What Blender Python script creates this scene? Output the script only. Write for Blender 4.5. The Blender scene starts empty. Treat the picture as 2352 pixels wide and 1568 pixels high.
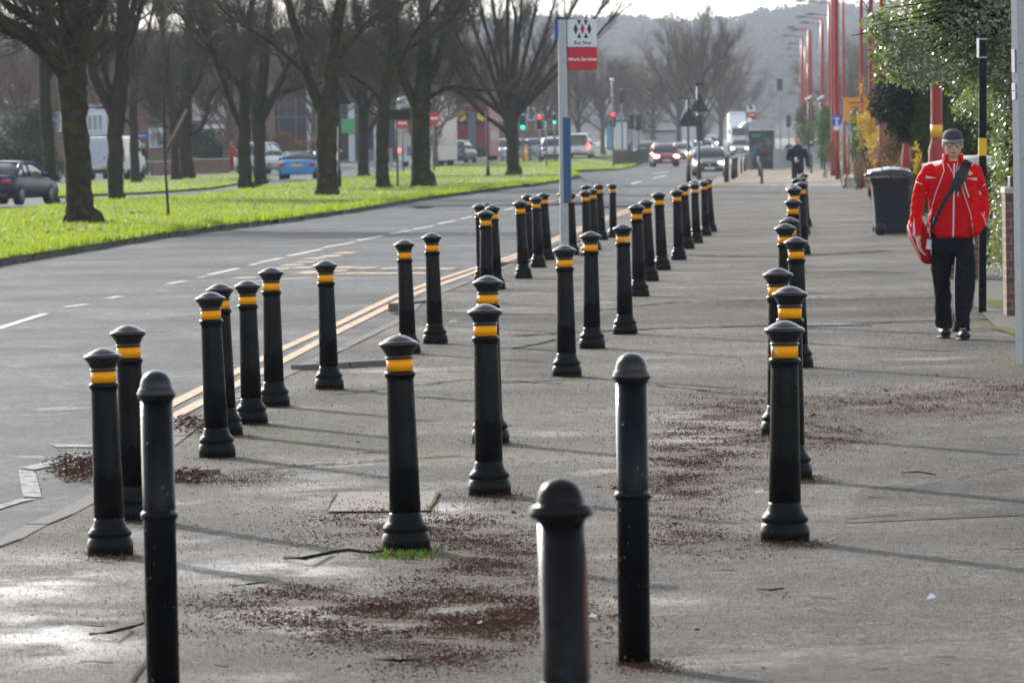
import bpy, math, random
import numpy as np
from mathutils import Vector, Matrix
from mathutils.bvhtree import BVHTree
R = math.radians
random.seed(7)
rngN = np.random.default_rng(11)
C = bpy.context.scene.collection

# ------------------------------------------------------------------ camera maths (photo measured on a 2352 px wide grid)
F = 12000.0; CX, CY = 1176.0, 784.0; CAMH = 1.75
TH = math.atan(472 / F); RO = R(1.0)
fwd = Vector((0, math.cos(TH), -math.sin(TH)))
_r0 = Vector((1, 0, 0)); _u0 = Vector((0, math.sin(TH), math.cos(TH)))
cr = _r0 * math.cos(RO) - _u0 * math.sin(RO)
cu = _r0 * math.sin(RO) + _u0 * math.cos(RO)
CAM = Vector((0, 0, CAMH))

def sm(t):
    t = max(0.0, min(1.0, t)); return t * t * (3 - 2 * t)
def zf(X, Y):                       # the street dips gently towards the junction on its right-hand side
    if Y < 100: return 0.0
    return -0.45 * sm((X / Y - .010) / .013) * sm((Y - 100) / 160)
def ray(px, py):
    return fwd * F + cr * (px - CX) + cu * (CY - py)
def G(px, py, dz=0.0):
    d = ray(px, py); z = dz
    for _ in range(14):
        t = (z - CAMH) / d.z
        p = CAM + d * t
        z = .5 * z + .5 * (zf(p.x, p.y) + dz)
    t = (z - CAMH) / d.z
    return CAM + d * t
def P(px, py, Y):
    d = ray(px, py); return CAM + d * (Y / d.y)
def proj(v):
    w = Vector(v) - CAM; k = F / w.dot(fwd)
    return CX + w.dot(cr) * k, CY - w.dot(cu) * k
def mpp(Y): return Y / F

# ------------------------------------------------------------------ mesh builder
class MB:
    def __init__(s): s.v = []; s.f = []; s.sm = []
    def add(s, vs, fs, smooth=False):
        o = len(s.v); s.v.extend([tuple(a) for a in vs])
        for f in fs: s.f.append(tuple(i + o for i in f)); s.sm.append(smooth)
        return s
    def box(s, c, d, rz=0.0, ry=0.0, rx=0.0):
        hx, hy, hz = d[0] / 2, d[1] / 2, d[2] / 2
        M = Matrix.Rotation(rz, 3, 'Z') @ Matrix.Rotation(ry, 3, 'Y') @ Matrix.Rotation(rx, 3, 'X')
        c = Vector(c)
        vs = [c + M @ Vector((x, y, z)) for x in (-hx, hx) for y in (-hy, hy) for z in (-hz, hz)]
        return s.add(vs, [(0, 1, 3, 2), (4, 6, 7, 5), (0, 4, 5, 1), (2, 3, 7, 6), (0, 2, 6, 4), (1, 5, 7, 3)])
    def tube(s, pts, rads, n=8, cap=True):
        pts = [Vector(p) for p in pts]
        if not hasattr(rads, '__len__'): rads = [rads] * len(pts)
        rings = []; ref = None
        for i, p in enumerate(pts):
            a = pts[max(0, i - 1)]; b = pts[min(len(pts) - 1, i + 1)]
            t = b - a
            if t.length < 1e-9: t = Vector((0, 0, 1))
            t.normalize()
            if ref is None: ref = Vector((1, 0, 0)) if abs(t.x) < .8 else Vector((0, 1, 0))
            u = (ref - t * ref.dot(t)); 
            if u.length < 1e-6: u = t.orthogonal()
            u.normalize(); w = t.cross(u); ref = u
            rings.append([p + (u * math.cos(2 * math.pi * k / n) + w * math.sin(2 * math.pi * k / n)) * rads[i] for k in range(n)])
        vs = [v for r in rings for v in r]; fs = []
        for i in range(len(pts) - 1):
            for k in range(n):
                k2 = (k + 1) % n
                fs.append((i * n + k, i * n + k2, (i + 1) * n + k2, (i + 1) * n + k))
        if cap:
            fs.append(tuple(range(n - 1, -1, -1))); m = (len(pts) - 1) * n
            fs.append(tuple(m + k for k in range(n)))
        return s.add(vs, fs, True)
    def stack(s, rings, n=20, cap=True):       # rings: (x, y, z, rx, ry)
        vs = []; fs = []
        for (x, y, z, rx, ry) in rings:
            for k in range(n):
                a = 2 * math.pi * k / n; vs.append((x + rx * math.cos(a), y + ry * math.sin(a), z))
        for i in range(len(rings) - 1):
            for k in range(n):
                k2 = (k + 1) % n
                fs.append((i * n + k, i * n + k2, (i + 1) * n + k2, (i + 1) * n + k))
        if cap:
            fs.append(tuple(range(n - 1, -1, -1))); m = (len(rings) - 1) * n
            fs.append(tuple(m + k for k in range(n)))
        return s.add(vs, fs, True)
    def lathe(s, prof, n=32, c=(0, 0, 0)):
        return s.stack([(c[0], c[1], c[2] + z, r, r) for r, z in prof], n)
    def ell(s, c, r, nu=16, nv=10, M=None):
        vs = []; c = Vector(c)
        for j in range(nv + 1):
            ph = -math.pi / 2 + math.pi * j / nv
            for k in range(nu):
                a = 2 * math.pi * k / nu
                q = Vector((r[0] * math.cos(ph) * math.cos(a), r[1] * math.cos(ph) * math.sin(a), r[2] * math.sin(ph)))
                if M: q = M @ q
                vs.append(c + q)
        fs = []
        for j in range(nv):
            for k in range(nu):
                k2 = (k + 1) % nu
                fs.append((j * nu + k, j * nu + k2, (j + 1) * nu + k2, (j + 1) * nu + k))
        return s.add(vs, fs, True)
    def prism(s, poly, a, b, axis='y'):        # polygon in the x-z (axis y), y-z (axis x) or x-y (axis z) plane
        def mk(u, v, w):
            return {'y': (u, w, v), 'x': (w, u, v), 'z': (u, v, w)}[axis]
        n = len(poly)
        vs = [mk(u, v, a) for u, v in poly] + [mk(u, v, b) for u, v in poly]
        fs = [tuple(range(n)), tuple(range(2 * n - 1, n - 1, -1))] + [(i, i + n, (i + 1) % n + n, (i + 1) % n) for i in range(n)]
        return s.add(vs, fs)
    def loft(s, secs, smooth=True, cap=True):
        n = len(secs[0]); vs = [p for r in secs for p in r]; fs = []
        for i in range(len(secs) - 1):
            for k in range(n):
                k2 = (k + 1) % n
                fs.append((i * n + k, i * n + k2, (i + 1) * n + k2, (i + 1) * n + k))
        if cap:
            fs.append(tuple(range(n - 1, -1, -1))); m = (len(secs) - 1) * n
            fs.append(tuple(m + k for k in range(n)))
        return s.add(vs, fs, smooth)
    def build(s, name, mat, parent=None, bevel=0, kind=None, fixn=True):
        me = bpy.data.meshes.new(name); me.from_pydata(s.v, [], s.f)
        me.polygons.foreach_set('use_smooth', s.sm); me.update()
        if fixn:
            import bmesh
            bm = bmesh.new(); bm.from_mesh(me); bmesh.ops.recalc_face_normals(bm, faces=bm.faces); bm.to_mesh(me); bm.free()
        me.materials.append(mat)
        o = bpy.data.objects.new(name, me); C.objects.link(o)
        if parent: o.parent = parent
        if kind: o['kind'] = kind
        if bevel:
            m = o.modifiers.new('bevel', 'BEVEL'); m.width = bevel; m.segments = 2; m.limit_method = 'ANGLE'
        return o

def npmesh(name, V, Fq, mat, parent=None, kind=None, smooth=False):   # quick mesh from numpy arrays (all faces the same size)
    me = bpy.data.meshes.new(name); k = Fq.shape[1]
    me.vertices.add(len(V)); me.vertices.foreach_set('co', V.astype(np.float32).ravel())
    me.loops.add(Fq.size); me.loops.foreach_set('vertex_index', Fq.astype(np.int32).ravel())
    me.polygons.add(len(Fq)); me.polygons.foreach_set('loop_start', np.arange(0, Fq.size, k, dtype=np.int32))
    me.polygons.foreach_set('loop_total', np.full(len(Fq), k, dtype=np.int32))
    me.polygons.foreach_set('use_smooth', np.full(len(Fq), smooth))
    me.update(calc_edges=True); me.validate()
    me.materials.append(mat)
    o = bpy.data.objects.new(name, me); C.objects.link(o)
    if parent: o.parent = parent
    if kind: o['kind'] = kind
    return o

def tag(o, label, cat, group=None, kind=None):
    if label: o['label'] = label
    if cat: o['category'] = cat
    if group: o['group'] = group
    if kind: o['kind'] = kind
    return o
def thing(name, label, cat, loc=(0, 0, 0), rz=0.0, group=None):
    o = bpy.data.objects.new(name, None); C.objects.link(o); o.empty_display_size = .1
    o.location = loc; o.rotation_euler = (0, 0, rz)
    return tag(o, label, cat, group)
def dup(root, loc, rot=(0, 0, 0), sc=(1, 1, 1), label=None):
    r = root.copy(); C.objects.link(r); r.location = loc; r.rotation_euler = rot; r.scale = sc
    if label: r['label'] = label
    for ch in list(root.children):
        c = ch.copy(); C.objects.link(c); c.parent = r
        for g in list(ch.children):
            d = g.copy(); C.objects.link(d); d.parent = c
    return r

# ------------------------------------------------------------------ materials
def nodes(name):
    m = bpy.data.materials.new(name); m.use_nodes = True
    nt = m.node_tree; nt.nodes.clear(); out = nt.nodes.new('ShaderNodeOutputMaterial')
    return m, nt, out
def N(nt, t, **kw):
    n = nt.nodes.new(t)
    for k, v in kw.items():
        if k in n.inputs: n.inputs[k].default_value = v
        else: setattr(n, k, v)
    return n
def noise(nt, vec, scale, detail=4, rough=.6):
    n = N(nt, 'ShaderNodeTexNoise'); n.inputs['Scale'].default_value = scale
    n.inputs['Detail'].default_value = detail; n.inputs['Roughness'].default_value = rough
    nt.links.new(vec, n.inputs['Vector']); return n.outputs[0]
def ramp(nt, fac, stops):
    r = N(nt, 'ShaderNodeValToRGB'); e = r.color_ramp.elements
    while len(e) > 1: e.remove(e[-1])
    e[0].position = stops[0][0]; e[0].color = (*stops[0][1], 1)
    for p, c in stops[1:]:
        x = e.new(p); x.color = (*c, 1)
    nt.links.new(fac, r.inputs[0]); return r.outputs[0]
def mixc(nt, fac, a, b, mode='MIX'):
    m = N(nt, 'ShaderNodeMix'); m.data_type = 'RGBA'; m.blend_type = mode
    for sock, v in ((0, fac), (6, a), (7, b)):
        if isinstance(v, (int, float)): m.inputs[sock].default_value = v
        elif isinstance(v, tuple): m.inputs[sock].default_value = (*v, 1)
        else: nt.links.new(v, m.inputs[sock])
    return m.outputs[2]
def g3(v): return (v, v, v)
def mathn(nt, op, a, b=0.0):
    m = N(nt, 'ShaderNodeMath', operation=op)
    for i, v in enumerate((a, b)):
        if isinstance(v, (int, float)): m.inputs[i].default_value = v
        else: nt.links.new(v, m.inputs[i])
    return m.outputs[0]
def pm(name, col, rough=.5, metal=0., var=.15, vs=8., bump=0., bs=40., coat=0., spots=None, world=False, emis=None, spec=None):
    m, nt, out = nodes(name)
    b = N(nt, 'ShaderNodeBsdfPrincipled'); nt.links.new(b.outputs[0], out.inputs[0])
    tc = N(nt, 'ShaderNodeTexCoord')
    vec = tc.outputs['Object']
    if world: vec = N(nt, 'ShaderNodeNewGeometry').outputs['Position']
    n1 = noise(nt, vec, vs)
    c = mixc(nt, n1, tuple(max(0, x * (1 - var)) for x in col), tuple(min(1, x * (1 + var)) for x in col))
    if spots:                      # (scale, threshold, colour)
        n2 = noise(nt, vec, spots[0], 3)
        f = ramp(nt, n2, [(spots[1] - .02, g3(0)), (spots[1] + .02, g3(1))])
        c = mixc(nt, f, c, spots[2])
    nt.links.new(c, b.inputs['Base Color'])
    rr = mathn(nt, 'MULTIPLY_ADD', n1, rough * .5); rr.node.inputs[2].default_value = rough * .75
    nt.links.new(rr, b.inputs['Roughness'])
    b.inputs['Metallic'].default_value = metal
    if coat: b.inputs['Coat Weight'].default_value = coat; b.inputs['Coat Roughness'].default_value = .08
    if spec is not None: b.inputs['Specular IOR Level'].default_value = spec
    if bump:
        bn = N(nt, 'ShaderNodeBump'); bn.inputs['Strength'].default_value = 1; bn.inputs['Distance'].default_value = bump
        nt.links.new(noise(nt, vec, bs, 3), bn.inputs['Height']); nt.links.new(bn.outputs[0], b.inputs['Normal'])
    if emis:
        b.inputs['Emission Color'].default_value = (*emis[0], 1); b.inputs['Emission Strength'].default_value = emis[1]
    return m
def leafmat(name, c1, c2, rough=.5, trans=.5, spec=.5, vs=3., tcol=None):
    m, nt, out = nodes(name)
    geo = N(nt, 'ShaderNodeNewGeometry')
    n1 = noise(nt, geo.outputs['Position'], vs, 2)
    rnd = geo.outputs['Random Per Island']
    f = mathn(nt, 'ADD', mathn(nt, 'MULTIPLY', n1, .5), mathn(nt, 'MULTIPLY', rnd, .5))
    c = mixc(nt, f, c1, c2)
    b = N(nt, 'ShaderNodeBsdfPrincipled'); nt.links.new(c, b.inputs['Base Color'])
    b.inputs['Roughness'].default_value = rough; b.inputs['Specular IOR Level'].default_value = spec
    t = N(nt, 'ShaderNodeBsdfTranslucent')
    nt.links.new(mixc(nt, .6, c, tcol) if tcol else c, t.inputs[0])
    mx = N(nt, 'ShaderNodeMixShader'); mx.inputs[0].default_value = trans
    nt.links.new(b.outputs[0], mx.inputs[1]); nt.links.new(t.outputs[0], mx.inputs[2]); nt.links.new(mx.outputs[0], out.inputs[0])
    return m
def brickmat(name, c1, c2, mortar, scale=1., size=(.225, .075)):
    m, nt, out = nodes(name)
    b = N(nt, 'ShaderNodeBsdfPrincipled'); nt.links.new(b.outputs[0], out.inputs[0]); b.inputs['Roughness'].default_value = .85
    geo = N(nt, 'ShaderNodeTexCoord'); sep = N(nt, 'ShaderNodeSeparateXYZ'); nt.links.new(geo.outputs['Object'], sep.inputs[0])
    cmb = N(nt, 'ShaderNodeCombineXYZ'); nt.links.new(mathn(nt, 'ADD', sep.outputs[0], sep.outputs[1]), cmb.inputs[0]); nt.links.new(sep.outputs[2], cmb.inputs[1])
    br = N(nt, 'ShaderNodeTexBrick'); nt.links.new(cmb.outputs[0], br.inputs['Vector'])
    br.inputs['Color1'].default_value = (*c1, 1); br.inputs['Color2'].default_value = (*c2, 1); br.inputs['Mortar'].default_value = (*mortar, 1)
    br.inputs['Scale'].default_value = 1; br.inputs['Mortar Size'].default_value = .008 * scale
    br.inputs['Brick Width'].default_value = size[0] * scale; br.inputs['Row Height'].default_value = size[1] * scale
    nz = noise(nt, geo.outputs['Object'], 6)
    c = mixc(nt, mathn(nt, 'MULTIPLY', nz, .6), br.outputs[0], (.05, .045, .035))
    nt.links.new(c, b.inputs['Base Color'])
    bn = N(nt, 'ShaderNodeBump'); bn.inputs['Distance'].default_value = .006; bn.inputs['Strength'].default_value = .6; bn.invert = True
    nt.links.new(br.outputs['Fac'], bn.inputs['Height']); nt.links.new(bn.outputs[0], b.inputs['Normal'])
    return m
def emit(name, col, s):
    return pm(name, tuple(min(.8, c) for c in col), .3, emis=(col, s), var=.02)

M = {}
M['black'] = pm('black_gloss_paint', (.003, .0034, .0046), .20, var=.6, vs=5, bump=.0012, bs=45, spec=.13, spots=(70, .725, (.07, .07, .07)))
M['black_worn'] = pm('black_worn_paint', (.003, .0034, .0046), .20, var=.5, vs=5, bump=.0012, bs=45, spec=.13, spots=(38, .70, (.30, .29, .28)))
M['black_cap'] = pm('black_cap_paint', (.005, .0055, .007), .25, var=.6, vs=8, bump=.0012, bs=45, spec=.42, spots=(60, .70, (.09, .09, .09)))
M['black_base'] = pm('black_dusty_paint', (.005, .0054, .006), .33, spec=.09, var=.6, vs=14, bump=.001, bs=50, spots=(60, .68, (.07, .065, .055)))
M['grey_worn'] = pm('weathered_dark_metal', (.009, .0075, .0078), .28, spec=.10, var=.8, vs=6, bump=.001, bs=30, spots=(9, .62, (.012, .018, .022)))
M['rust'] = pm('rust_patch', (.10, .035, .02), .7, var=.5)
M['amber'] = pm('amber_reflective_tape', (.95, .36, .0), .45, var=.06, vs=30, bump=.0003, bs=300, spec=.2)
M['white_tape'] = pm('torn_white_backing', (.6, .6, .6), .6)
M['sticker'] = pm('small_white_sticker', (.6, .6, .6), .6)
M['dark'] = pm('dark_satin', (.018, .018, .02), .5)
M['rubber'] = pm('tyre_rubber', (.02, .02, .02), .8)
M['glass'] = pm('vehicle_glass', (.03, .04, .04), .08, coat=.5, spec=.8)
M['chrome'] = pm('bright_metal', (.6, .6, .6), .25, 1.)
M['galv'] = pm('galvanised_steel', (.36, .38, .40), .45, .35, var=.25, vs=25, bump=.0006, bs=80, spots=(30, .68, (.20, .23, .25)))
M['galv_dark'] = pm('grey_painted_steel', (.14, .15, .17), .55, var=.2, vs=30, bump=.0006, bs=120)
M['red_post'] = pm('dark_red_paint', (.30, .016, .018), .34, var=.15, vs=4, spec=.35)
M['yellow'] = pm('yellow_band', (.75, .42, .01), .5)
M['white'] = pm('white_paint', (.75, .76, .78), .45, var=.05)
M['offwhite'] = pm('off_white_panel', (.62, .65, .70), .5, var=.06)
M['sign_red'] = pm('sign_red', (.50, .01, .025), .5, var=.06)
M['sign_blue'] = pm('sign_blue', (.02, .07, .40), .45, var=.05)
M['panel_blue'] = pm('timetable_blue', (.010, .065, .20), .4, var=.08)
M['ink'] = pm('dark_ink', (.02, .025, .03), .6)
M['concrete'] = pm('concrete', (.33, .31, .28), .85, var=.25, vs=12, bump=.004, bs=60)
M['stone'] = pm('pale_stone', (.42, .39, .34), .85, var=.25, vs=9, bump=.004, bs=40)
M['kerb'] = pm('kerb_stone', (.14, .13, .118), .85, spec=.1, var=.5, vs=5, bump=.004, bs=30, world=True)
M['brick'] = brickmat('red_brick', (.26, .085, .05), (.16, .06, .04), (.38, .33, .27))
M['brick_moss'] = brickmat('mossy_brick', (.22, .075, .04), (.13, .06, .03), (.24, .21, .17))
M['tiles'] = pm('roof_tiles', (.10, .06, .05), .85, var=.3, vs=4, bump=.02, bs=9)
M['roof_dark'] = pm('slate', (.05, .05, .055), .7, var=.3)
M['wood'] = pm('rough_timber', (.16, .11, .07), .85, var=.35, vs=10, bump=.003, bs=25)
M['bark'] = pm('bark', (.038, .033, .025), .95, spec=.05, var=.8, vs=3, bump=.05, bs=9, spots=(3.5, .62, (.042, .044, .012)))
M['bark_moss'] = pm('mossy_bark', (.034, .030, .021), .95, spec=.05, var=.8, vs=3, bump=.06, bs=8, spots=(4.5, .57, (.050, .050, .010)))
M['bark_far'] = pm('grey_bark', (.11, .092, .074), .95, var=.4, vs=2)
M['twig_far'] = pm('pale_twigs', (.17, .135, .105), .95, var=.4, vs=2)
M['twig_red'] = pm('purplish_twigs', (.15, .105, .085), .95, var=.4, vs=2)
M['twig'] = pm('dark_twigs', (.065, .052, .036), .95, var=.5, vs=1, spots=(1.2, .6, (.065, .06, .02)))
# ================================================================== THE SETTING
from mathutils import noise as mnz
def interp(x, pts):
    if x <= pts[0][0]:
        a, b = pts[0], pts[1]
    elif x >= pts[-1][0]:
        a, b = pts[-2], pts[-1]
    else:
        for a, b in zip(pts, pts[1:]):
            if a[0] <= x <= b[0]: break
    return a[1] + (b[1] - a[1]) * (x - a[0]) / (b[0] - a[0])
def hor(px): return 312 - (px - CX) * math.tan(RO)

def grid_obj(name, rows, mat, kind='structure'):
    ny, nx = len(rows), len(rows[0])
    V = np.array([tuple(p) for r in rows for p in r])
    i = np.arange(ny - 1)[:, None] * nx + np.arange(nx - 1)[None, :]
    Fq = np.stack([i, i + 1, i + nx + 1, i + nx], -1).reshape(-1, 4)
    return npmesh(name, V, Fq, mat, kind=kind, smooth=True)
def depth_ys(y0, y1, h, n):          # rows evenly spaced in depth between two picture heights
    a, b = 1 / (y0 - h), 1 / (y1 - h)
    return [h + 1 / (a + (b - a) * k / (n - 1)) for k in range(n)]
def wobf(x): return 2.4 * mnz.noise(Vector((x * .02, 7, 0))) + 1.4 * mnz.noise(Vector((x * .07, 2, 0)))
def cols_sheet(name, x0, x1, nx, top, bot, ny, dz, mat, wob=0):
    rows = []
    xs = [x0 + (x1 - x0) * k / (nx - 1) for k in range(nx)]
    cols = []
    for x in xs:
        w = wobf(x) if wob else 0
        ys = depth_ys(interp(x, top), interp(x, bot) + w, hor(x), ny)
        cols.append([G(x, y, dz) for y in ys])
    rows = [[c[j] for c in cols] for j in range(ny)]
    return grid_obj(name, rows, mat)

# --- asphalt materials
def asphalt(name, base, warm, rough, wet, litter=False, streak=False):
    m, nt, out = nodes(name)
    b = N(nt, 'ShaderNodeBsdfPrincipled'); nt.links.new(b.outputs[0], out.inputs[0])
    pos = N(nt, 'ShaderNodeNewGeometry').outputs['Position']
    big = noise(nt, pos, .55, 3); mid = noise(nt, pos, 3.2, 5, .65); fine = noise(nt, pos, 95, 2, .7); vf = noise(nt, pos, 260, 1)
    c = mixc(nt, ramp(nt, big, [(.35, g3(0)), (.65, g3(1))]), tuple(x * .80 for x in base), tuple(x * 1.22 for x in warm))
    c = mixc(nt, ramp(nt, mid, [(.35, g3(0)), (.62, g3(1))]), c, tuple(x * .62 for x in base)); c.node.inputs[0].default_value = .5
    mm = ramp(nt, mid, [(.42, g3(0)), (.68, g3(.55))]); nt.links.new(mm, c.node.inputs[0])
    ag = ramp(nt, fine, [(.34, g3(.40)), (.5, g3(1)), (.66, g3(1.0)), (.72, g3(2.0))])
    c = mixc(nt, 1., c, ag, 'MULTIPLY')
    gr = noise(nt, pos, 34, 6, .85)
    c = mixc(nt, 1., c, ramp(nt, gr, [(.34, g3(.15)), (.5, g3(1)), (.66, g3(2.6))]), 'MULTIPLY')
    g2 = noise(nt, pos, 7.5, 8, .8)
    c = mixc(nt, 1., c, ramp(nt, g2, [(.34, (.42, .40, .37)), (.5, (1, 1, 1)), (.66, (1.75, 1.72, 1.66))]), 'MULTIPLY')
    g4 = noise(nt, pos, .33, 5, .6)
    c = mixc(nt, 1., c, ramp(nt, g4, [(.36, (.50, .48, .43)), (.5, (.92, .91, .88)), (.64, (1.35, 1.33, 1.28))]), 'MULTIPLY')
    c = mixc(nt, ramp(nt, vf, [(.64, g3(0)), (.70, g3(1))]), c, (.42, .40, .37))
    if litter:
        at = N(nt, 'ShaderNodeAttribute'); at.attribute_name = 'litter'
        sp = N(nt, 'ShaderNodeSeparateColor'); nt.links.new(at.outputs['Color'], sp.inputs[0])
        f1 = noise(nt, pos, 22, 4, .75)
        f = mathn(nt, 'MULTIPLY', sp.outputs[0], ramp(nt, f1, [(.36, g3(0)), (.56, g3(.95))]))
        c = mixc(nt, f, c, (.060, .030, .018))
        moss = mathn(nt, 'MULTIPLY', sp.outputs[1], ramp(nt, noise(nt, pos, 12, 4), [(.42, g3(0)), (.56, g3(1))]))
        c = mixc(nt, moss, c, (.12, .13, .01))
    nt.links.new(c, b.inputs['Base Color'])
    w = ramp(nt, noise(nt, pos, .8, 4), [(wet, g3(0)), (wet + .12, g3(1))])
    if litter:
        w = mathn(nt, 'MAXIMUM', mathn(nt, 'MULTIPLY', w, .35), mathn(nt, 'MULTIPLY', sp.outputs[2], ramp(nt, noise(nt, pos, 1.7, 4), [(.42, g3(0)), (.58, g3(1))])))
    rr = mixc(nt, w, g3(rough), g3(.27)); nt.links.new(rr, b.inputs['Roughness'])
    nt.links.new(mathn(nt, 'ADD', mathn(nt, 'MULTIPLY', w, .40), .06), b.inputs['Specular IOR Level'])
    bn = N(nt, 'ShaderNodeBump'); bn.inputs['Distance'].default_value = .008; bn.inputs['Strength'].default_value = 1.
    nt.links.new(mathn(nt, 'ADD', mathn(nt, 'ADD', gr, mathn(nt, 'MULTIPLY', fine, .5)), mathn(nt, 'MULTIPLY', g2, 1.8)), bn.inputs['Height']); nt.links.new(bn.outputs[0], b.inputs['Normal'])
    return m
M['road'] = asphalt('road_asphalt', (.070, .076, .082), (.084, .089, .093), .66, .66)
M['pave'] = asphalt('pavement_asphalt', (.082, .074, .062), (.108, .097, .081), .66, .58, litter=True)
M['coarse'] = asphalt('coarse_asphalt', (.078, .073, .066), (.092, .086, .078), .8, .75, litter=True)
M['paving'] = asphalt('pale_paving', (.27, .225, .18), (.31, .26, .21), .85, .8)
M['mark_w'] = pm('white_road_paint', (.50, .49, .46), .7, var=.3, vs=9, spots=(16, .58, (.13, .13, .13)), world=True)
M['mark_y'] = pm('yellow_road_paint', (.50, .27, .11), .7, var=.35, vs=4, spots=(11, .56, (.13, .12, .10)), world=True)
M['mark_yf'] = pm('faded_yellow_road_paint', (.50, .27, .10), .7, var=.3, vs=5, spots=(9, .50, (.11, .11, .11)), world=True)
M['joint'] = pm('joint_dirt', (.022, .020, .012), .95, spec=.05, var=.6, vs=3, world=True)
M['moss'] = pm('moss', (.10, .115, .012), .95, spec=.05, var=.5, vs=9, bump=.01, bs=50, world=True, spots=(7, .60, (.06, .055, .035)))
M['verge'] = pm('turf', (.10, .125, .012), .95, var=.5, vs=.5, bump=.03, bs=9, world=True, spots=(1.8, .64, (.07, .09, .015)))
M['soil'] = pm('soil', (.030, .027, .014), .95, var=.6, vs=3, bump=.03, bs=9, world=True)
M['ground'] = pm('distant_ground', (.10, .10, .06), .95, var=.3, vs=.05, world=True)
M['hill'] = pm('wooded_hill', (.034, .034, .029), .95, var=.9, vs=.05, bump=.8, bs=.12, spec=.05, world=True)

# wide ground reaching the horizon
rows = []
for Y in [-60, 0, 20, 60, 120, 250, 450, 700, 1000, 1600, 2600, 4300]:
    rows.append([Vector((X * (1 + Y / 700), Y, -.75)) for X in np.linspace(-330, 330, 24)])
grid_obj('ground', rows, M['ground'])

# road
KERB = [(5200, -5200), (1700, -500), (1262, -60), (1240, 0), (1206, 65), (1183, 123), (1138, 208), (1070, 305), (1003, 396), (955, 456), (900, 562), (843, 680),
        (797, 782), (732, 915), (690, 958), (640, 1087), (600, 1190), (548, 1292), (475, 1482), (440, 1562), (408, 1642), (372, 1690), (345, 1712), (333, 1722)]
KY = sorted([(y, x) for y, x in KERB])
rows = []
for y in depth_ys(334, 4200, 300, 150):
    yy = y + 12 * sm((y - 900) / 900)
    xl = -700 if y < 700 else -700 - (y - 700) * 1.6
    xr = max(interp(y, KY) + 40, 2050 if y < 470 else -9e9)
    rows.append([G(xl + (xr - xl) * k / 60, max(yy, hor(xl + (xr - xl) * k / 60) + 22), -.075) for k in range(61)])
grid_obj('road', rows, M['road'])

# pavement (rows from the kerb to the right)
rows = []; info = []
ys = sorted(set([round(v, 3) for v in depth_ys(336, 5000, 299, 150)] + [float(v) for v in range(420, 1620, 8)]))
for y in ys:
    xl = interp(y, KY); xr = 2560 + max(0, y - 1600) * 1.2
    ks = [xl + (xr - xl) * (k / 130) for k in range(131)]
    rows.append([G(x, y, 0) for x in ks]); info.append([(x, y) for x in ks])
pv = grid_obj('pavement', rows, M['pave'])
LIT = [(1650, 1010, 230, 70, 1.), (1560, 1110, 130, 90, .9), (2100, 925, 330, 36, 1.), (2330, 890, 110, 18, 1.2), (1900, 1000, 120, 28, .9), (1690, 930, 150, 40, .7),
       (960, 1210, 260, 52, 1.), (1120, 1290, 200, 60, .8), (900, 1420, 420, 60, .9), (1150, 1400, 260, 60, .7), (700, 1370, 260, 30, .5), (1030, 1500, 260, 50, .5), (1600, 1240, 150, 50, .5),
       (560, 1100, 130, 18, .8), (1030, 712, 90, 8, .8), (2130, 705, 150, 9, .6), (1700, 700, 420, 12, .25), (2290, 720, 60, 20, .8)]
MOSS = [(930, 1278, 90, 14, 1.2), (1010, 1268, 60, 10, 1), (70, 1212, 90, 10, .9), (150, 1192, 60, 8, .9), (650, 1010, 70, 26, .45), (700, 985, 40, 22, .4), (1560, 700, 120, 7, .8), (960, 1052, 110, 6, .9),
        (2290, 745, 70, 12, .9), (2080, 548, 60, 12, .5), (1600, 560, 60, 5, .5), (2300, 830, 70, 25, .5), (450, 1552, 80, 16, .5), (1290, 868, 50, 5, .9), (1390, 800, 60, 6, .5), (1090, 740, 120, 8, .3), (1940, 655, 80, 8, .4), (1130, 610, 60, 8, .5)]
WET = [(60, 1330, 200, 50, 1.), (120, 1460, 240, 70, 1.), (620, 1310, 300, 40, .7), (960, 1180, 200, 40, .8), (700, 1420, 200, 60, .6), (1600, 1000, 200, 70, .5), (700, 1120, 200, 40, .45)]
def fld(L, x, y):
    s = 0
    for (cx_, cy_, rx, ry, a) in L:
        q = ((x - cx_) / rx) ** 2 + ((y - cy_) / ry) ** 2
        if q < 2.6: s += a * math.exp(-q * 1.3)
    return min(1., s)
def paint_litter():
  ca = pv.data.color_attributes.new('litter', 'FLOAT_COLOR', 'POINT')
  vals = []
  for r in info:
    for (x, y) in r: vals += [fld(LIT, x, y), fld(MOSS, x, y), fld(WET, x, y), 1.]
  ca.data.foreach_set('color', vals)

def strip_rows(name, y0, y1, xl, xr, n, dz, mat, nx=30, kind='structure'):
    rows = []
    for k in range(n):
        rr = []
        for j in range(nx + 1):
            x = xl + (xr - xl) * j / nx
            ya, yb = (interp(x, y0) if isinstance(y0, list) else y0), (interp(x, y1) if isinstance(y1, list) else y1)
            rr.append(G(x, ya + (yb - ya) * k / (n - 1), dz))
        rows.append(rr)
    return grid_obj(name, rows, mat, kind)
# coarse driveway crossing, and the pale paving beyond it
strip_rows('driveway', [(940, 713), (1290, 722), (1560, 693), (2080, 684), (2400, 680)], [(930, 742), (1290, 765), (1500, 753), (1800, 746), (2230, 733), (2400, 731)], 940, 2400, 6, .004, M['coarse'])
rows = []
for y in depth_ys(338, 427, 299, 40):
    xl = interp(y, KY) + 6
    rows.append([G(xl + (2010 - xl) * k / 20, y, .006) for k in range(21)])
grid_obj('paving', rows, M['paving'])
strip_rows('lower_pavement', [(1200, 1700), (1850, 1482), (2400, 1459), (2700, 1440)], 1760, 1500, 2700, 5, .003, M['pave'])

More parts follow.
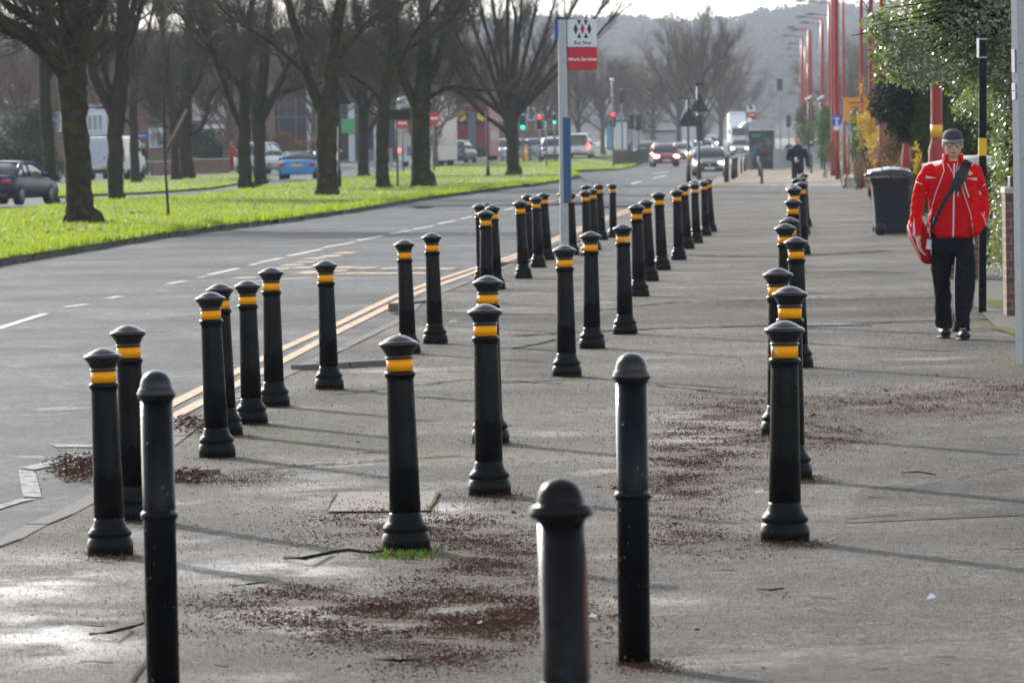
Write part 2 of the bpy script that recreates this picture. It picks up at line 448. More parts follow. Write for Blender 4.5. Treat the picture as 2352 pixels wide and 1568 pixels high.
for pl in ([(1180, 800), (1310, 794), (1296, 872), (1150, 880)], [(1980, 1120), (2380, 1090), (2400, 1180), (1940, 1200)]):
    mbp_ = MB(); mbp_.add([G(x, y, .0035) for x, y in pl], [(0, 1, 2, 3)]); mbp_.build('pavement_patch', M['coarse'], kind='structure', fixn=False)
# kerbs: a row of stones along the road edge, modelled stone by stone inside one strip
mb = MB(); pts = [G(x, y, 0) for y, x in sorted(KERB, reverse=True) if y < 1800]
acc = []
for a, b in zip(pts, pts[1:]):
    n = max(1, int((b - a).length / .9))
    for k in range(n): acc.append(a.lerp(b, k / n))
for a, b in zip(acc, acc[1:]):
    d = b - a; L = d.length
    if L < .05 or a.y > 330: continue
    ang = math.atan2(d.y, d.x); c = (a + b) / 2; nrm = Vector((math.sin(ang), -math.cos(ang), 0))
    c = c + nrm * .04
    mb.box((c.x, c.y, c.z - .055 + random.uniform(-.004, .004)), (L - .012, .10, .125), ang)
mb.build('kerb', M['kerb'], kind='structure')
# raised kerb steps across the pavement at the dropped crossings
def step(p0, p1, h, w=.13, mat='kerb', name='kerb_step'):
    a, b = G(*p0), G(*p1); d = b - a; ang = math.atan2(d.y, d.x); c = (a + b) / 2
    mb = MB(); n = max(2, int(d.length / .6))
    for k in range(n):
        q = a.lerp(b, (k + .5) / n)
        mb.box((q.x, q.y, q.z + h / 2 - .03 + random.uniform(-.003, .003)), (d.length / n - .01, w, h + .06), ang)
    return mb.build(name, M[mat], kind='structure', bevel=.008)
step((678, 850), (905, 838), .045); step((402, 1092), (493, 1086), .028); step((905, 704), (985, 693), .03); step((1160, 607), (1230, 600), .03); step((1640, 430), (1850, 427), .02); step((1290, 562), (1325, 556), .03)

# joint lines and cracks
def lineobj(name, pts, w, mat, dz=.007, n=None):
    mbx = MB(); G3 = []
    for (a, b) in zip(pts, pts[1:]):
        k = max(2, int(abs(b[0] - a[0]) / 14) + 1)
        for i in range(k): t = i / k; G3.append((a[0] + (b[0] - a[0]) * t, a[1] + (b[1] - a[1]) * t + random.uniform(-1, 1) * .8))
    G3.append(pts[-1]); g = [G(x, y, dz) for x, y in G3]
    vs = []; fs = []
    for i, p in enumerate(g):
        d = g[min(i + 1, len(g) - 1)] - g[max(0, i - 1)]; nn = Vector((-d.y, d.x, 0)).normalized() * w * .5 * random.uniform(.5, 1.3)
        vs += [p + nn, p - nn]
        if i: fs.append((2 * i - 2, 2 * i, 2 * i + 1, 2 * i - 1))
    mbx.add(vs, fs); return mbx
JL = [([(530, 1080), (700, 1068), (960, 1050), (1060, 1045)], .05), ([(950, 714), (1100, 720), (1290, 722), (1560, 692), (2080, 684), (2250, 680)], .10),
      ([(1180, 770), (1500, 754), (1800, 746), (2230, 734)], .12), ([(1850, 968), (1980, 1000), (2120, 1008), (2352, 1000)], .014), ([(2060, 1128), (2150, 1108), (2352, 1065)], .010),
      ([(1200, 1505), (1500, 1500), (1850, 1482), (2352, 1461)], .014), ([(1400, 780), (1280, 778), (1180, 800)], .06), ([(1500, 585), (1800, 590), (2050, 575)], .2),
      ([(1480, 880), (1700, 905), (1990, 890)], .03), ([(770, 905), (900, 890), (1070, 870), (1290, 880)], .04), ([(0, 1440), (200, 1425), (330, 1430)], .012), ([(330, 1400), (345, 1500), (300, 1568)], .012), ([(1700, 1190), (1900, 1195), (2060, 1180)], .02)]
for pts_, w_ in JL: lineobj('pavement_joint', pts_, w_, 'joint').build('pavement_joint', M['joint'], kind='structure', fixn=False)

# painted road markings
def dash(x1, y1, x2, y2, w, mat, name='road_marking', dz=-.069, mbx=None):
    a, b = G(x1, y1, dz), G(x2, y2, dz); d = (b - a); nn = Vector((-d.y, d.x, 0)).normalized() * w / 2
    k = 6; vs = []; fs = []
    for i in range(k + 1):
        p = a.lerp(b, i / k); p.z = zf(p.x, p.y) + dz; vs += [p + nn, p - nn]
        if i: fs.append((2 * i - 2, 2 * i, 2 * i + 1, 2 * i - 1))
    mbx.add(vs, fs)
mb = MB()
for q in [(-70, 775, 103, 720), (150, 705, 200, 698), (248, 685, 275, 680), (385, 652, 425, 645), (454, 637, 476, 634), (480, 631, 546, 616), (574, 609, 593, 605), (595, 602.6, 649, 592), (662, 588, 738, 572), (741, 569, 814, 556),
          (820, 553, 880, 541), (893, 537.6, 943, 529), (950, 526.5, 997, 518), (1004, 515, 1047, 506), (1057, 503, 1086, 497), (1158, 483, 1181, 477), (1258, 463, 1280, 459), (1321, 450, 1336, 446.5), (1360, 441, 1385, 436), (1418, 428, 1472, 416.5),
          (1500, 410, 1530, 403), (1410, 403, 1445, 399), (1380, 411, 1395, 408), (1500, 399, 1535, 394)]:
    dash(*q, .10 if q[1] > 470 else .16, 'mark_w', mbx=mb)
mb.build('road_marking', M['mark_w'], kind='structure', fixn=False)
mb = MB()
for pl in ([(1010, 641), (948, 664), (909, 679), (771.5, 745), (645.7, 801), (534.5, 856.6), (396, 926), (330, 962)], [(1030, 646), (968, 668), (915, 692), (771.5, 763), (645.7, 830), (534.5, 886), (405, 952), (350, 985)],
           [(1640, 411), (1560, 443), (1480, 473), (1290, 546), (1190, 589), (1087, 626), (1030, 646)], [(1632, 410), (1552, 441), (1470, 471), (1278, 545), (1178, 587), (1075, 620), (1010, 641)]):
    for a, b in zip(pl, pl[1:]): dash(*a, *b, .10, 'mark_y', mbx=mb)
mb.build('road_marking', M['mark_y'], kind='structure', fixn=False)
mb = MB()
def zz(x, y): return 385.3 + x * .2926, 523 + y * .2926
for (x, y, x2) in [(945, 293, 1010), (1055, 268, 1112), (1255, 222, 1308), (1360, 197, 1425), (1020, 313, 1085), (1070, 345, 1180), (1345, 312, 1440), (1480, 316, 1612), (1715, 318, 1800), (1015, 358, 1160), (1340, 358, 1492), (1545, 358, 1642), (1680, 358, 1790),
                   (1920, 358, 1982), (2140, 322, 2195), (1975, 316, 2050), (570, 392, 660), (900, 398, 1120), (870, 320, 905), (1300, 338, 1350), (1120, 240, 1190)]:
    a = zz(x, y + 6); b = zz(x2, y - 8)
    dash(a[0], a[1], b[0], b[1], .30, 'mark_yf', mbx=mb)
mb.build('road_marking', M['mark_yf'], kind='structure', fixn=False)
mb = MB()
for poly in ([(112, 1019), (212, 1020), (212, 1026), (130, 1026)], [(45, 1073), (165, 1047), (212, 1038), (212, 1045), (168, 1058), (80, 1078)], [(42, 1079), (81, 1081), (96, 1141), (53, 1140)], [(-60, 1175), (0, 1158), (46, 1144), (84, 1144), (50, 1152), (0, 1168), (-60, 1190)], [(-60, 1250), (-20, 1235), (-20, 1240), (-60, 1257)]):
    mb.add([G(x, y, -.069) for x, y in poly], [tuple(range(len(poly)))])
M['mark_old'] = pm('worn_white_road_paint', (.30, .29, .27), .8, var=.4, vs=7, spots=(13, .53, (.11, .11, .11)), world=True, spec=.1)
mb.build('road_marking', M['mark_old'], kind='structure', fixn=False)

# grass verges
V1F = [(-700, 700), (-80, 612), (0, 595), (180, 566), (355, 538), (513, 517), (650, 501), (757, 486), (798, 481), (995, 449), (1149, 430), (1272, 415), (1333, 402)]
V1B = [(-700, 540), (-80, 492), (0, 482), (118, 471), (213, 457), (395, 452), (494, 442), (632, 425), (727, 413), (777, 410), (842, 404), (903, 396), (990, 382), (1088, 377), (1180, 370), (1240, 368), (1281, 374), (1310, 390), (1333, 400.5)]
cols_sheet('grass_verge_ground', -300, 1333, 200, V1B, V1F, 40, .03, M['verge'], wob=1.5)
V2F = [(1260, 386), (1313, 390), (1423, 387), (1468, 377)]; V2B = [(1260, 366), (1313, 366), (1436, 364), (1468, 374)]
cols_sheet('grass_verge_ground', 1260, 1468, 40, V2B, V2F, 14, .035, M['verge'])
V3F = [(100, 452), (205, 446), (340, 441), (480, 431), (550, 420), (620, 412)]; V3B = [(100, 425), (205, 420), (332, 409), (482, 404), (560, 399), (620, 408)]
cols_sheet('grass_verge_ground', 100, 620, 60, V3B, V3F, 12, .0, M['verge'])
V4F = [(1310, 362), (1700, 345)]; V4B = [(1310, 340), (1700, 335)]
cols_sheet('grass_verge_ground', 1310, 1640, 30, V4B, V4F, 10, .02, M['verge'])
# soil edge of the near verge
mb = MB(); vs = []; fs = []; xs = list(range(-300, 1334, 4))
for i, x in enumerate(xs):
    y = interp(x, V1F) + wobf(x)
    a = G(x, y - .6, .032); b = a + Vector((0, -.75 - .5 * mnz.noise(Vector((i * .13, 0, 0))) - .35 * mnz.noise(Vector((i * .5, 3, 0))), 0)); b.z = a.z - .105
    vs += [a, b]
    if i: fs.append((2 * i - 2, 2 * i, 2 * i + 1, 2 * i - 1))
mb.add(vs, fs); mb.build('verge_soil_edge', M['soil'], kind='structure', fixn=False)

# grass blades on the verges
M['grass'] = leafmat('grass_blades', (.045, .068, .008), (.19, .215, .018), .5, .5, vs=.35, tcol=(.45, .60, .03))
def blades(name, F_, B_, x0, x1, n, h0, h1, dz, edge=0.):
    base = []
    for _ in range(n):
        x = random.uniform(x0, x1)
        if random.random() < edge: t = 1 - abs(random.gauss(0, .05))
        else: t = random.random()
        yb, yf = interp(x, B_), interp(x, F_) + 1
        h = hor(x); a, b = 1 / (yb - h), 1 / (yf - h); y = h + 1 / (a + (b - a) * t)
        p = G(x, y, dz - .01)
        clump = .5 + .5 * math.sin(p.x * 2.1 + math.sin(p.y * .9) * 2) * math.sin(p.y * 1.3 + p.x)
        base.append((p.x, p.y, p.z, (h0 + (h1 - h0) * random.random() ** 2 * (.4 + clump)) * (1.6 if t > .95 else 1)))
    A = np.array(base); n = len(A); a = rngN.uniform(0, 6.28, n); w = rngN.uniform(.012, .03, n)
    V = np.zeros((n, 3, 3)); dx, dy = np.cos(a) * w, np.sin(a) * w
    V[:, 0] = A[:, :3] - np.stack([dx, dy, 0 * dx], 1); V[:, 1] = A[:, :3] + np.stack([dx, dy, 0 * dx], 1)
    V[:, 2] = A[:, :3] + np.stack([rngN.normal(0, .03, n), rngN.normal(0, .03, n), A[:, 3]], 1)
    o = npmesh(name, V.reshape(-1, 3), np.arange(3 * n).reshape(-1, 3), M['grass'])
    return tag(o, None, None, kind='stuff')
g = blades('grass', V1F, V1B, -120, 1330, 95000, .03, .10, .03, .30); g['label'] = 'bright green grass on the long verge between the two carriageways'
g = blades('grass', V2F, V2B, 1260, 1466, 6000, .04, .12, .035, .2); g['label'] = 'bright grass on the short verge below the railings'
g = blades('grass', V3F, V3B, 100, 620, 7000, .04, .14, .0, .1); g['label'] = 'patchy grass strip beside the far pavement'

# wooded hills
from mathutils import noise as mnz
M['air'] = None
SK = [(-600, 60), (0, 70), (500, 75), (900, 72), (1200, 62), (1410, 57), (1469, 55), (1509, 60), (1560, 64), (1653, 58), (1699, 66), (1730, 47), (1761, 41), (1791, 43), (1822, 37), (1853, 27), (1900, 25), (1940, 27), (2000, 30), (2352, 10), (2900, 0)]
rows = []; xs = np.arange(-500, 2860, 5.0)
for j in range(50):
    t = j / 49; Y = 1700 + 1100 * t; rr = []
    for x in xs:
        ysky = interp(x, SK)
        zt = P(x, ysky, 2800).z
        z = -3 + (zt + 3) * (t ** .8)
        wx = P(x, 300, Y).x; bump = 3.2 * mnz.noise(Vector((wx / 22, Y / 70, 0))) + 2.2 * mnz.noise(Vector((wx / 7, Y / 30, 5)))
        p = P(x, 300, Y); rr.append(Vector((p.x, Y, z + bump * min(1, t * 3) * .9)))
    rows.append(rr)
rows.append([Vector((p.x, p.y + 260, -60)) for p in rows[-1]])
grid_obj('hills', rows, M['hill'])
M['far_wood'] = leafmat('far_bare_woodland', (.028, .024, .020), (.085, .072, .058), .95, .1, spec=.05, vs=.02)
i0, i1 = int((900 + 500) / 5), int((2500 + 500) / 5); rn = np.random.default_rng(8); T = 9500
jj = rn.integers(4, 50, T); ii = rn.integers(i0, i1, T)
Cc = np.array([tuple(rows[j][i]) for j, i in zip(jj, ii)]) + np.stack([rn.normal(0, 2, T), rn.normal(0, 10, T), np.zeros(T)], 1)
hT = rn.uniform(3.0, 6.5, T); K_ = 22; d = rn.normal(size=(T, K_, 3)); d /= np.linalg.norm(d, axis=2)[..., None]; d[..., 2] = np.abs(d[..., 2]) * 1.3
ctr = Cc[:, None, :] + d * hT[:, None, None] * np.array([.55, .55, .85]) * rn.uniform(.4, 1, (T, K_, 1)); a_ = rn.normal(size=(T, K_, 3, 3)) * hT[:, None, None, None] * .20
npmesh('woodland', (ctr[:, :, None, :] + a_).reshape(-1, 3), np.arange(T * K_ * 3).reshape(-1, 3), M['far_wood']); w_ = C.objects[-1]; w_['kind'] = 'stuff'; w_['label'] = 'hazy leafless woodland covering the far hillside'
# ================================================================== BOLLARDS
K = .001079
def pr(L): return [(r, (1040 - y) * K) for y, r in L]
BASE = pr([(1040, .0), (1040, .1025), (986, .1025), (982, .099), (973, .099), (970, .091), (963, .091), (959, .0955), (951, .0975), (943, .0955), (938, .089), (933, .088), (930, .084), (922, .0775), (910, .072), (898, .0685), (888, .0672), (888, 0)])
SHAFT = pr([(888, .0), (888, .0672), (700, .0640), (500, .0600), (372, .0576), (364, .0572), (358, .059), (352, .0645), (345, .0665), (338, .0662), (332, .062), (330, .0555), (330, 0)])
BAND = pr([(330, 0), (330, .0562), (284.5, .0560), (284.5, 0)])
CAP = pr([(284.5, 0), (284.5, .057), (282, .0605), (279, .0612), (276, .0605), (273, .057), (268, .0575), (258, .063), (250, .0665), (247, .070), (241, .0735), (236, .080), (231, .0845), (226, .0855), (221, .084), (217, .0795), (214.5, .074), (213, .069), (210, .064), (205, .056), (200, .046), (195, .034), (190, .018), (187, .0)])
def cylpatch(poly, r, name, mat, parent, n=6):      # polygon given as (angle from the camera-facing side in degrees, height), wrapped on a cylinder
    import bmesh
    vs = []
    for a, z in poly:
        t = R(-90 + a); vs.append((r * math.cos(t), r * math.sin(t), z))
    cx_ = sum(p[0] for p in poly) / len(poly); cz_ = sum(p[1] for p in poly) / len(poly)
    t = R(-90 + cx_); vs.append((r * math.cos(t), r * math.sin(t), cz_)); k = len(poly)
    mb = MB(); mb.add(vs, [(i, (i + 1) % k, k) for i in range(k)]); return mb.build(name, mat, parent, fixn=False)
def make_bollard(sticker=None, torn=None):
    t = thing('bollard', None, 'bollard')
    MB().lathe(BASE, 40).build('base', M['black_base'], t)
    MB().lathe(SHAFT, 40).build('shaft', M['black'], t)
    MB().lathe(CAP, 40).build('cap', M['black_cap'], t)
    b = MB().lathe(BAND, 40).build('reflective_band', M['amber'], t)
    mb = MB()                                       # overlap seam of the tape
    for a in (28,): 
        q = R(-90 + a); mb.box((.0563 * math.cos(q), .0563 * math.sin(q), (1040 - 307) * K), (.0016, .0012, .044), q)
    mb.build('tape_seam', M['white_tape'] if False else M['amber'], b)
    if sticker:
        z, a = sticker; r = .0600 + (.42 - z) * -.02 + .0052
        s_ = cylpatch([(a - 8, z), (a + 8, z), (a + 8, z + .034), (a - 8, z + .034)], r, 'sticker', M['sticker'], t)
        cylpatch([(a - 5, z + .005), (a + 5, z + .005), (a + 5, z + .022), (a - 5, z + .022)], r + .0006, 'sticker_print', M['galv_dark'], s_)
    if torn == 1:
        cylpatch([(-62, .768), (-50, .812), (-44, .812), (-38, .805), (-40, .797), (-30, .795), (-34, .786), (-22, .781), (-12, .776), (-8, .768)], .0567, 'torn_patch', M['white_tape'], b)
        cylpatch([(-60, .768), (-56, .812), (-50, .812), (-50, .768)], .0570, 'bare_patch', M['black_base'], b)
    if torn == 2:
        cylpatch([(10, .793), (24, .790), (30, .782), (44, .776), (46, .770), (34, .772), (30, .766), (24, .764), (22, .770), (14, .780)], .0567, 'torn_patch', M['white_tape'], b)
    return t
protos = {}
def variant(sticker=None, torn=None):
    k = (sticker, torn)
    if k not in protos: protos[k] = make_bollard(*k); return protos[k], True
    return protos[k], False
# (top x, top y, base x, base y, label, sticker, torn)
KS = 'kerb-side line'
BO = [
 (235, 798, 250, 1278, 'black bollard with amber band at far left front, beside the speckled dome-topped post', None, None),
 (293, 745, 307, 1198, 'black banded bollard half hidden between the far left front one and the dome-topped post', None, None),
 (482, 669, 497, 1052, 'front banded bollard of the cluster of four by the double yellow lines', None, None),
 (504, 650, 517, 1001, 'mostly hidden banded bollard right behind the front one of the cluster of four', None, None),
 (567, 643, 577, 975, 'third banded bollard in the cluster of four by the double yellow lines', None, None),
 (622, 613, 629, 935, 'rearmost banded bollard in the cluster of four by the double yellow lines', None, None),
 (747, 597, 756, 895, 'lone banded bollard standing beside the low raised kerb and moss', None, None),
 (928, 550, 937, 813, 'banded bollard whose foot is hidden by the big bollard with grass at its base', None, None),
 (991, 534, 1000, 790, 'banded bollard with a tiny white speck, next to the pale kerb stub', None, None),
 (1101, 467, 1109, 645, 'leftmost banded bollard of the tight group behind the front middle pair', None, None),
 (1117, 465, 1124, 634, 'rearmost banded bollard of the tight group behind the front middle pair, only its cap showing', None, None),
 (1115, 482, 1118, 697, 'nearest banded bollard of the tight group behind the front middle pair', None, None),
 (1131, 470, 1140, 665, 'rightmost banded bollard of the tight group behind the front middle pair', None, None),
 (1194, 459.5, 1203, 640, 'nearest banded bollard of the four just left of the bus stop, with a small sticker', (.30, 5), None),
 (1211.5, 445.4, 1219, 600, 'partly hidden banded bollard of the four just left of the bus stop', None, None),
 (1231, 450, 1237, 614.5, 'banded bollard with pale sticker halfway up, second nearest left of the bus stop', (.33, 0), None),
 (1248, 441.6, 1258, 597.5, 'rightmost banded bollard of the four just left of the bus stop', None, None),
 (1292, 440, 1299, 570, 'banded bollard almost fully hidden behind the bus stop pole', None, None),
 (1310, 441, 1316, 586, 'banded bollard peeping out at the right side of the bus stop pole', None, None),
 (1346.7, 423.7, 1351, 568, 'left rear banded bollard of the group right of the bus stop', None, None),
 (1344, 436.3, 1350, 588, 'left front banded bollard of the group right of the bus stop', None, None),
 (1360, 432.8, 1366, 575, 'banded bollard in the middle of the group right of the bus stop', None, None),
 (1375.7, 421.7, 1383.6, 551.3, 'banded bollard second from right in the group right of the bus stop', None, None),
 (1406.4, 421, 1409, 546, 'banded bollard standing alone at the road edge, just right of the bus stop group', None, None),
 (1296, 562, 1303, 866, 'banded bollard directly in front of the bus stop pole', None, None),
 (1356, 531, 1361, 801, 'banded bollard with a small white sticker, just right of the bus stop pole', (.33, 12), None),
 (1430, 514, 1437, 768, 'banded bollard whose amber band is torn at its right side', None, 2),
 (1461.7, 468, 1469, 681, 'banded bollard with a sticker at its left edge, behind the torn-banded one', (.33, -55), None),
 (1483, 457.7, 1494, 646, 'banded bollard with a white sticker above its flared foot, fifth in the middle row', (.33, 2), None),
 (1512.6, 439.8, 1522, 620.6, 'banded bollard with a white sticker, sixth in the middle row', (.33, 8), None),
 (1554, 434.5, 1559.7, 597.5, 'banded bollard with moss round its foot, seventh in the middle row', None, None),
 (1570.6, 423, 1580, 572, 'banded bollard half hidden, eighth in the middle row', None, None),
 (1594, 414.4, 1600, 543, 'hidden banded bollard whose cap shows behind the ninth of the middle row', None, None),
 (1595, 419.6, 1600.4, 559, 'banded bollard with glinting foot, ninth in the middle row', None, None),
 (1617, 414.4, 1621.5, 541.6, 'banded bollard second from the far end of the middle row', None, None),
 (1625.9, 410, 1634.6, 533, 'banded bollard at the far end of the middle row', None, None),
 (915, 768, 933, 1268, 'large near banded bollard with moss and grass blades at its foot', None, None),
 (1120, 632, 1127, 1020, 'banded bollard mostly hidden behind the near middle one with a sticker', None, None),
 (1113, 697, 1125, 1140, 'near middle banded bollard with a small printed sticker on its shaft', (.268, -12), None),
 (1802, 735, 1806, 1247, 'nearest banded bollard of the right-hand row, its amber band torn and white at left', None, 1),
 (1814, 656, 1819, 1103, 'second banded bollard of the right-hand row', None, None),
 (1786.7, 614.4, 1793, 1001, 'banded bollard peeking out left behind the two nearest of the right-hand row', None, None),
 (1827.5, 543.3, 1837, 844.5, 'fourth banded bollard of the right-hand row, foot showing at the right', None, None),
 (1803, 512.5, 1810, 788, 'fifth banded bollard of the right-hand row, leaning a little left', None, None),
 (1813, 498.5, 1819, 752, 'sixth banded bollard of the right-hand row, only its cap showing', None, None),
 (1821, 455, 1827, 673, 'seventh banded bollard of the right-hand row', None, None),
 (1823.8, 427.4, 1829, 627, 'eighth banded bollard of the right-hand row', None, None),
 (1821.7, 423.5, 1827, 612, 'ninth banded bollard of the right-hand row, hidden but for its cap rim', None, None),
 (1841.4, 417, 1845, 585, 'tenth banded bollard of the right-hand row, stepped out to the right', None, None),
 (1830, 407.7, 1843, 547, 'banded bollard with grey cap top third from the far end of the right-hand row', None, None),
 (1840, 405.8, 1848, 539, 'banded bollard next to last at the far end of the right-hand row', None, None),
 (1845.4, 398, 1853, 522, 'last banded bollard at the far end of the right-hand row', None, None),
]
LIT += [(q[2] + 6, q[3] - 2, .17 * (q[3] - q[1]), .028 * (q[3] - q[1]), .9) for q in BO] + [(1465, 1530, 90, 16, .8)]
MOSS += [(q[2] + random.uniform(-20, 30), q[3] + 1, .12 * (q[3] - q[1]), .014 * (q[3] - q[1]), random.choice((.2, .5, .9))) for q in BO]
paint_litter()
for (tx, ty, bx, by, lab, st, tn) in BO:
    p = G(bx, by); Y = p.y + .1; p = P(bx, by, p.y); p = Vector((p.x, Y, 0))
    top = P(tx, ty, Y); h = top.z; s = h / (853 * K)
    o, first = variant(st, tn)
    rot = (random.uniform(-.4, .4) * R(1), math.atan2(top.x - p.x, h), random.uniform(-.25, .25))
    if first: o.location = p; o.rotation_euler = rot; o.scale = (s, s, s); o['label'] = lab; o['group'] = 'black bollards with amber bands'
    else:
        o = dup(o, p, rot, (s, s, s), lab)
    o['group'] = 'black bollards with amber bands'
    SB = globals().setdefault('SCALES', []); SB.append(round(s, 3))
print('bollard scales', SCALES)

def dome_bollard(tx, ty, bx, by, lab, mat, collar=.0635, ring=.0615):
    p = G(bx, by); Y = p.y + .05
    top = P(tx, ty, Y); bot = P(bx, by, p.y); h = top.z; s = h / 1.03
    t = thing('bollard', lab, 'bollard', (bot.x, Y, 0), 0, 'dome-topped bollards')
    t.rotation_euler = (0, math.atan2(top.x - bot.x, h), 0); t.scale = (s, s, s)
    MB().lathe([(0, 0), (.0535, 0), (.0530, .545), (.0530, .560), (.0530, .935), (0, .935)], 40).build('shaft', mat, t)
    MB().lathe([(0, .543), (.0535, .543), (ring - .002, .549), (ring, .556), (ring, .562), (ring - .003, .569), (.0535, .574), (0, .574)], 40).build('ring', mat, t)
    MB().lathe([(0, .932), (.0545, .932), (.056, .938), (collar - .002, .944), (collar, .951), (collar - .0008, .958), (collar - .004, .963), (collar - .003, .967), (.055, .971), (.0535, .978), (.0515, .990), (.0465, 1.003), (.038, 1.015), (.026, 1.024), (.013, 1.029), (0, 1.03)], 40).build('cap', M['black_cap'] if mat is M['black_worn'] else mat, t)
    return t
dome_bollard(358, 850, 373, 1580, 'plain black dome-topped post speckled with white chips at lower left', M['black_worn'])
dome_bollard(1450, 810, 1458, 1528, 'plain black dome-topped post standing whole, right of the blurred one', M['black_worn'])
t = dome_bollard(1286, 1097, 1320, 2158, 'weathered blurred dome-topped post nearest the camera at the bottom edge', M['grey_worn'], .072, .066)
cylpatch([(40, .10), (70, .02), (88, .2), (86, .85), (66, .90), (52, .75), (58, .5), (46, .35)], .0543, 'rust_patch', M['rust'], t)

# ================================================================== BUS STOP
def text_mesh(txt, size, mat, name, parent, loc, depth=.001, bold=.0):
    cu_ = bpy.data.curves.new('tmp', 'FONT'); cu_.body = txt; cu_.size = size; cu_.align_x = 'CENTER'; cu_.align_y = 'CENTER'; cu_.extrude = depth; cu_.offset = bold; cu_.resolution_u = 4
    o = bpy.data.objects.new('tmp', cu_); C.objects.link(o)
    bpy.context.view_layer.update()
    me = bpy.data.meshes.new_from_object(o.evaluated_get(bpy.context.evaluated_depsgraph_get())); me.name = name
    bpy.data.objects.remove(o); bpy.data.curves.remove(cu_)
    me.transform(Matrix.Rotation(R(90), 4, 'X')); me.materials.clear(); me.materials.append(mat)
    q = bpy.data.objects.new(name, me); C.objects.link(q); q.parent = parent; q.location = loc; return q
def bus_stop(bx, by, tx, ty, wpx, full=True, label='', name='bus_stop'):
    g = G(bx, by); Y = g.y; k = mpp(Y); top = P(tx, ty, Y); H = top.z - g.z; w = wpx * k
    t = thing(name, label, 'bus stop', g); t.rotation_euler = (0, math.atan2(top.x - g.x, H), 0)
    MB().box((0, 0, H / 2), (w, w * .9, H)).build('pole', M['galv'] if full else M['galv_dark'], t, bevel=w * .2)
    f = .40 if full else .5; x0 = w / 2 + .01
    mb = MB(); mb.box((x0 + f / 2, 0, H - .185 - .01), (f, .025, .37)); pn = mb.build('flag_panel', M['offwhite'], t, bevel=.003)
    rp = MB().box((x0 + f / 2, 0, H - .385 - .155), (f, .025, .31)).build('service_panel', M['sign_red'], t, bevel=.003)
    yy = -.0135
    if full:
        # emblem: diamonds and triangles, about 100 x 70 mm
        s = .00100; cx0 = x0 + f / 2 + .006; cz0 = H - .14
        def poly(pts, mat, nm):
            MB().prism([(cx0 + x * s, cz0 + z * s) for x, z in pts], yy - .001, yy + .002).build(nm, mat, pn)
        for dx in (-92, 92): poly([(dx - 31, 0), (dx, 78), (dx + 31, 0), (dx, -78)], M['ink'], 'emblem_diamond')
        poly([(-31, 0), (0, 78), (31, 0), (0, -78)], M['sign_red'], 'emblem_diamond')
        for dx in (-46, 46):
            for sg in (1, -1): poly([(dx - 31, sg * 122), (dx + 31, sg * 122), (dx, sg * 48)], M['ink'], 'emblem_triangle')
        text_mesh('Bus Stop', .066, M['ink'], 'lettering', pn, (cx0, yy, H - .325), bold=.0012)
        text_mesh('Work Services', .064, M['white'], 'lettering', rp, (cx0 - .006, yy, H - .55), bold=.0014)
        MB().box((-w / 2 - .022, 0, H - .14), (.045, .03, .27)).build('side_tab', M['sign_blue'], t)
        MB().box((-.012, 0, H + .012), (w + .05, .12, .022)).build('pole_cap', M['dark'], t)
        mb = MB()
        for dz in (.06, .17, .30, .44, .58): mb.box((w / 2 + .006, 0, H - dz - .02), (.016, .02, .014))
        mb.build('bracket', M['dark'], t)
        z1, z0 = (604 - 270) * k, (604 - 462) * k
        c = MB().box((.048, -.055, (z0 + z1) / 2), (.085, .05, z1 - z0)).build('timetable_case', M['panel_blue'], t, bevel=.004)
        MB().box((.048, -.05, (z0 + z1) / 2), (.11, .035, z1 - z0 + .03)).build('case_frame', M['galv_dark'], t, bevel=.004)
    else:
        MB().box((x0 + f / 2, yy, H - .12), (f * .5, .01, .14), 0, .8).build('emblem_diamond', M['ink'], pn)
        MB().box((x0 + f / 2, yy, H - .54), (f * .7, .01, .05)).build('lettering', M['white'], rp)
    return t
bus_stop(1297, 606, 1291, 44, 20, True, 'grey bus stop pole with white and red flag and blue timetable case')
bus_stop(1727, 392, 1712, 243, 3, False, 'distant bus stop flag, white above red, beside the glass bus shelter')

# ================================================================== POSTS
def lean_of(g, tx, ty):
    top = P(tx, ty, g.y); return top.z - g.z, math.atan2(top.x - g.x, top.z - g.z)
# square black post with amber band
g = G(2257, 719); g.y += .03; H, ln = lean_of(g, 2257, 78); k = mpp(g.y)
t = thing('sign_post', 'square black post with amber band and small sign, in front of the holly', 'post', g); t.rotation_euler = (0, ln, 0)
w = 17.5 * k
MB().box((0, 0, H / 2), (w, w, H)).build('post', M['black'], t, bevel=.006)
MB().box((0, 0, (719 - 338) * k), (w + .003, w + .003, 41 * k)).build('reflective_band', M['yellow'], t, bevel=.004)
for y in (91, 133): MB().box((0, 0, (719 - y) * k), (w + .006, w + .006, .014)).build('strap', M['galv'], t)
MB().box((-w / 2 - .012, -.05, (719 - 111) * k), (.006, .22, 44 * k)).build('sign_plate', M['galv'], t)
# tall galvanised column at the right edge
g = G(2366, 838); g.y += .1; H, ln = lean_of(g, 2346, -260); k = mpp(g.y)
t = thing('lamp_column', 'thick pale galvanised steel column cut off by the right edge of the photo', 'column', g); t.rotation_euler = (0, ln, 0)
mb = MB(); r0 = 31 * k; n = 8
vs = [[(rr * math.cos(R(22.5 + 45 * i - 12)), rr * math.sin(R(22.5 + 45 * i - 12)), z) for i in range(n)] for rr, z in ((r0, 0), (r0 * .92, H))]
mb.loft(vs, smooth=False).build('column', M['galv'], t)
for z0, z1, mm in ((1.9, 2.07, 'offwhite'), (1.77, 1.82, 'white'), (1.70, 1.76, 'white')):
    a = R(-155); MB().box((r0 * .93 * math.cos(a), r0 * .93 * math.sin(a), (z0 + z1) / 2 + .25), (.004, .05, z1 - z0), R(-157.5)).build('label_plate', M[mm], t)

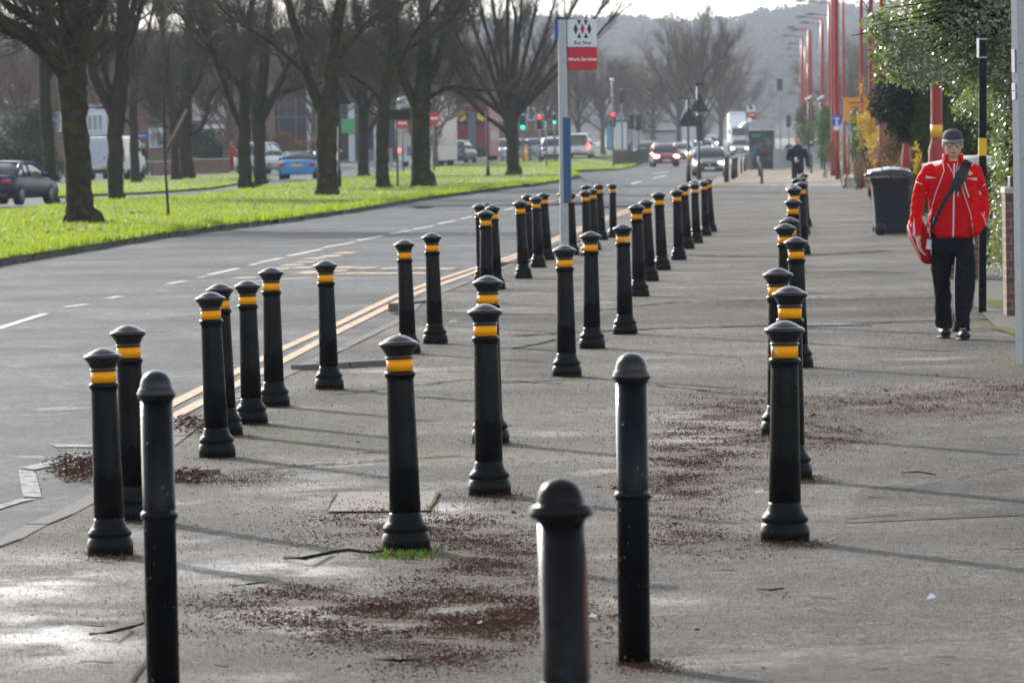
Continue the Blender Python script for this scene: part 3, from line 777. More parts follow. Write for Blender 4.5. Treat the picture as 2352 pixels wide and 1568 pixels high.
def lamp_post(bx, by, tx, ty, label, wpx=None, arm=True, Y=None, Htop=10.2, band=False, head=-1.5, sect=None, wm=.11):
    if Y is None: g = G(bx, by); 
    else: g = P(bx, 312, Y); g.z = zf(g.x, g.y)
    if tx is None: tx = bx - 1; ty = 0
    k = mpp(g.y); r = (wpx * k / 2) if wpx else wm / 2
    p0 = P(bx, 300, g.y); p1 = P(tx, 100, g.y)
    t = thing('lamp_post', label, 'lamp post', g, 0, 'red lamp posts')
    ln = math.atan2(P(tx, ty, g.y).x - g.x, P(tx, ty, g.y).z - g.z); t.rotation_euler = (0, ln, 0)
    bs = sect or [(r * 1.5, 0), (r * 1.5, 1.15), (r, 1.35), (r * .95, 6), (r * .7, Htop)]
    MB().tube([(0, 0, z) for _, z in bs], [q for q, _ in bs], 14).build('column', M['red_post'], t)
    if band: MB().tube([(0, 0, band[0]), (0, 0, band[1])], r * 1.06, 16).build('reflective_band', M['yellow'], t)
    if arm:
        a = MB().tube([(0, 0, Htop - .05), (-.1, 0, Htop + .02), (head, 0, Htop + .14)], [r * .7, .035, .03], 8).build('arm', M['red_post'], t)
        h = MB(); h.loft([[(head - .75, -.08, Htop + .12), (head - .75, .08, Htop + .12), (head - .75, .06, Htop + .16), (head - .75, -.06, Htop + .16)],
                          [(head - .35, -.17, Htop + .08), (head - .35, .17, Htop + .08), (head - .35, .12, Htop + .27), (head - .35, -.12, Htop + .27)],
                          [(head + .05, -.06, Htop + .11), (head + .05, .06, Htop + .11), (head + .05, .05, Htop + .19), (head + .05, -.05, Htop + .19)]])
        h.build('lamp_head', M['galv_dark'], t)
    return t
# the big one behind the man in red: measured section by section
g = G(2152, 522); k = mpp(g.y)
def zz_(y): return (522 - y) * k
r = 13 * k
lamp_post(2152, 522, 2150, 0, 'thick red lamp post with yellow band, behind the man in the red jacket', 26, arm=True, band=(zz_(316), zz_(287)), head=-1.6,
          sect=[(r * 1.47, 0), (r * 1.47, zz_(345)), (r * 1.05, zz_(327)), (r, zz_(320)), (r * .97, zz_(100)), (r * .75, 10.2)])
t = C.objects[-1]
lamp_post(2081, 480, 2084, 0, 'red lamp post rising behind the bin and the beech hedge', 15, sect=None)
lamp_post(2024, 462, 2026, 0, 'red lamp post with thick foot just behind the bin lid', 14)
lamp_post(2001.5, 451, 2000, 0, 'red lamp post with its foot left of the bin', 11)
lamp_post(1981, 431, 1978, 0, 'red lamp post beside the green privet bush, short brown boards at its foot', 9)
lamp_post(1924, 413, 1920, 0, 'red lamp post carrying the round blue sign', 11, sect=[(.10,0),(.10,1.8),(.115,2.5),(.115,9),(.09,10.2)])
lamp_post(1914, 0, 1912, 0, 'red lamp post forming the middle of the thick red cluster', Y=250, wm=.22)
lamp_post(1941, 400, 1936, 0, 'slim red lamp post right of the one with the round blue sign', 7)
ordn = ['first', 'second', 'third', 'fourth', 'fifth', 'sixth', 'seventh', 'eighth', 'ninth', 'tenth', 'eleventh', 'twelfth', 'thirteenth', 'fourteenth', 'fifteenth', 'sixteenth', 'seventeenth', 'eighteenth', 'nineteenth', 'twentieth', 'twenty-first', 'twenty-second', 'twenty-third', 'twenty-fourth', 'twenty-fifth', 'twenty-sixth']
LP = [(1860, 20, 1917, 25), (1837.6, 28.6, 1886.5, 32), (1846, 43, 1889, 45), (1815.5, 53.4, 1856.5, 57), (1823, 60, 1861.6, 62.7), (1802.6, 73.7, 1841.3, 76), (1814.6, 92, 1849.6, 94), (1811, 105.4, 1843, 107),
      (1814.6, 122.6, 1846.9, 124), (1823, 134.5, 1855, 136), (1816.4, 149.7, 1848, 151), (1809, 163, 1836.7, 166), (1806, 173, 1834.9, 173)]
for i, (hx, hy, px, py) in enumerate(LP):
    hz = hor(px); Y = 8.4 * F / (hz - py)
    lamp_post(px + 3.5, 0, px, py, 'red lamp post with outstretched grey lamp head, %s from the front in the receding line' % ordn[i], Y=Y, head=-(px - hx) * mpp(Y) + .4, wm=.26)
lamp_post(1907, 0, 1905, 0, 'red lamp post overlapping the left side of the thick red cluster', Y=330, wm=.30)
for (x, yb, yt, lab) in [(530, 392, 176, 'red post in front of the house with the band of white windows'), (637, 372, 215, 'red post before the dark glazed building, left of the white column'), (408, 405, 292, 'short red post between two dark trunks on the left')]:
    g = G(x + 2, yb); H, ln = lean_of(g, x - 3, yt); k = mpp(g.y)
    t = thing('lamp_post', lab, 'lamp post', g, 0, 'red posts across the road'); t.rotation_euler = (0, ln, 0)
    MB().tube([(0, 0, 0), (0, 0, 1.3), (0, 0, 1.45), (0, 0, H)], [6 * k, 6 * k, 4 * k, 3.6 * k], 12).build('column', M['red_post'], t)
    MB().tube([(0, 0, 1.35), (0, 0, 1.75)], 4.6 * k, 12).build('reflective_band', M['yellow'], t)

# round blue sign on its post
g = G(1924, 413); Y = g.y - .15; c = P(1922, 277, Y)
t = thing('cycle_path_sign', 'round blue shared path sign with white figures on the red post', 'sign', c)
MB().prism([(.235 * math.cos(R(a)), .235 * math.sin(R(a))) for a in range(0, 360, 12)], -.012, .012).build('sign_face', M['sign_blue'], t)
mb = MB(); mb.prism([(.05 * math.cos(R(a)), .05 * math.sin(R(a)) - .02) for a in range(0, 360, 30)], -.02, -.014); mb.prism([(-.04, -.09), (.04, -.09), (.06, -.2), (-.05, -.2)], -.02, -.014)
mb.prism([(-.09, .12), (.09, .12), (.12, .05), (.07, .08), (.0, .05), (-.07, .08), (-.12, .05)], -.02, -.014); mb.build('pictogram', M['white'], t)
c = P(1921, 293.5, Y); t = thing('sign_plate', 'small round grey plate below the blue sign', 'sign', c); MB().prism([(.13 * math.cos(R(a)), .13 * math.sin(R(a))) for a in range(0, 360, 20)], -.01, .01).build('sign_face', M['offwhite'], t)

# back-facing black triangle signs on posts
def tri_sign(bx, by, tx, ty, base_l, base_r, ybase, yapex, label, lamp, rect=None, band=None):
    g = G(bx, by); Y = g.y; k = mpp(Y); H, ln = lean_of(g, tx, ty)
    t = thing('warning_sign', label, 'sign', g); t.rotation_euler = (0, ln, 0)
    z = lambda y: (by - y) * k
    MB().tube([(0, 0, 0), (0, 0, z(by - 38)), (0, 0, z(by - 42)), (0, 0, H)], [5.5 * k, 5.5 * k, 3 * k, 2.6 * k], 10).build('post', M['dark'], t)
    xm = (bx + (tx - bx) * (by - ybase) / (by - ty))
    pl = [((base_l - xm) * k, z(ybase)), ((base_r - xm) * k, z(ybase)), (((base_l + base_r) / 2 - xm) * k, z(yapex))]
    MB().prism(pl, .05, .075).build('sign_back', M['dark'], t)
    MB().box((0, .03, z(ybase - 10)), (8 * k, .05, 2 * k)).build('clip', M['galv_dark'], t)
    if lamp == 'hood': MB().loft([[(-9 * k, -.1, z(ty + 3)), (-9 * k, .1, z(ty + 3)), (-9 * k, .1, z(ty + 1)), (-9 * k, -.1, z(ty + 1))], [(-3 * k, -.12, z(ty + 3)), (-3 * k, .12, z(ty + 3)), (-3 * k, .12, z(ty - 5)), (-3 * k, -.12, z(ty - 5))], [(19 * k, -.1, z(ty + 4)), (19 * k, .1, z(ty + 4)), (19 * k, .1, z(ty + 2)), (19 * k, -.1, z(ty + 2))]]).build('sign_lamp', M['dark'], t)
    if lamp == 'bar': MB().box((0, 0, z(ty + 3)), (36 * k, .12, 3 * k), 0, .03).build('sign_lamp', M['dark'], t)
    if rect: MB().box(((rect[0] + rect[1]) / 2 * k, .04, z((rect[2] + rect[3]) / 2)), ((rect[1] - rect[0]) * k, .03, (rect[3] - rect[2]) * k)).build('plate_back', M['dark'], t, bevel=.04)
    if band: MB().tube([(0, 0, z(band[1])), (0, 0, z(band[0]))], 3.6 * k, 10).build('reflective_band', M['yellow'], t)
    return t
tri_sign(1606, 412, 1602, 193, 1584, 1629, 257, 214, 'black triangular sign back with hooded lamp on the taller post', 'hood', rect=(-5, 9, 264, 324))
tri_sign(1582, 420, 1579, 223, 1556, 1608, 291, 244, 'black triangular sign back with bar lamp on the shorter post', 'bar', band=(354, 370))
tri_sign(779, 432, 777, 190, 752, 806, 240, 190, 'black triangle sign back half hidden behind a mossy trunk', None, rect=(-3, 5, 262, 312))

# rectangular sign backs on the long verge
g = G(914, 430); k = mpp(g.y)
t = thing('direction_sign', 'wide black board on a thin post between the verge trees', 'sign', g)
MB().tube([(0, 0, 0), (-.02, 0, (430 - 255) * k)], 2.2 * k, 8).build('post', M['dark'], t)
MB().box((14 * k, 0, (430 - 264) * k), (80 * k, .04, 24 * k)).build('sign_back', M['dark'], t, bevel=.03)
g = G(1121, 406); k = mpp(g.y)
t = thing('post', 'slim dark post with thick foot on the verge, left of the vase-shaped tree', 'post', g)
MB().tube([(0, 0, 0), (0, 0, 22 * k), (0, 0, 25 * k), (-.03, 0, 150 * k)], [4.2 * k, 4.2 * k, 2.4 * k, 2 * k], 10).build('column', M['dark'], t)
MB().box((3 * k, 0, 146 * k), (12 * k, .06, 2 * k)).build('arm', M['galv_dark'], t)
g = G(1256, 383); k = mpp(g.y)
t = thing('post', 'thin grey post at the verge end, left of the bus stop', 'post', g)
MB().tube([(0, 0, 0), (0, 0, 105 * k)], 1.8 * k, 8).build('column', M['galv_dark'], t)

# no-entry signs
def noentry(px, py, r, Y, label):
    c = P(px, py, Y); k = mpp(Y); gz = zf(c.x, c.y)
    t = thing('no_entry_sign', label, 'sign', (c.x, c.y, gz), 0, 'no entry signs')
    rr = r * k; z = c.z - gz
    MB().tube([(0, .05, 0), (0, .05, z + rr)], 2 * k, 8).build('post', M['galv_dark'], t)
    f = MB().prism([(rr * math.cos(R(a)), z + rr * math.sin(R(a))) for a in range(0, 360, 10)], -.02, .01).build('sign_face', M['sign_red2'], t)
    MB().box((0, -.025, z), (rr * 1.5, .012, rr * .36)).build('white_bar', M['white'], t)
M['sign_red2'] = pm('sign_red_bright', (.62, .03, .02), .5, var=.05)
noentry(995, 272, 15.5, 262, 'red round no entry sign right of the big verge tree'); noentry(924, 283, 14, 262, 'red round no entry sign left of the big verge tree, below the black board')

# traffic lights
M['lit_red'] = emit('lit_red_lamp', (1, .03, .02), 2.2); M['lit_green'] = emit('lit_green_lamp', (.02, .9, .45), 1.5); M['lit_amber'] = emit('lit_amber_lamp', (1, .5, .05), 5)
def tlight(px, ytop, ybot, yb, wpx, label, lit=None, rim=False, Y=None, back=False, pole=True, side=0, posty=None):
    g = G(px, yb) if Y is None else P(px, 312, Y)
    if Y is not None: g.z = zf(g.x, g.y)
    k = mpp(g.y); zt = P(px, ytop, g.y).z - g.z; zb = P(px, ybot, g.y).z - g.z
    t = thing('traffic_light', label, 'traffic light', g, 0, 'traffic lights at the junction')
    MB().tube([(side * k, 0, 0), (side * k, 0, (zt + .1) if posty is None else P(px, posty, g.y).z - g.z)], .06, 8).build('pole', M['galv_dark'] , t)
    w = wpx * k; h = zt - zb
    if rim: MB().box((0, -.10, (zt + zb) / 2), (w * 1.55, .02, h * 1.12)).build('backing_board', M['white'], t, bevel=.05); MB().box((0, -.115, (zt + zb) / 2), (w * 1.38, .02, h * 1.05)).build('board_face', M['galv_dark'], t, bevel=.05)
    hd = MB().box((0, -.2, (zt + zb) / 2), (w, .2, h)).build('signal_head', M['dark'], t, bevel=.03)
    for i in range(3):
        z = zt - h * (i + .5) / 3; r = min(w * .36, h * .14)
        nm = {0: 'red', 1: 'amber', 2: 'green'}[i]
        mat = M['lit_' + nm] if lit == nm else M['ink']
        MB().prism([(r * math.cos(R(a)), z + r * math.sin(R(a))) for a in range(0, 360, 24)], -.325, -.30).build('lens', mat, hd)
        MB().tube([(0, -.30, z + r * 1.05), (0, -.42, z + r * 1.0)], [r * .4, r * .3], 6).build('visor', M['dark'], hd)
    return t
tlight(1202, 265, 298, 372, 13, 'traffic light in a white-rimmed board showing green at the bottom', 'green', True)
tlight(1241, 264, 297, 374, 12, 'traffic light in a white-rimmed board showing red, beside the bus stop', 'red', True)
tlight(1275, 262, 285, 372, 9, 'small traffic light showing green, close left of the bus stop pole', 'green')
tlight(1409, 257, 292, 372, 13, 'traffic light showing red right of the bus stop, under the camera mast', 'red')
tlight(1430, 207, 238, 372, 11, 'dark traffic light back high on the grey mast right of the bus stop', None)
tlight(1452, 262, 296, 372, 12, 'dark traffic light back next to the thick grey pole by the railings', None)
tlight(1468, 262, 300, 374, 14, 'dark traffic light back right of the thick grey pole by the railings', None)
tlight(1537, 251, 262, 338, 14, 'small dark sign head on a thin pole among the far trees', None)
tlight(1793, 181, 208, 345, 14, 'grey traffic light back on a tall pole above the bus shelter', None)
tlight(1812, 265, 292, 350, 11, 'dark traffic light right of the bus shelter pole', None)
tlight(1840, 262, 290, 350, 13, 'dark traffic light left of the tilted white lamp panels', None)
tlight(1732, 262, 288, 345, 9, 'small dark traffic light above the bus shelter roof', None)
tlight(1202, 194, 203, 368, 6, 'high green signal glowing among the branches of the vase-shaped tree', 'green')
g = P(1408, 312, 330); k = mpp(330)
t = thing('camera_mast', 'thin dark mast with a white globe camera on top', 'mast', (g.x, g.y, -.4)); MB().tube([(0, 0, 0), (0, 0, P(1408, 186, 330).z + .4)], .05, 8).build('pole', M['galv_dark'], t); MB().ell((0, 0, P(1408, 184, 330).z + .4), (.13, .13, .11)).build('camera_globe', M['white'], t)
for (x, y0, lab) in [(1858, 225, 'left'), (1886, 225, 'right')]:
    g = P(x, 312, 300); t = thing('solar_panel_post', 'tilted white panel on a dark post, the %s one of two' % lab, 'post', (g.x, g.y, -.45)); z = P(x, y0, 300).z + .45
    MB().tube([(0, 0, 0), (0, 0, z)], .05, 8).build('pole', M['dark'], t); MB().box((0, 0, z), (.42, .3, .13), 0, -.5).build('panel', M['white'], t)
# keep-left bollard
g = G(1206, 371); k = mpp(g.y); t = thing('keep_left_bollard', 'short yellow lit traffic bollard by the railings', 'bollard', g)
MB().box((0, 0, .55), (.42, .2, 1.1)).build('shell', M['amber'], t, bevel=.12); MB().box((0, -.11, .7), (.26, .02, .3)).build('face', M['white'], t)

# plain black bollards beyond the crossing
for i, (x, yt, yb, w, lab) in enumerate([(1669, 362, 419, 12, 'nearest plain black post at the pale paving edge'), (1684, 364, 412, 10, 'plain black post, second along the pale paving edge'), (1691, 362, 408, 8, 'plain black post, third along the pale paving edge'), (1703, 358, 398, 5, 'plain black post, fourth along the pale paving edge'),
        (1711, 357, 394, 6, 'plain black post, fifth along the pale paving edge'), (1717, 355, 390, 5, 'plain black post nearest the bus shelter corner'), (1744, 358, 405, 5.5, 'slim black post in front of the shelter poster'), (1750, 371, 423, 6, 'slim black post at the front edge of the pale paving')]):
    g = G(x, yb); k = mpp(g.y); H = (yb - yt) * k
    t = thing('bollard', lab, 'bollard', g, 0, 'plain black posts beyond the crossing'); r = w * k / 2
    MB().lathe([(0, 0), (r, 0), (r, H * .97), (0, H * .97)], 14).build('shaft', M['dark'], t); MB().lathe([(0, H * .96), (r * 1.15, H * .96), (r * 1.15, H * .98), (r * .8, H), (0, H)], 14).build('cap', M['black'], t)
g = G(1864, 399); k = mpp(g.y); t = thing('bollard', 'slim black post standing in a tuft of grass, beside the far walker', 'bollard', g); MB().lathe([(0, 0), (.045, 0), (.045, 42 * k), (.03, 46 * k), (0, 46 * k)], 12).build('shaft', M['dark'], t)

# bus shelter
g = G(1750, 391); k = mpp(g.y)
t = thing('bus_shelter', 'glass bus shelter with curved grey roof and a dark poster end panel', 'bus shelter', g)
z = lambda y: (391 - y) * k
MB().box((0, 0, (z(389) + z(300)) / 2), (1.42, .14, z(300) - z(389))).build('poster_case', M['dark'], t, bevel=.03)
M['poster'] = pm('dark_poster', (.035, .026, .026), .4, var=.9, vs=2.2, spots=(1.6, .56, (.05, .12, .16)))
p_ = MB().box((0, -.08, (z(372) + z(305)) / 2), (1.24, .02, z(305) - z(372))).build('poster', M['poster'], t)
MB().box((-.3, -.095, z(311)), (.5, .015, .2)).build('poster_block', pm('poster_green', (.02, .22, .12), .5), p_)
for i, zz0 in enumerate((353, 357, 361)): MB().box((0, -.08, z(zz0)), (.9, .02, .03)).build('lettering', M['offwhite'], p_)
MB().box((.02, 0, z(297)), (1.5, .2, .16)).build('light_box', M['white'], t, bevel=.04)
rf = [(1.15 * math.cos(R(a)), z(292) + .42 * math.sin(R(a))) for a in range(0, 181, 15)]
MB().prism(rf, -.3, 3.4).build('roof', M['galv'], t)
for x, y in ((-.72, .1), (.74, .1), (-.72, 3.2), (.74, 3.2)): MB().box((x, y, z(292) / 2), (.07, .07, z(292))).build('frame_post', M['galv'], t)
M['clear'] = pm('shelter_glass', (.35, .38, .38), .1, spec=.7)
MB().box((.74, 1.6, 1.3), (.01, 2.9, 1.7)).build('glass_panel', M['clear'], t)

# railings
def railing(p0, p1, h, label, mat, step=.14, name='railing'):
    a, b = G(*p0), G(*p1); d = b - a; L = d.length; ang = math.atan2(d.y, d.x)
    t = thing(name, label, 'railing', a); mbp = MB(); mbb = MB(); n = max(1, int(L / 2.0))
    for i in range(n + 1):
        q = d * (i / n); MB().box((q.x, q.y, q.z + h / 2), (.07, .07, h), ang).build('post', mat, t)
    mbr = MB()
    for zz0 in (h - .04, .15): mbr.tube([(0, 0, zz0), (d.x, d.y, d.z + zz0)], .028, 6)
    m_ = min(260, int(L / step))
    for i in range(m_): q = d * ((i + .5) / m_); mbb.box((q.x, q.y, q.z + h / 2), (.018, .018, h - .2), ang)
    mbr.build('rail', mat, t); mbb.build('baluster', mat, t, fixn=False); return t
M['green_rail'] = pm('green_paint', (.03, .09, .06), .6); M['brown_rail'] = pm('brown_paint', (.10, .075, .06), .7); M['grey_rail'] = pm('grey_rail_paint', (.30, .33, .33), .6)
railing((1355, 366), (1412, 372), 1.0, 'green railing on the short verge beside the white people carrier', M['green_rail'])
railing((1410, 380), (1462, 379), 1.1, 'brown railing curving round the short verge end', M['brown_rail'], .10)
railing((1462, 380), (1492, 373), 1.1, 'green railing behind the brown one near the road corner', M['green_rail'])
railing((1150, 372), (1290, 368), 1.0, 'grey railing behind the verge in front of the waiting cars', M['grey_rail'])
railing((1778, 392), (1915, 380), 1.25, 'pale railing behind the walking man on the far pavement', M['grey_rail'])
railing((930 - 90, 386), (1000 - 100, 384), 1.1, 'green grey railing beside the white bus', M['grey_rail'])

# inspection cover and grating in the pavement
g0 = [G(775, 1130, .008), G(1010, 1126, .008), G(985, 1172, .008), G(750, 1174, .008)]
t = thing('inspection_cover', 'rectangular tan inspection cover edged with moss, left of the near bollard', 'cover', (0, 0, 0))
MB().add(g0, [(0, 1, 2, 3)]).build('cover_plate', pm('worn_cover', (.11, .09, .07), .8, var=.5, vs=12, bump=.003, bs=60, world=True), t, fixn=False)
mo = lineobj('m', [(1006, 1128), (996, 1150), (982, 1172)], .022, 'moss', .012); mo.build('moss_edge', M['moss'], t, fixn=False)
lineobj('m', [(775, 1130), (762, 1150), (750, 1174)], .008, 'joint', .012).build('dirt_edge', M['joint'], t, fixn=False); lineobj('m', [(750, 1174), (860, 1173), (985, 1172)], .03, 'joint', .012).build('dirt_edge', M['joint'], t, fixn=False)
t = thing('drain_grating', 'flat metal grating in the pavement behind the right-hand bollards', 'grating', G(1890, 746, .006))
mb = MB()
for i in range(14): mb.box((-.3 + i * .045, 0, .004), (.018, .55, .008), .5)
mb.build('bars', M['galv_dark'], t, fixn=False)

# ================================================================== WHEELIE BIN
g = G(2046, 540); k = mpp(g.y); s = 1.0
t = thing('wheelie_bin', 'dark grey wheelie bin with a glossy blue-black lid by the hedge', 'bin', (g.x, g.y + .3, 0), R(0))
M['bin'] = pm('bin_plastic', (.010, .015, .019), .45, spec=.2, var=.2, vs=6, bump=.001, bs=80); M['lid'] = pm('bin_lid_plastic', (.010, .016, .030), .22, coat=.5, bump=.004, bs=9)
def bx_(x): return (x - 2046) * k
def bz_(y): return (540 - y) * k
secs = []
for (y, xl, xr, hd) in [(538, 2014, 2090, .22), (534, 2013, 2091, .23), (470, 2010, 2092, .26), (425, 2006, 2092, .28), (418, 2003, 2093, .29), (408, 2000, 2094, .30)]:
    z_ = bz_(y); x0_, x1_ = bx_(xl), bx_(xr); c_ = .05
    secs.append([(x0_ + c_, -hd, z_), (x1_ - c_, -hd, z_), (x1_, -hd + c_, z_), (x1_, hd - c_, z_), (x1_ - c_, hd, z_), (x0_ + c_, hd, z_), (x0_, hd - c_, z_), (x0_, -hd + c_, z_)])
MB().loft(secs, smooth=False).build('body', M['bin'], t, bevel=.012)
secs = []
for (x, y, h, hd) in [(1996, 395, 7, .20), (2002, 391, 10, .29), (2020, 389, 12, .31), (2045, 385, 15, .31), (2070, 386, 15, .31), (2090, 390, 13, .31), (2095, 393, 10, .29)]:
    a_, b_ = bz_(y + h + 3), bz_(y)
    secs.append([(bx_(x), -hd, a_), (bx_(x), hd, a_), (bx_(x), hd, b_ - .03), (bx_(x), hd * .6, b_), (bx_(x), 0, b_ + .012), (bx_(x), -hd * .6, b_), (bx_(x), -hd, b_ - .03)])
l_ = MB().loft(secs, smooth=False).build('lid', M['lid'], t, bevel=.012)
MB().tube([(bx_(1994), -.24, bz_(402)), (bx_(1994), .24, bz_(402))], .02, 8).build('handle', M['bin'], t)
for yy_ in (-.27, .25):
    w_ = MB(); w_.tube([(bx_(2024), yy_ - .03, .1), (bx_(2024), yy_ + .03, .1)], .105, 22); w_.build('wheel', M['rubber'], t)
MB().tube([(bx_(2024), -.3, .1), (bx_(2024), .3, .1)], .03, 10).build('axle', M['dark'], t)
MB().tube([(bx_(2024), -.31, .1), (bx_(2024), -.302, .1)], .06, 16).build('hub', M['bin'], t)

# ================================================================== GARDEN WALLS AND PIERS
g = G(2326, 728); k = mpp(g.y)
t = thing('brick_pier', 'mossy brick gate pier with stone cap beside the steel column', 'pier', (g.x + .05, g.y + .2, 0))
Hh = (728 - 445) * k
MB().box((0, 0, Hh / 2), (40 * k * 1.25, .34, Hh)).build('brickwork', M['brick_moss'], t)
MB().box((.01, 0, Hh + .03), (.24 + .0, .42, .06)).build('cap_stone', M['stone'], t, bevel=.01)
MB().box((.03, 0, Hh + .11), (.16, .24, .10)).build('finial_block', M['dark'], t, bevel=.01)
g = G(2220, 640); k = mpp(g.y)
t = thing('brick_pier', 'low brick pier with a wide pale stone cap behind the man in red', 'pier', (P(2217, 640, g.y).x, g.y + .2, 0))
MB().box((0, 0, .60), (.42, .4, 1.2)).build('brickwork', M['brick_moss'], t)
zc = P(2230, 385, g.y).z
MB().box((.08, 0, (1.2 + zc) / 2), (.42, .4, zc - 1.2 + .001)).build('upper_brickwork', M['brick'], t)
MB().stack([(.15, 0, zc, .62, .5), (.15, 0, zc + .05, .62, .5), (.15, 0, zc + .14, .12, .1)], 4).build('cap_stone', M['stone'], t)
a, b = G(1988, 433), G(2000, 452)
t = thing('timber_boards', 'weathered brown boards standing beside the red post left of the bin', 'fence', (a.x, a.y, 0))
for i in range(3): MB().box((.05 + i * .16, -i * 1.2, .42), (.13, .05, .84), .2).build('board', M['wood'], t)
# ================================================================== TREES
class TB:                                            # fast collector for branches
    def __init__(s): s.V = []; s.F = []; s.n = 0
    def tube(s, pts, rads, n):
        rings = []; ref = Vector((1, 0, 0))
        for i, p in enumerate(pts):
            t = (pts[min(len(pts) - 1, i + 1)] - pts[max(0, i - 1)]).normalized()
            u = ref - t * ref.dot(t)
            if u.length < .1: ref = Vector((0, 1, 0)); u = ref - t * ref.dot(t)
            u.normalize(); w = t.cross(u)
            for k in range(n):
                a = 6.28319 * k / n; s.V.append(p + u * (rads[i] * math.cos(a)) + w * (rads[i] * math.sin(a)))
        for i in range(len(pts) - 1):
            o = s.n + i * n
            for k in range(n): s.F.append((o + k, o + (k + 1) % n, o + n + (k + 1) % n, o + n + k))
        s.n += len(pts) * n
    def build(s, name, mat, parent):
        V = np.array([(v.x, v.y, v.z) for v in s.V]); return npmesh(name, V, np.array(s.F), mat, parent, smooth=True)
def grow(tb, pts, rads, lev, rg, cfg):
    n = cfg['n'][lev]
    if n <= 0: return
    seg = len(pts) - 1
    for _ in range(n):
        t = rg.uniform(cfg.get('t0', .2) if lev == 0 else .12, 1.0) * seg; i = min(seg - 1, int(t)); f = t - i
        p = pts[i].lerp(pts[i + 1], f); d = (pts[i + 1] - pts[i]).normalized(); r0 = rads[i] + (rads[i + 1] - rads[i]) * f
        rv = Vector((rg.gauss(0, 1), rg.gauss(0, 1), rg.gauss(0, 1))); pe = rv - d * rv.dot(d)
        if pe.length < 1e-3: continue
        pe.normalize(); a = rg.uniform(*cfg['ang'])
        dr = (d * math.cos(a) + pe * math.sin(a) + Vector((0, 0, cfg['up']))).normalized()
        L = cfg['len'][lev] * rg.uniform(.55, 1.25) * (1.15 - .5 * t / seg)
        r = min(r0 * .7, cfg['r'][lev]) 
        ns = cfg['seg'][lev]; q = [p]; rr = [r]; cv = Vector((rg.gauss(0, 1), rg.gauss(0, 1), rg.gauss(0, .6))) * .16
        dd = dr
        for j in range(ns):
            dd = (dd + cv / ns * 1.6 + Vector((0, 0, cfg['up'] * .35)) + Vector((rg.gauss(0, .07), rg.gauss(0, .07), rg.gauss(0, .07)))).normalized()
            q.append(q[-1] + dd * (L / ns)); rr.append(r * (1 - .72 * (j + 1) / ns))
        tb.tube(q, rr, 5 if r > .03 else 3)
        if lev + 1 < len(cfg['n']): grow(tb, q, rr, lev + 1, rg, cfg)
CFG = dict(n=[11, 9, 8], len=[1.9, 1.2, .85], r=[.042, .015, .0070], seg=[5, 4, 3], ang=(.35, 1.0), up=.16, t0=.18)
def tree_px(label, bx, by, limbs, cfg=None, mat='bark', seed=1, ext=3.2, name='street_tree', spread=.25, extra=0, twig='twig', group='bare trees on the long verge'):
    rg = random.Random(seed); cf = dict(CFG); cf.update(cfg or {})
    g = G(bx, by, .02); Y = g.y; k = mpp(Y)
    t = thing(name, label, 'tree', g, 0, group)
    tb = TB(); tw = TB()
    allb = []
    for li, lb in enumerate(limbs):
        q = []; rr = []; sl = 0 if li == 0 else rg.uniform(-spread, spread) * 1.6; y0 = 0
        acc = 0; last = None
        for (x, y, w) in lb:
            p = P(x, y, Y) - g
            if last is not None: acc += (p - last).length
            last = p.copy()
            q.append(p + Vector((0, acc * sl, 0))); rr.append(max(.012, w * k / 2))
        # refine
        q2 = [q[0]]; r2 = [rr[0]]
        for i in range(len(q) - 1):
            a0 = q[max(0, i - 1)]; a1 = q[i]; a2 = q[i + 1]; a3 = q[min(len(q) - 1, i + 2)]
            for j in (1, 2, 3, 4):
                u = j / 4; c_ = .5 * ((2 * a1) + (a2 - a0) * u + (2 * a0 - 5 * a1 + 4 * a2 - a3) * u * u + (3 * a1 - a0 - 3 * a2 + a3) * u ** 3)
                rj = rr[i] + (rr[i + 1] - rr[i]) * u
                c_ += Vector((rg.gauss(0, 1), rg.gauss(0, 1), 0)) * rj * .05
                q2.append(c_); r2.append(rj * (1 + rg.gauss(0, .035)))
        if li == 0:                                   # flare with roots at the foot
            r2[0] *= 1.05
        e = ext * rg.uniform(.7, 1.2); n_e = 5; dd = (q2[-1] - q2[-3]).normalized(); r_e = r2[-1]
        if ext > 0:
            for j in range(n_e):
                dd = (dd + Vector((rg.gauss(0, .13), rg.gauss(0, .13), .13))).normalized()
                q2.append(q2[-1] + dd * e / n_e); r2.append(r_e * (1 - .85 * (j + 1) / n_e) + .01)
        tb.tube(q2, r2, 12 if r2[0] > .12 else 8)
        allb.append((q2, r2, li))
    for _ in range(extra):                             # further limbs the picture shows only as a tangle
        q0, r0, li = rg.choice(allb[:max(1, len(limbs))]); i = rg.randrange(len(q0) // 3, len(q0) - 2)
        d = Vector((rg.gauss(0, 1), rg.gauss(0, 1), rg.uniform(.3, 1.2))).normalized(); q = [q0[i]]; r = min(r0[i] * .6, .09); rr = [r]
        L = rg.uniform(2, 4)
        for j in range(7):
            d = (d + Vector((rg.gauss(0, .1), rg.gauss(0, .1), .06))).normalized(); q.append(q[-1] + d * L / 7); rr.append(r * (1 - .8 * (j + 1) / 7))
        tb.tube(q, rr, 7); allb.append((q, rr, 99))
    for q2, r2, li in allb:
        st = next((i for i, p in enumerate(q2) if li or p.z > 2.2), 0)
        if len(q2) - st > 2: grow(tw, q2[st:], r2[st:], 0, rg, cf)
    tb.build('trunk', M[mat], t); tw.build('crown', M[twig], t)
    return t
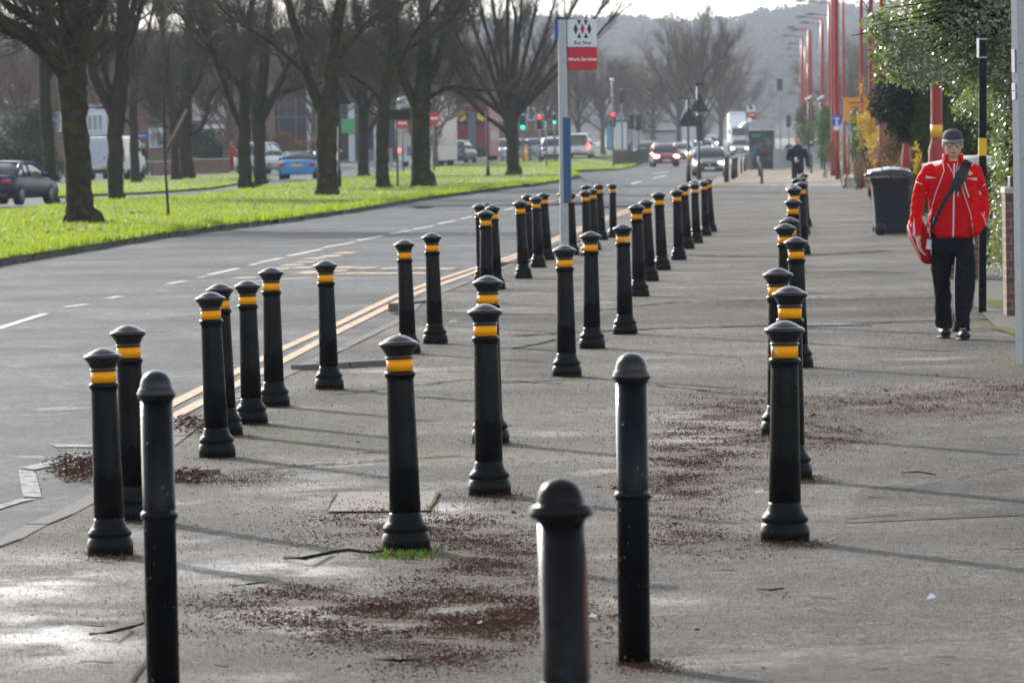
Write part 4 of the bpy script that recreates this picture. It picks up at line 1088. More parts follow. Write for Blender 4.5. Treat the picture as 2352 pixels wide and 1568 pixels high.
# verge trees, front to back
T = tree_px
T('thick dark mossy trunk forking low, nearest tree on the left', 190, 513, [
    [(192, 513, 96), (188, 500, 76), (184, 470, 66), (180, 400, 62), (175, 320, 62), (170, 230, 64), (163, 180, 70), (165, 120, 72), (172, 60, 60), (180, 0, 50)],
    [(163, 190, 50), (140, 150, 46), (110, 118, 42), (60, 78, 36), (20, 55, 34), (-30, 35, 30)],
    [(165, 120, 38), (150, 95, 30), (100, 60, 22), (40, 25, 18), (0, -5, 14)],
    [(172, 80, 40), (205, 50, 34), (235, 0, 30), (260, -40, 24)], [(150, 130, 26), (120, 60, 22), (95, 0, 18)]],
  mat='bark_moss', seed=3, extra=3, cfg=dict(n=[12, 10, 9]))
T('grey brown forked tree just right of the nearest trunk', 268, 458, [
    [(270, 459, 44), (267, 445, 38), (265, 400, 36), (264, 340, 36), (266, 290, 38), (270, 240, 40), (276, 180, 36), (280, 100, 30), (284, 0, 28)],
    [(262, 270, 26), (240, 225, 22), (215, 175, 20), (205, 110, 19), (202, 40, 18), (200, -20, 16)], [(268, 250, 18), (250, 200, 14), (235, 120, 13), (240, 40, 12)], [(278, 130, 18), (310, 70, 14), (330, 0, 12)]], seed=5, extra=3)
T('slim leaning trunk left of the nearest trunk, by the dark blue car', 117, 462, [
    [(122, 464, 34), (118, 440, 30), (112, 350, 27), (106, 270, 27), (102, 180, 26), (100, 90, 22), (95, 0, 20)], [(103, 190, 14), (130, 120, 12), (140, 40, 10)]], mat='bark', seed=6, extra=2)
T('slim grey trunk between the white van and the sapling', 312, 418, [
    [(314, 419, 30), (311, 400, 22), (308, 330, 20), (306, 250, 19), (308, 170, 17), (304, 80, 14), (306, 0, 12)], [(307, 180, 10), (330, 120, 8), (345, 50, 7)]], seed=8, extra=3, cfg=dict(n=[9, 8, 6]))
T('young sapling on the verge tied to a slanting stake', 386, 497, [
    [(387, 498, 7), (384, 450, 6), (381, 400, 5.5), (378, 330, 5), (377, 250, 4), (380, 190, 3)]], seed=9, ext=1.2, cfg=dict(n=[9, 4, 0], len=[.8, .4, .2], r=[.010, .006, .004], t0=.45), group='young trees')
g_ = G(386, 497); k_ = mpp(g_.y)
T('pair of dark trunks with a crooked branch reaching right, beside a short red post', 430, 409, [
    [(434, 411, 46), (430, 400, 32), (426, 360, 30), (424, 300, 30), (426, 230, 30), (430, 150, 26), (434, 60, 20), (438, 0, 16)],
    [(428, 320, 12), (450, 305, 10), (468, 285, 10), (478, 255, 10), (484, 230, 10), (500, 205, 9), (530, 180, 8)], [(424, 290, 18), (400, 250, 14), (370, 230, 11), (340, 225, 9), (310, 235, 7)],
    [(427, 230, 14), (455, 190, 12), (475, 120, 11), (480, 50, 9)]], seed=12, extra=3, cfg=dict(n=[12, 10, 9]))
T('short dark trunk left of the short red post', 404, 412, [
    [(405, 413, 30), (403, 400, 20), (402, 350, 18), (400, 300, 20), (392, 240, 18), (380, 150, 14), (372, 60, 12)]], seed=13, extra=3, cfg=dict(n=[12, 10, 9]))
T('straight trunk with two steep limbs, left of the silver hatchback', 564, 433, [
    [(566, 434, 42), (564, 420, 34), (562, 380, 31), (561, 330, 30), (561, 280, 30), (562, 220, 28), (565, 150, 24), (572, 70, 18), (580, 0, 14)],
    [(560, 300, 16), (545, 275, 14), (532, 240, 13), (522, 215, 13), (515, 190, 12), (490, 130, 11), (470, 60, 10)], [(562, 220, 20), (545, 190, 16), (520, 165, 15), (500, 140, 13), (480, 100, 12), (450, 40, 10)]], seed=15, extra=3)
T('olive trunk widening to a dark crown, right of the silver hatchback', 599, 425, [
    [(600, 426, 40), (598, 410, 30), (596, 370, 28), (594, 320, 30), (593, 270, 36), (596, 220, 32), (605, 160, 24), (612, 80, 18)],
    [(594, 290, 22), (615, 250, 20), (640, 200, 16), (665, 150, 13), (690, 110, 10)], [(593, 270, 20), (575, 220, 16), (560, 160, 14), (540, 90, 10)], [(596, 240, 16), (640, 215, 12), (690, 200, 9), (730, 195, 7)]], seed=17, extra=3, cfg=dict(n=[12, 10, 9]))
T('stout mossy trunk splitting into a wide V, right of the blue car', 751, 449, [
    [(752, 450, 60), (751, 430, 51), (750, 390, 47), (750, 330, 47), (752, 280, 50), (757, 230, 42), (762, 180, 34), (768, 100, 30), (780, 20, 26), (790, -30, 22)],
    [(748, 280, 30), (730, 235, 27), (710, 190, 24), (698, 150, 22), (685, 90, 20), (665, 30, 18), (655, -20, 16)], [(765, 150, 18), (800, 100, 16), (850, 50, 13), (900, 10, 10)], [(700, 170, 12), (660, 130, 10), (610, 90, 8), (560, 60, 7)]],
  mat='bark_moss', seed=19, extra=3, cfg=dict(n=[12, 10, 9]))
T('dark trunk with low side branches between the green sign and the mossy trunk', 835, 405, [
    [(836, 406, 32), (835, 395, 26), (834, 350, 25), (834, 300, 25), (833, 250, 26), (832, 200, 24), (828, 130, 20), (822, 50, 16)],
    [(836, 320, 12), (855, 290, 10), (870, 262, 9), (890, 235, 7)], [(834, 250, 14), (805, 200, 12), (780, 150, 10), (765, 90, 8)], [(834, 260, 12), (865, 200, 10), (880, 140, 8)]], seed=21, extra=3, cfg=dict(n=[12, 10, 9]))
T('knobbly mossy trunk left of the black board on the verge', 879, 432, [
    [(881, 433, 40), (879, 420, 33), (878, 380, 30), (878, 320, 30), (880, 270, 30), (884, 220, 26), (890, 170, 22), (900, 110, 22), (905, 50, 18), (915, -10, 14)],
    [(880, 250, 12), (865, 220, 9), (840, 195, 8), (800, 170, 6)], [(890, 180, 16), (925, 130, 13), (950, 80, 10), (985, 40, 8)]], mat='bark_moss', seed=23, extra=3, cfg=dict(n=[12, 10, 9]))
T('dark trunk with spreading roots in front of the white bus', 967, 429, [
    [(972, 431, 88), (969, 424, 56), (967, 405, 46), (967, 360, 43), (966, 300, 43), (966, 250, 46), (970, 200, 40), (975, 140, 30), (975, 60, 26), (972, -10, 22)],
    [(960, 250, 26), (942, 215, 22), (922, 170, 19), (908, 120, 16), (890, 60, 14)], [(972, 210, 22), (1000, 150, 18), (1020, 80, 16), (1030, 10, 14)], [(970, 235, 14), (1010, 210, 11), (1045, 200, 9), (1080, 205, 6)]],
  mat='bark_moss', seed=25, extra=3, cfg=dict(n=[12, 10, 9]))
V = []
rg_ = random.Random(4)
base = [(1180, 402, 46), (1179, 392, 32), (1177, 360, 29), (1176, 320, 30), (1174, 290, 34), (1175, 260, 34)]
for (ex, ey, mx, my) in [(1040, 60, 1120, 210), (1075, 20, 1130, 170), (1100, -10, 1140, 150), (1130, -20, 1150, 130), (1165, -20, 1166, 120), (1200, -20, 1188, 120), (1235, -10, 1205, 130), (1275, 0, 1225, 150), (1320, 10, 1240, 160), (1375, 30, 1262, 170), (1395, 55, 1270, 180), (1060, 150, 1105, 225), (1290, 130, 1225, 210), (1030, 120, 1090, 215)]:
    V.append([(1170 + (ex - 1200) * .03, 275 + rg_.uniform(-10, 10), 14), (mx, my, 10), ((mx + ex) / 2 + (mx - 1180) * .06, (my + ey) / 2, 7.5), (ex, ey, 5)])
T('vase-shaped tree with fanned limbs left of the bus stop pole', 1179, 402, [base + [(1178, 200, 24), (1182, 120, 14), (1185, 40, 8)]] + V + [[(1172, 310, 12), (1140, 285, 10), (1105, 260, 8), (1060, 215, 6), (1035, 205, 4)]],
  seed=27, ext=1.2, cfg=dict(n=[11, 8, 7], ang=(.2, .7), len=[1.8, 1.1, .75], up=.2), spread=.35)

# stake of the sapling
t = thing('tree_stake', 'pale slanting stake tied to the sapling', 'stake', G(386, 497, .02)); k_ = mpp(t.location.y)
q_ = [P(x, y, t.location.y) - t.location for x, y in ((381, 350), (400, 312), (430, 252))]
MB().tube([q_[0] + Vector((0, .0, 0)), q_[1], q_[2]], .035, 8).build('stake', M['wood'], t)

# ------------------------------------------------ background bare trees: six kinds, copied
def bg_tree(seed, H, spread, twig, upr=.2, dens=1.0):
    rg = random.Random(seed); t = thing('bare_tree', None, 'tree'); tb = TB(); tw = TB(); hb = H * rg.uniform(.16, .24)
    base = [Vector((0, 0, 0)), Vector((.05, 0, hb * .5)), Vector((0, .05, hb)), Vector((rg.gauss(0, .2), 0, H * .5)), Vector((rg.gauss(0, .3), 0, H * .75)), Vector((rg.gauss(0, .3), 0, H * .93))]
    r0 = H * .022; tb.tube(base, [r0 * 1.3, r0, r0 * .9, r0 * .6, r0 * .3, .03], 9)
    L = [(base, [r0, r0, r0, r0 * .6, r0 * .3, .03])]
    for i in range(15):
        h = hb + (H * .55 - hb) * (i / 15) ** 1.0; a = i * 2.4 + rg.uniform(-.4, .4); reach = spread * rg.uniform(.7, 1.1)
        end = Vector((math.cos(a) * reach, math.sin(a) * reach, h + (H - h) * rg.uniform(.45, .85)))
        st = Vector((0, 0, h)); mid = st.lerp(end, .5) + Vector((math.cos(a), math.sin(a), 0)) * reach * .12
        q = [st, st.lerp(mid, .5), mid, mid.lerp(end, .5) + Vector((rg.gauss(0, .2), rg.gauss(0, .2), .2)), end]; rr = [r0 * .42, r0 * .34, r0 * .25, r0 * .16, .02]
        tb.tube(q, rr, 6); L.append((q, rr))
    c = dict(CFG, n=[int(9 * dens), 8, 6], len=[H * .17, H * .10, H * .06], r=[.05, .024, .016], seg=[4, 3, 2], up=upr, ang=(.3, .9))
    for q, rr in L: grow(tw, q, rr, 0, rg, c)
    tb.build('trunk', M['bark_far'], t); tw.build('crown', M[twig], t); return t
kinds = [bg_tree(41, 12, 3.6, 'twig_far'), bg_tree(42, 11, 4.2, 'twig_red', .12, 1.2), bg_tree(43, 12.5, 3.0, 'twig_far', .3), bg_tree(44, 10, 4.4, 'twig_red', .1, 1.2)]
used = [False] * 4
SP = [(0, 40, 330, -30), (1, 130, 380, 10), (3, 225, 300, -10), (1, 310, 390, 20), (2, 390, 330, -20), (3, 470, 420, 40), (1, 560, 360, 0), (0, 640, 430, 30), (1, 720, 340, -10), (3, 800, 420, 20), (1, 880, 350, 0), (2, 950, 430, 40), (1, 1030, 360, 10), (3, 1100, 440, 50), (0, 1250, 420, 70),
      (1, -60, 300, 0), (0, 1330, 470, 95), (1, 1385, 520, 110), (2, 1440, 600, 130), (1, 1500, 560, 110), (0, 1560, 500, 60), (2, 1612, 470, 8), (0, 1655, 560, 90), (3, 1480, 700, 140), (1, 1700, 800, 150), (2, 2005, 520, 60), (0, 1960, 470, 120), (1, 2060, 420, 60), (3, 1905, 600, 140), (2, 2120, 380, 30), (3, 520, 300, 60), (1, 1000, 300, 80), (3, 60, 280, 90)]
SP = [(a, b, c, (d + 30 if b < 1150 else d)) for a, b, c, d in SP if (b, c) not in ((225, 300), (640, 430), (950, 430))]
SPs = sorted(SP, key=lambda q: q[1])
for i, (kd, px, Y, top) in enumerate(SPs):
    p = P(px, 312, Y); z0 = zf(p.x, p.y) - .05; H0 = [12, 11, 12.5, 10][kd]; s = (P(px, top, Y).z - z0) / (H0 * .98)
    side = 'behind the houses and verge trees on the left' if px < 1150 else ('in the hazy trees beyond the junction' if px < 1800 else 'behind the red lamp posts on the right')
    lo = [q for q in SPs if (q[1] < 1150) == (px < 1150) and (q[1] < 1800) == (px < 1800)]
    lab = 'bare winter tree, %s from the left %s' % (ordn[lo.index((kd, px, Y, top))], side)
    if px == 1612: lab = 'tall rounded hazy bare tree rising against the white sky in the centre'
    o = kinds[kd]; first = not used[kd]; used[kd] = True
    if first:
        o.location = (p.x, p.y, z0); o.scale = (s, s, s); o['label'] = lab; o['group'] = 'background bare trees'; keep = o
    else:
        keep = dup(o, (p.x, p.y, z0), (0, 0, i * 1.3), (s, s, s), lab)
    keep['group'] = 'background bare trees'

# ================================================================== EVERGREENS AND HEDGES
def leafcloud(name, ells, n, size, mat, parent=None, shell=.55, droop=0., origin=(0, 0, 0), asp=.5, seed=1, bend=True):
    rn = np.random.default_rng(seed); vol = np.array([e[3] * e[4] * e[5] for e in ells]) ** .75; cnt = (n * vol / vol.sum()).astype(int)
    ps = []; nr = []
    for e, c in zip(ells, cnt):
        d = rn.normal(size=(c, 3)); d /= np.linalg.norm(d, axis=1)[:, None]
        r = shell + (1 - shell) * rn.random(c) ** .6
        wob = 1 + .14 * np.sin(d[:, 0] * 7 + e[0] * 3) * np.sin(d[:, 2] * 6 + 1 + e[2]) + .10 * rn.normal(size=c) * .6
        ps.append(np.array(e[:3]) + d * np.array(e[3:6]) * (r * wob)[:, None]); nr.append(d)
    Pp = np.concatenate(ps); Nn = np.concatenate(nr); m = len(Pp)
    keepm = np.sin(Pp[:, 0] * 5.1 + Pp[:, 2] * 3.3) + np.sin(Pp[:, 2] * 6.3 - Pp[:, 1] * 4) + rn.normal(size=m) * 1.0 > -1.1
    Pp = Pp[keepm]; Nn = Nn[keepm]; m = len(Pp)
    u = rn.normal(size=(m, 3)); u[:, 2] -= droop; u /= np.linalg.norm(u, axis=1)[:, None]
    w = np.cross(u, Nn + rn.normal(size=(m, 3)) * .8); w /= np.linalg.norm(w, axis=1)[:, None] + 1e-9
    q = np.cross(u, w); s = size * rn.uniform(.6, 1.3, m)[:, None]
    V = np.stack([Pp, Pp + u * s * .5 + w * s * asp * .5 + q * s * .10, Pp + u * s, Pp + u * s * .5 - w * s * asp * .5 + q * s * .10], 1)
    Fq = (np.arange(m)[:, None] * 4 + np.array([[0, 1, 2], ]))
    if bend:
        F2 = np.concatenate([np.arange(m)[:, None] * 4 + np.array([[0, 1, 2]]), np.arange(m)[:, None] * 4 + np.array([[0, 2, 3]])])
        return npmesh(name, V.reshape(-1, 3) - np.array(origin), F2, mat, parent)
    return npmesh(name, V.reshape(-1, 3) - np.array(origin), np.arange(4 * m).reshape(-1, 4), mat, parent)
M['holly'] = leafmat('holly_leaves', (.015, .04, .008), (.06, .11, .015), .36, .32, spec=1.0, vs=2, tcol=(.34, .42, .02))
hb_ = [n for n in M['holly'].node_tree.nodes if n.type == 'BSDF_PRINCIPLED'][0]; hb_.inputs['Coat Weight'].default_value = 1; hb_.inputs['Coat Roughness'].default_value = .30; hb_.inputs['Coat IOR'].default_value = 1.9; hb_.inputs['IOR'].default_value = 1.8
M['conifer'] = leafmat('conifer_foliage', (.010, .016, .008), (.022, .035, .010), .7, .15, vs=1.5)
M['conifer_green'] = leafmat('green_conifer', (.03, .06, .01), (.06, .10, .015), .7, .25, vs=1.5)
M['privet'] = leafmat('privet_leaves', (.03, .07, .012), (.08, .15, .03), .4, .45, vs=2)
M['forsythia'] = leafmat('yellow_leaves', (.20, .13, .01), (.70, .45, .02), .5, .5, vs=2)
M['beech'] = leafmat('brown_hedge_leaves', (.10, .05, .025), (.20, .11, .05), .6, .45, vs=2)
M['hedge_dark'] = leafmat('dark_hedge', (.015, .03, .012), (.04, .07, .02), .6, .25, vs=1)
M['hedge_bright'] = leafmat('bright_hedge', (.05, .11, .02), (.10, .20, .03), .6, .4, vs=1)
def E(px, py, Y, rx, ry, rd): p = P(px, py, Y); k = mpp(Y); return (p.x, p.y, p.z, rx * k, rd, ry * k)
def bush(name, label, cat, ells, n, size, mat, stem=True, **kw):
    xs = [e[0] for e in ells]; y_ = ells[0][1]; o = (sum(xs) / len(xs), y_, zf(sum(xs) / len(xs), y_))
    t = thing(name, label, cat, o); leafcloud('foliage', ells, n, size, M[mat], t, origin=o, **kw)
    if stem:
        mb = MB()
        for i in range(5): mb.tube([(random.uniform(-.1, .1), random.uniform(.1, .3), 0), (random.uniform(-.3, .3), random.uniform(-.2, .2), max(.5, (ells[0][2] - o[2]) * .7)), (random.uniform(-.6, .6), random.uniform(-.2, .2), max(.8, (ells[0][2] - o[2])))], [.016, .012, .006], 6)
        mb.build('stem', M['bark'], t)
    return t
# the big holly overhanging the pavement
HY = 52
hol = [E(2250, 60, HY, 120, 90, 1.2), E(2160, 90, HY, 110, 80, 1.2), E(2080, 80, HY - 1, 75, 60, .8), E(2110, 160, HY - 1, 90, 45, .8), E(2300, 150, HY, 75, 90, 1.1), E(2200, 170, HY, 70, 40, .9), E(2120, 20, HY, 90, 50, 1.), E(2050, 130, HY - 1, 50, 45, .6), E(2290, -40, HY, 150, 80, 1.5), E(2170, -50, HY, 130, 70, 1.4), E(2420, 60, HY, 110, 160, 1.4),
       E(2310, 270, HY, 45, 90, .8), E(2315, 380, HY, 42, 90, .7), E(2305, 480, HY, 38, 80, .6), E(2300, 570, HY - .5, 32, 60, .5), E(2390, 360, HY, 70, 200, 1.2), E(2020, 60, HY - 1, 40, 40, .5), E(2240, 240, HY + 1, 60, 40, .6)]
t = bush('holly_tree', 'large glossy-leaved holly overhanging the pavement behind the black post', 'tree', hol, 42000, .052, 'holly', stem=False, asp=.55, shell=.25, seed=5)
o_ = t.location; mb = MB()
rg = random.Random(2)
tr = P(2345, 640, HY); mb.tube([Vector((tr.x, tr.y, 0)) - o_, Vector((tr.x - .05, tr.y, 1.6)) - o_, P(2330, 60, HY) - o_, P(2300, -60, HY) - o_], [.12, .10, .07, .04], 8)
for e in hol[:9] + hol[16:17]:
    for _ in range(9):
        a = P(2335, rg.uniform(-20, 120), HY) - o_; b = Vector(e[:3]) + Vector((rg.gauss(0, .6) * e[3], rg.gauss(0, .5) * e[4], rg.gauss(0, .6) * e[5])) - o_
        m_ = a.lerp(b, .5) + Vector((0, rg.gauss(0, .1), .12)); mb.tube([a, m_, b], [.018, .010, .004], 4, cap=False)
for (x0, y0, x1, y1) in [(2050, 60, 1985, 20), (2040, 100, 1992, 60), (2050, 130, 2004, 90), (2030, 60, 1975, -10), (2060, 180, 2010, 120), (2040, 140, 2000, 40)]:
    a, b = P(x0, y0, HY - 1) - o_, P(x1, y1, HY - 1) - o_; mb.tube([a, a.lerp(b, .5) + Vector((0, 0, -.05)), b], [.008, .006, .003], 4, cap=False)
mb.build('branches', M['bark'], t)
sp = [E(1990, 88, HY - 1, 9, 9, .05), E(2004, 132, HY - 1, 9, 12, .05), E(2012, 40, HY - 1, 16, 14, .1), E(2018, 175, HY - 1, 14, 16, .1), E(2006, 60, HY - 1, 10, 8, .1)]
leafcloud('outer_leaves', sp, 160, .06, M['holly'], t, origin=tuple(o_), asp=.6, shell=.1, seed=8)
con = [E(2045, 235, 99, 48, 50, .8), E(2075, 262, 99, 52, 55, .9), E(2105, 285, 99, 50, 48, .9), E(2070, 200, 99, 60, 30, .8), E(2130, 235, 99, 60, 60, 1.)]
bush('conifer', 'dark dense conifer bulging over the brown hedge left of the thick red post', 'tree', con, 30000, .10, 'conifer', stem=False, asp=.25, droop=.8, shell=.5, seed=9)
con = [E(2150, 270, 98, 40, 110, .7), E(2125, 340, 98, 32, 90, .6), E(2118, 430, 98, 32, 70, .5), E(2170, 400, 98, 40, 110, .5)]
bush('conifer', 'feathery green conifer directly behind the thick red post', 'tree', con, 26000, .11, 'conifer_green', stem=False, asp=.2, droop=-1, shell=.3, seed=10)
con = [E(2230, 260, 104, 100, 90, 1.2), E(2260, 340, 104, 60, 70, 1.), E(2200, 330, 104, 60, 60, 1.), E(2220, 420, 104, 90, 60, 1.), E(2220, 480, 104, 100, 40, 1.)]
bush('dark_hedge', 'deep green shaded hedge between the thick red post and the black post', 'hedge', con, 30000, .12, 'conifer_green', stem=False, asp=.3, shell=.5, seed=11)
con = [E(2290, 235, 80, 70, 120, 1.2), E(2290, 400, 66, 50, 90, .6), E(2300, 540, 58, 34, 60, .4), E(2258, 560, 62, 20, 60, .3)]
bush('evergreen_hedge', 'dark lower hedge behind the man in red', 'hedge', con, 12000, .08, 'hedge_dark', stem=False, seed=12)
br = [E(2070, 330, 124, 55, 60, .6), E(2100, 390, 122, 45, 60, .5), E(2035, 370, 126, 40, 50, .5), E(2060, 425, 122, 55, 36, .5), E(2120, 330, 122, 35, 60, .5), E(2090, 440, 120, 55, 30, .4), E(2130, 420, 120, 35, 50, .4)]
bush('beech_hedge', 'russet brown twiggy hedge behind the wheelie bin', 'hedge', br, 26000, .06, 'beech', seed=13, shell=.3)
fo = [E(2000, 300, 134, 36, 50, .6), E(2020, 345, 132, 30, 45, .6), E(1985, 270, 134, 24, 28, .5), E(2040, 300, 132, 26, 34, .5), E(2048, 355, 132, 22, 22, .4), E(1978, 200, 134, 10, 26, .2), E(2012, 400, 132, 24, 40, .4)]
bush('yellow_shrub', 'bright yellow flowering shrub left of the dark conifer', 'shrub', fo, 3000, .085, 'forsythia', seed=14, shell=.05, asp=.4)
bush('yellow_sprig', 'small yellow leafed plant at the bottom of the brown hedge', 'shrub', [E(2108, 378, 80, 9, 26, .15), E(2104, 340, 80, 7, 10, .1)], 240, .07, 'forsythia', seed=24, shell=.1)
pr_ = [E(1972, 300, 168, 19, 40, .6), E(1975, 345, 168, 18, 34, .5), E(1968, 268, 168, 14, 20, .4), E(1970, 395, 168, 10, 30, .4)]
bush('privet_bush', 'narrow green clipped bush left of the yellow shrub', 'shrub', pr_, 7000, .06, 'privet', seed=15, shell=.5)
tb_ = [E(1950, 350, 175, 30, 52, .6), E(1960, 395, 165, 34, 26, .5), E(1935, 330, 190, 18, 34, .5), E(1970, 380, 160, 20, 30, .5)]
bush('brown_shrub', 'pinkish brown leafless shrub right of the post with the blue sign', 'shrub', tb_, 9000, .05, 'beech', seed=16, shell=.1, asp=.15)
bush('brown_hedge', 'low brown hedge left of the post with the blue sign', 'hedge', [E(1907, 345, 240, 14, 32, .5), E(1912, 370, 230, 14, 24, .5)], 4000, .08, 'beech', seed=17, shell=.1, asp=.2)
bush('clipped_hedge', 'tall rounded green hedge left of the thick red lamp posts', 'hedge', [E(1893, 272, 300, 18, 30, 1.), E(1893, 300, 300, 17, 26, 1.), E(1893, 340, 300, 16, 36, 1.)], 5000, .14, 'hedge_bright', seed=18)
bush('round_bush', 'leafy greenish bush behind the solar panel posts', 'shrub', [E(1850, 262, 420, 24, 26, 1.2), E(1880, 285, 420, 22, 20, 1.), E(1840, 290, 420, 16, 24, 1.), E(1855, 325, 420, 28, 30, 1.)], 5000, .16, 'hedge_dark', seed=19)
bush('pale_bush', 'pale yellow green bush between the traffic lights and the solar panels', 'shrub', [E(1862, 300, 380, 14, 26, .8), E(1835, 305, 380, 9, 22, .8), E(1850, 340, 380, 20, 26, .8)], 3000, .12, 'privet', seed=20)
bush('evergreen_bush', 'large grey green bush behind the dark blue car on the far left', 'tree', [E(55, 330, 250, 70, 70, 2), E(85, 280, 250, 44, 50, 1.5), E(20, 380, 250, 60, 40, 1.5), E(100, 390, 250, 50, 50, 1.5)], 26000, .13, 'hedge_dark', seed=21)
bush('dark_hedge', 'dark hedge in front of the house with the band of windows', 'hedge', [E(470, 335, 330, 34, 36, 1.), E(505, 360, 330, 22, 24, 1.), E(545, 345, 330, 38, 26, 1.), E(450, 300, 330, 16, 16, .7)], 9000, .16, 'hedge_dark', seed=22)
bush('bright_hedge', 'bright clipped hedge top behind the red post on the left', 'hedge', [E(525, 322, 325, 32, 10, .8), E(590, 340, 325, 24, 20, .8), E(358, 375, 310, 22, 14, .6)], 4000, .14, 'hedge_bright', seed=23)
bush('autumn_shrub', 'mixed yellow and brown shrub in front of the dark glazed building', 'shrub', [E(690, 335, 320, 40, 12, .6), E(650, 320, 320, 26, 18, .6), E(725, 330, 320, 16, 12, .5)], 3500, .12, 'beech', seed=25)
bush('grey_twiggy_bush', 'leafless brown undergrowth beside the sapling', 'shrub', [E(352, 300, 340, 44, 44, 1.), E(395, 340, 335, 30, 40, 1.)], 4000, .14, 'beech', seed=26, asp=.08, shell=.0)

# ================================================================== GROUND LITTER
def in_lit(x, y): return fld(LIT, x, y)
def scatter(n, size, fn, seed):
    rg = random.Random(seed); out = []
    tries = 0
    while len(out) < n and tries < n * 60:
        tries += 1
        y = 700 + 880 * rg.random(); x = rg.uniform(100, 2352)
        if x < interp(y, KY) + 6: continue
        if rg.random() < fn(x, y):
            p = G(x, y, .008); c_ = math.sin(p.x * 9 + math.sin(p.y * 7)) * math.sin(p.y * 5 + p.x * 2)
            if rg.random() < .45 + .55 * c_: out.append(p)
    return out
M['litter'] = leafmat('leaf_litter', (.026, .014, .009), (.125, .058, .030), .7, .1, spec=.1, vs=9)
def litter_obj(name, pts, smin, smax, asp, lift, mat, label, seed):
    rn = np.random.default_rng(seed); A = np.array([tuple(p) for p in pts]); m = len(A); a = rn.uniform(0, 6.28, m); s = rn.uniform(smin, smax, m) * rn.uniform(.5, 1.2, m)
    u = np.stack([np.cos(a), np.sin(a), rn.normal(0, .22, m)], 1) * s[:, None]; w = np.stack([-np.sin(a), np.cos(a), rn.normal(0, .35, m)], 1) * (s * asp)[:, None]
    A[:, 2] += rn.uniform(0, lift, m)
    V = np.stack([A - u, A + w + [0, 0, .004], A + u, A - w], 1); 
    V[..., 2] = np.maximum(V[..., 2], (A[:, 2] - .004)[:, None])
    F2 = np.concatenate([np.arange(m)[:, None] * 4 + np.array([[0, 1, 2]]), np.arange(m)[:, None] * 4 + np.array([[0, 2, 3]])])
    o = npmesh(name, V.reshape(-1, 3), F2, mat); o['kind'] = 'stuff'; o['label'] = label; return o
litter_obj('leaf_litter', scatter(62000, .01, lambda x, y: .95 * in_lit(x, y) ** 1.3, 3), .003, .009, .28, .005, M['litter'], 'brown needles and leaf crumbs scattered over the pavement', 3)
litter_obj('fallen_leaves', scatter(420, .01, lambda x, y: .02 + .6 * in_lit(x, y) ** 2, 4), .012, .027, .5, .015, M['litter'], 'fallen brown leaves lying on the pavement', 4)
gut = []
rg = random.Random(6)
for _ in range(2600):
    x, y = rg.gauss(178, 26), rg.gauss(1078, 13)
    if x < interp(y, KY) - 4 and x > 60: gut.append(G(x, y, -.065))
for _ in range(900):
    x, y = rg.gauss(430, 30), rg.gauss(1098, 7); gut.append(G(x, y, .006))
for _ in range(700):
    x, y = rg.gauss(440, 22), rg.gauss(975, 9); gut.append(G(x, y, -.06 if x < interp(y, KY) else .006))
A_ = litter_obj('gutter_leaves', gut, .008, .022, .4, .03, M['litter'], 'dark wet leaves heaped in the gutter at the left', 5)
V_ = np.zeros(len(A_.data.vertices) * 3)
vl = []
for _ in range(3800):
    x = rg.uniform(-20, 1325); yb, yf = interp(x, V1B), interp(x, V1F); h_ = hor(x); t_ = rg.random() ** .7; y = h_ + 1 / (1 / (yb - h_) + (1 / (yf - h_) - 1 / (yb - h_)) * t_)
    p = G(x, y, .06); 
    if mnz.noise(Vector((p.x * .5, p.y * .2, 0))) + rg.gauss(0, .25) > .1: vl.append(p)
litter_obj('verge_leaves', vl, .03, .06, .6, .03, M['litter'], 'brown leaves scattered through the verge grass', 15)
M['sprig'] = leafmat('fresh_weeds', (.06, .14, .01), (.14, .26, .02), .5, .5)
# twigs
tb = TB(); rg = random.Random(12)
def twig(px, py, L, a, r=.004):
    p = G(px, py, .010); q = [p]; d = Vector((math.cos(a), math.sin(a), 0)); rr = [r]
    for j in range(5): d = (d + Vector((rg.gauss(0, .3), rg.gauss(0, .3), 0))).normalized(); q.append(q[-1] + d * L / 5 + Vector((0, 0, rg.uniform(-.001, .003)))); rr.append(r * (1 - .12 * j))
    tb.tube(q, rr, 4); return q
for _ in range(210):
    y = 700 + 860 * rg.random() ** .9; x = rg.uniform(200, 2352)
    if x < interp(y, KY) + 10: continue
    if rg.random() > .25 + in_lit(x, y): continue
    q = twig(x, y, rg.uniform(.03, .12), rg.uniform(-.9, .9) + (math.pi if rg.random() < .5 else 0), rg.uniform(.0013, .0026))
tb.build('small_twigs', M['twig'], None); o = C.objects[-1]; o['kind'] = 'stuff'; o['label'] = 'small broken twigs strewn over the whole pavement'
def stick(pts, r, label):
    tb2 = MB(); q = [G(x, y, .012 + (.02 if i % 2 else 0)) for i, (x, y) in enumerate(pts)]; tb2.tube(q, [r * (1 - .5 * i / len(q)) for i in range(len(q))], 6); o = tb2.build('stick', M['bark'], None); tag(o, label, 'stick', 'sticks lying on the pavement')
stick([(655, 1280), (700, 1281), (760, 1268), (800, 1262), (850, 1268), (880, 1264)], .009, 'long curved dark stick touching the base of the large near bollard')
stick([(208, 1455), (250, 1452), (300, 1440), (330, 1430)], .007, 'dark forked stick at the lower left between posts')
stick([(2070, 1085), (2110, 1083), (2150, 1090)], .0045, 'pale thin stick lying alone on the right side of the pavement')
stick([(860, 1512), (920, 1516), (960, 1513)], .006, 'short dark stick near the bottom edge left of the blurred post')
stick([(535, 1345), (575, 1340), (610, 1336)], .005, 'short stick between the speckled post and the large near bollard')
stick([(1740, 1352), (1770, 1354), (1800, 1350)], .005, 'short dark stick in front of the nearest right-hand bollard')
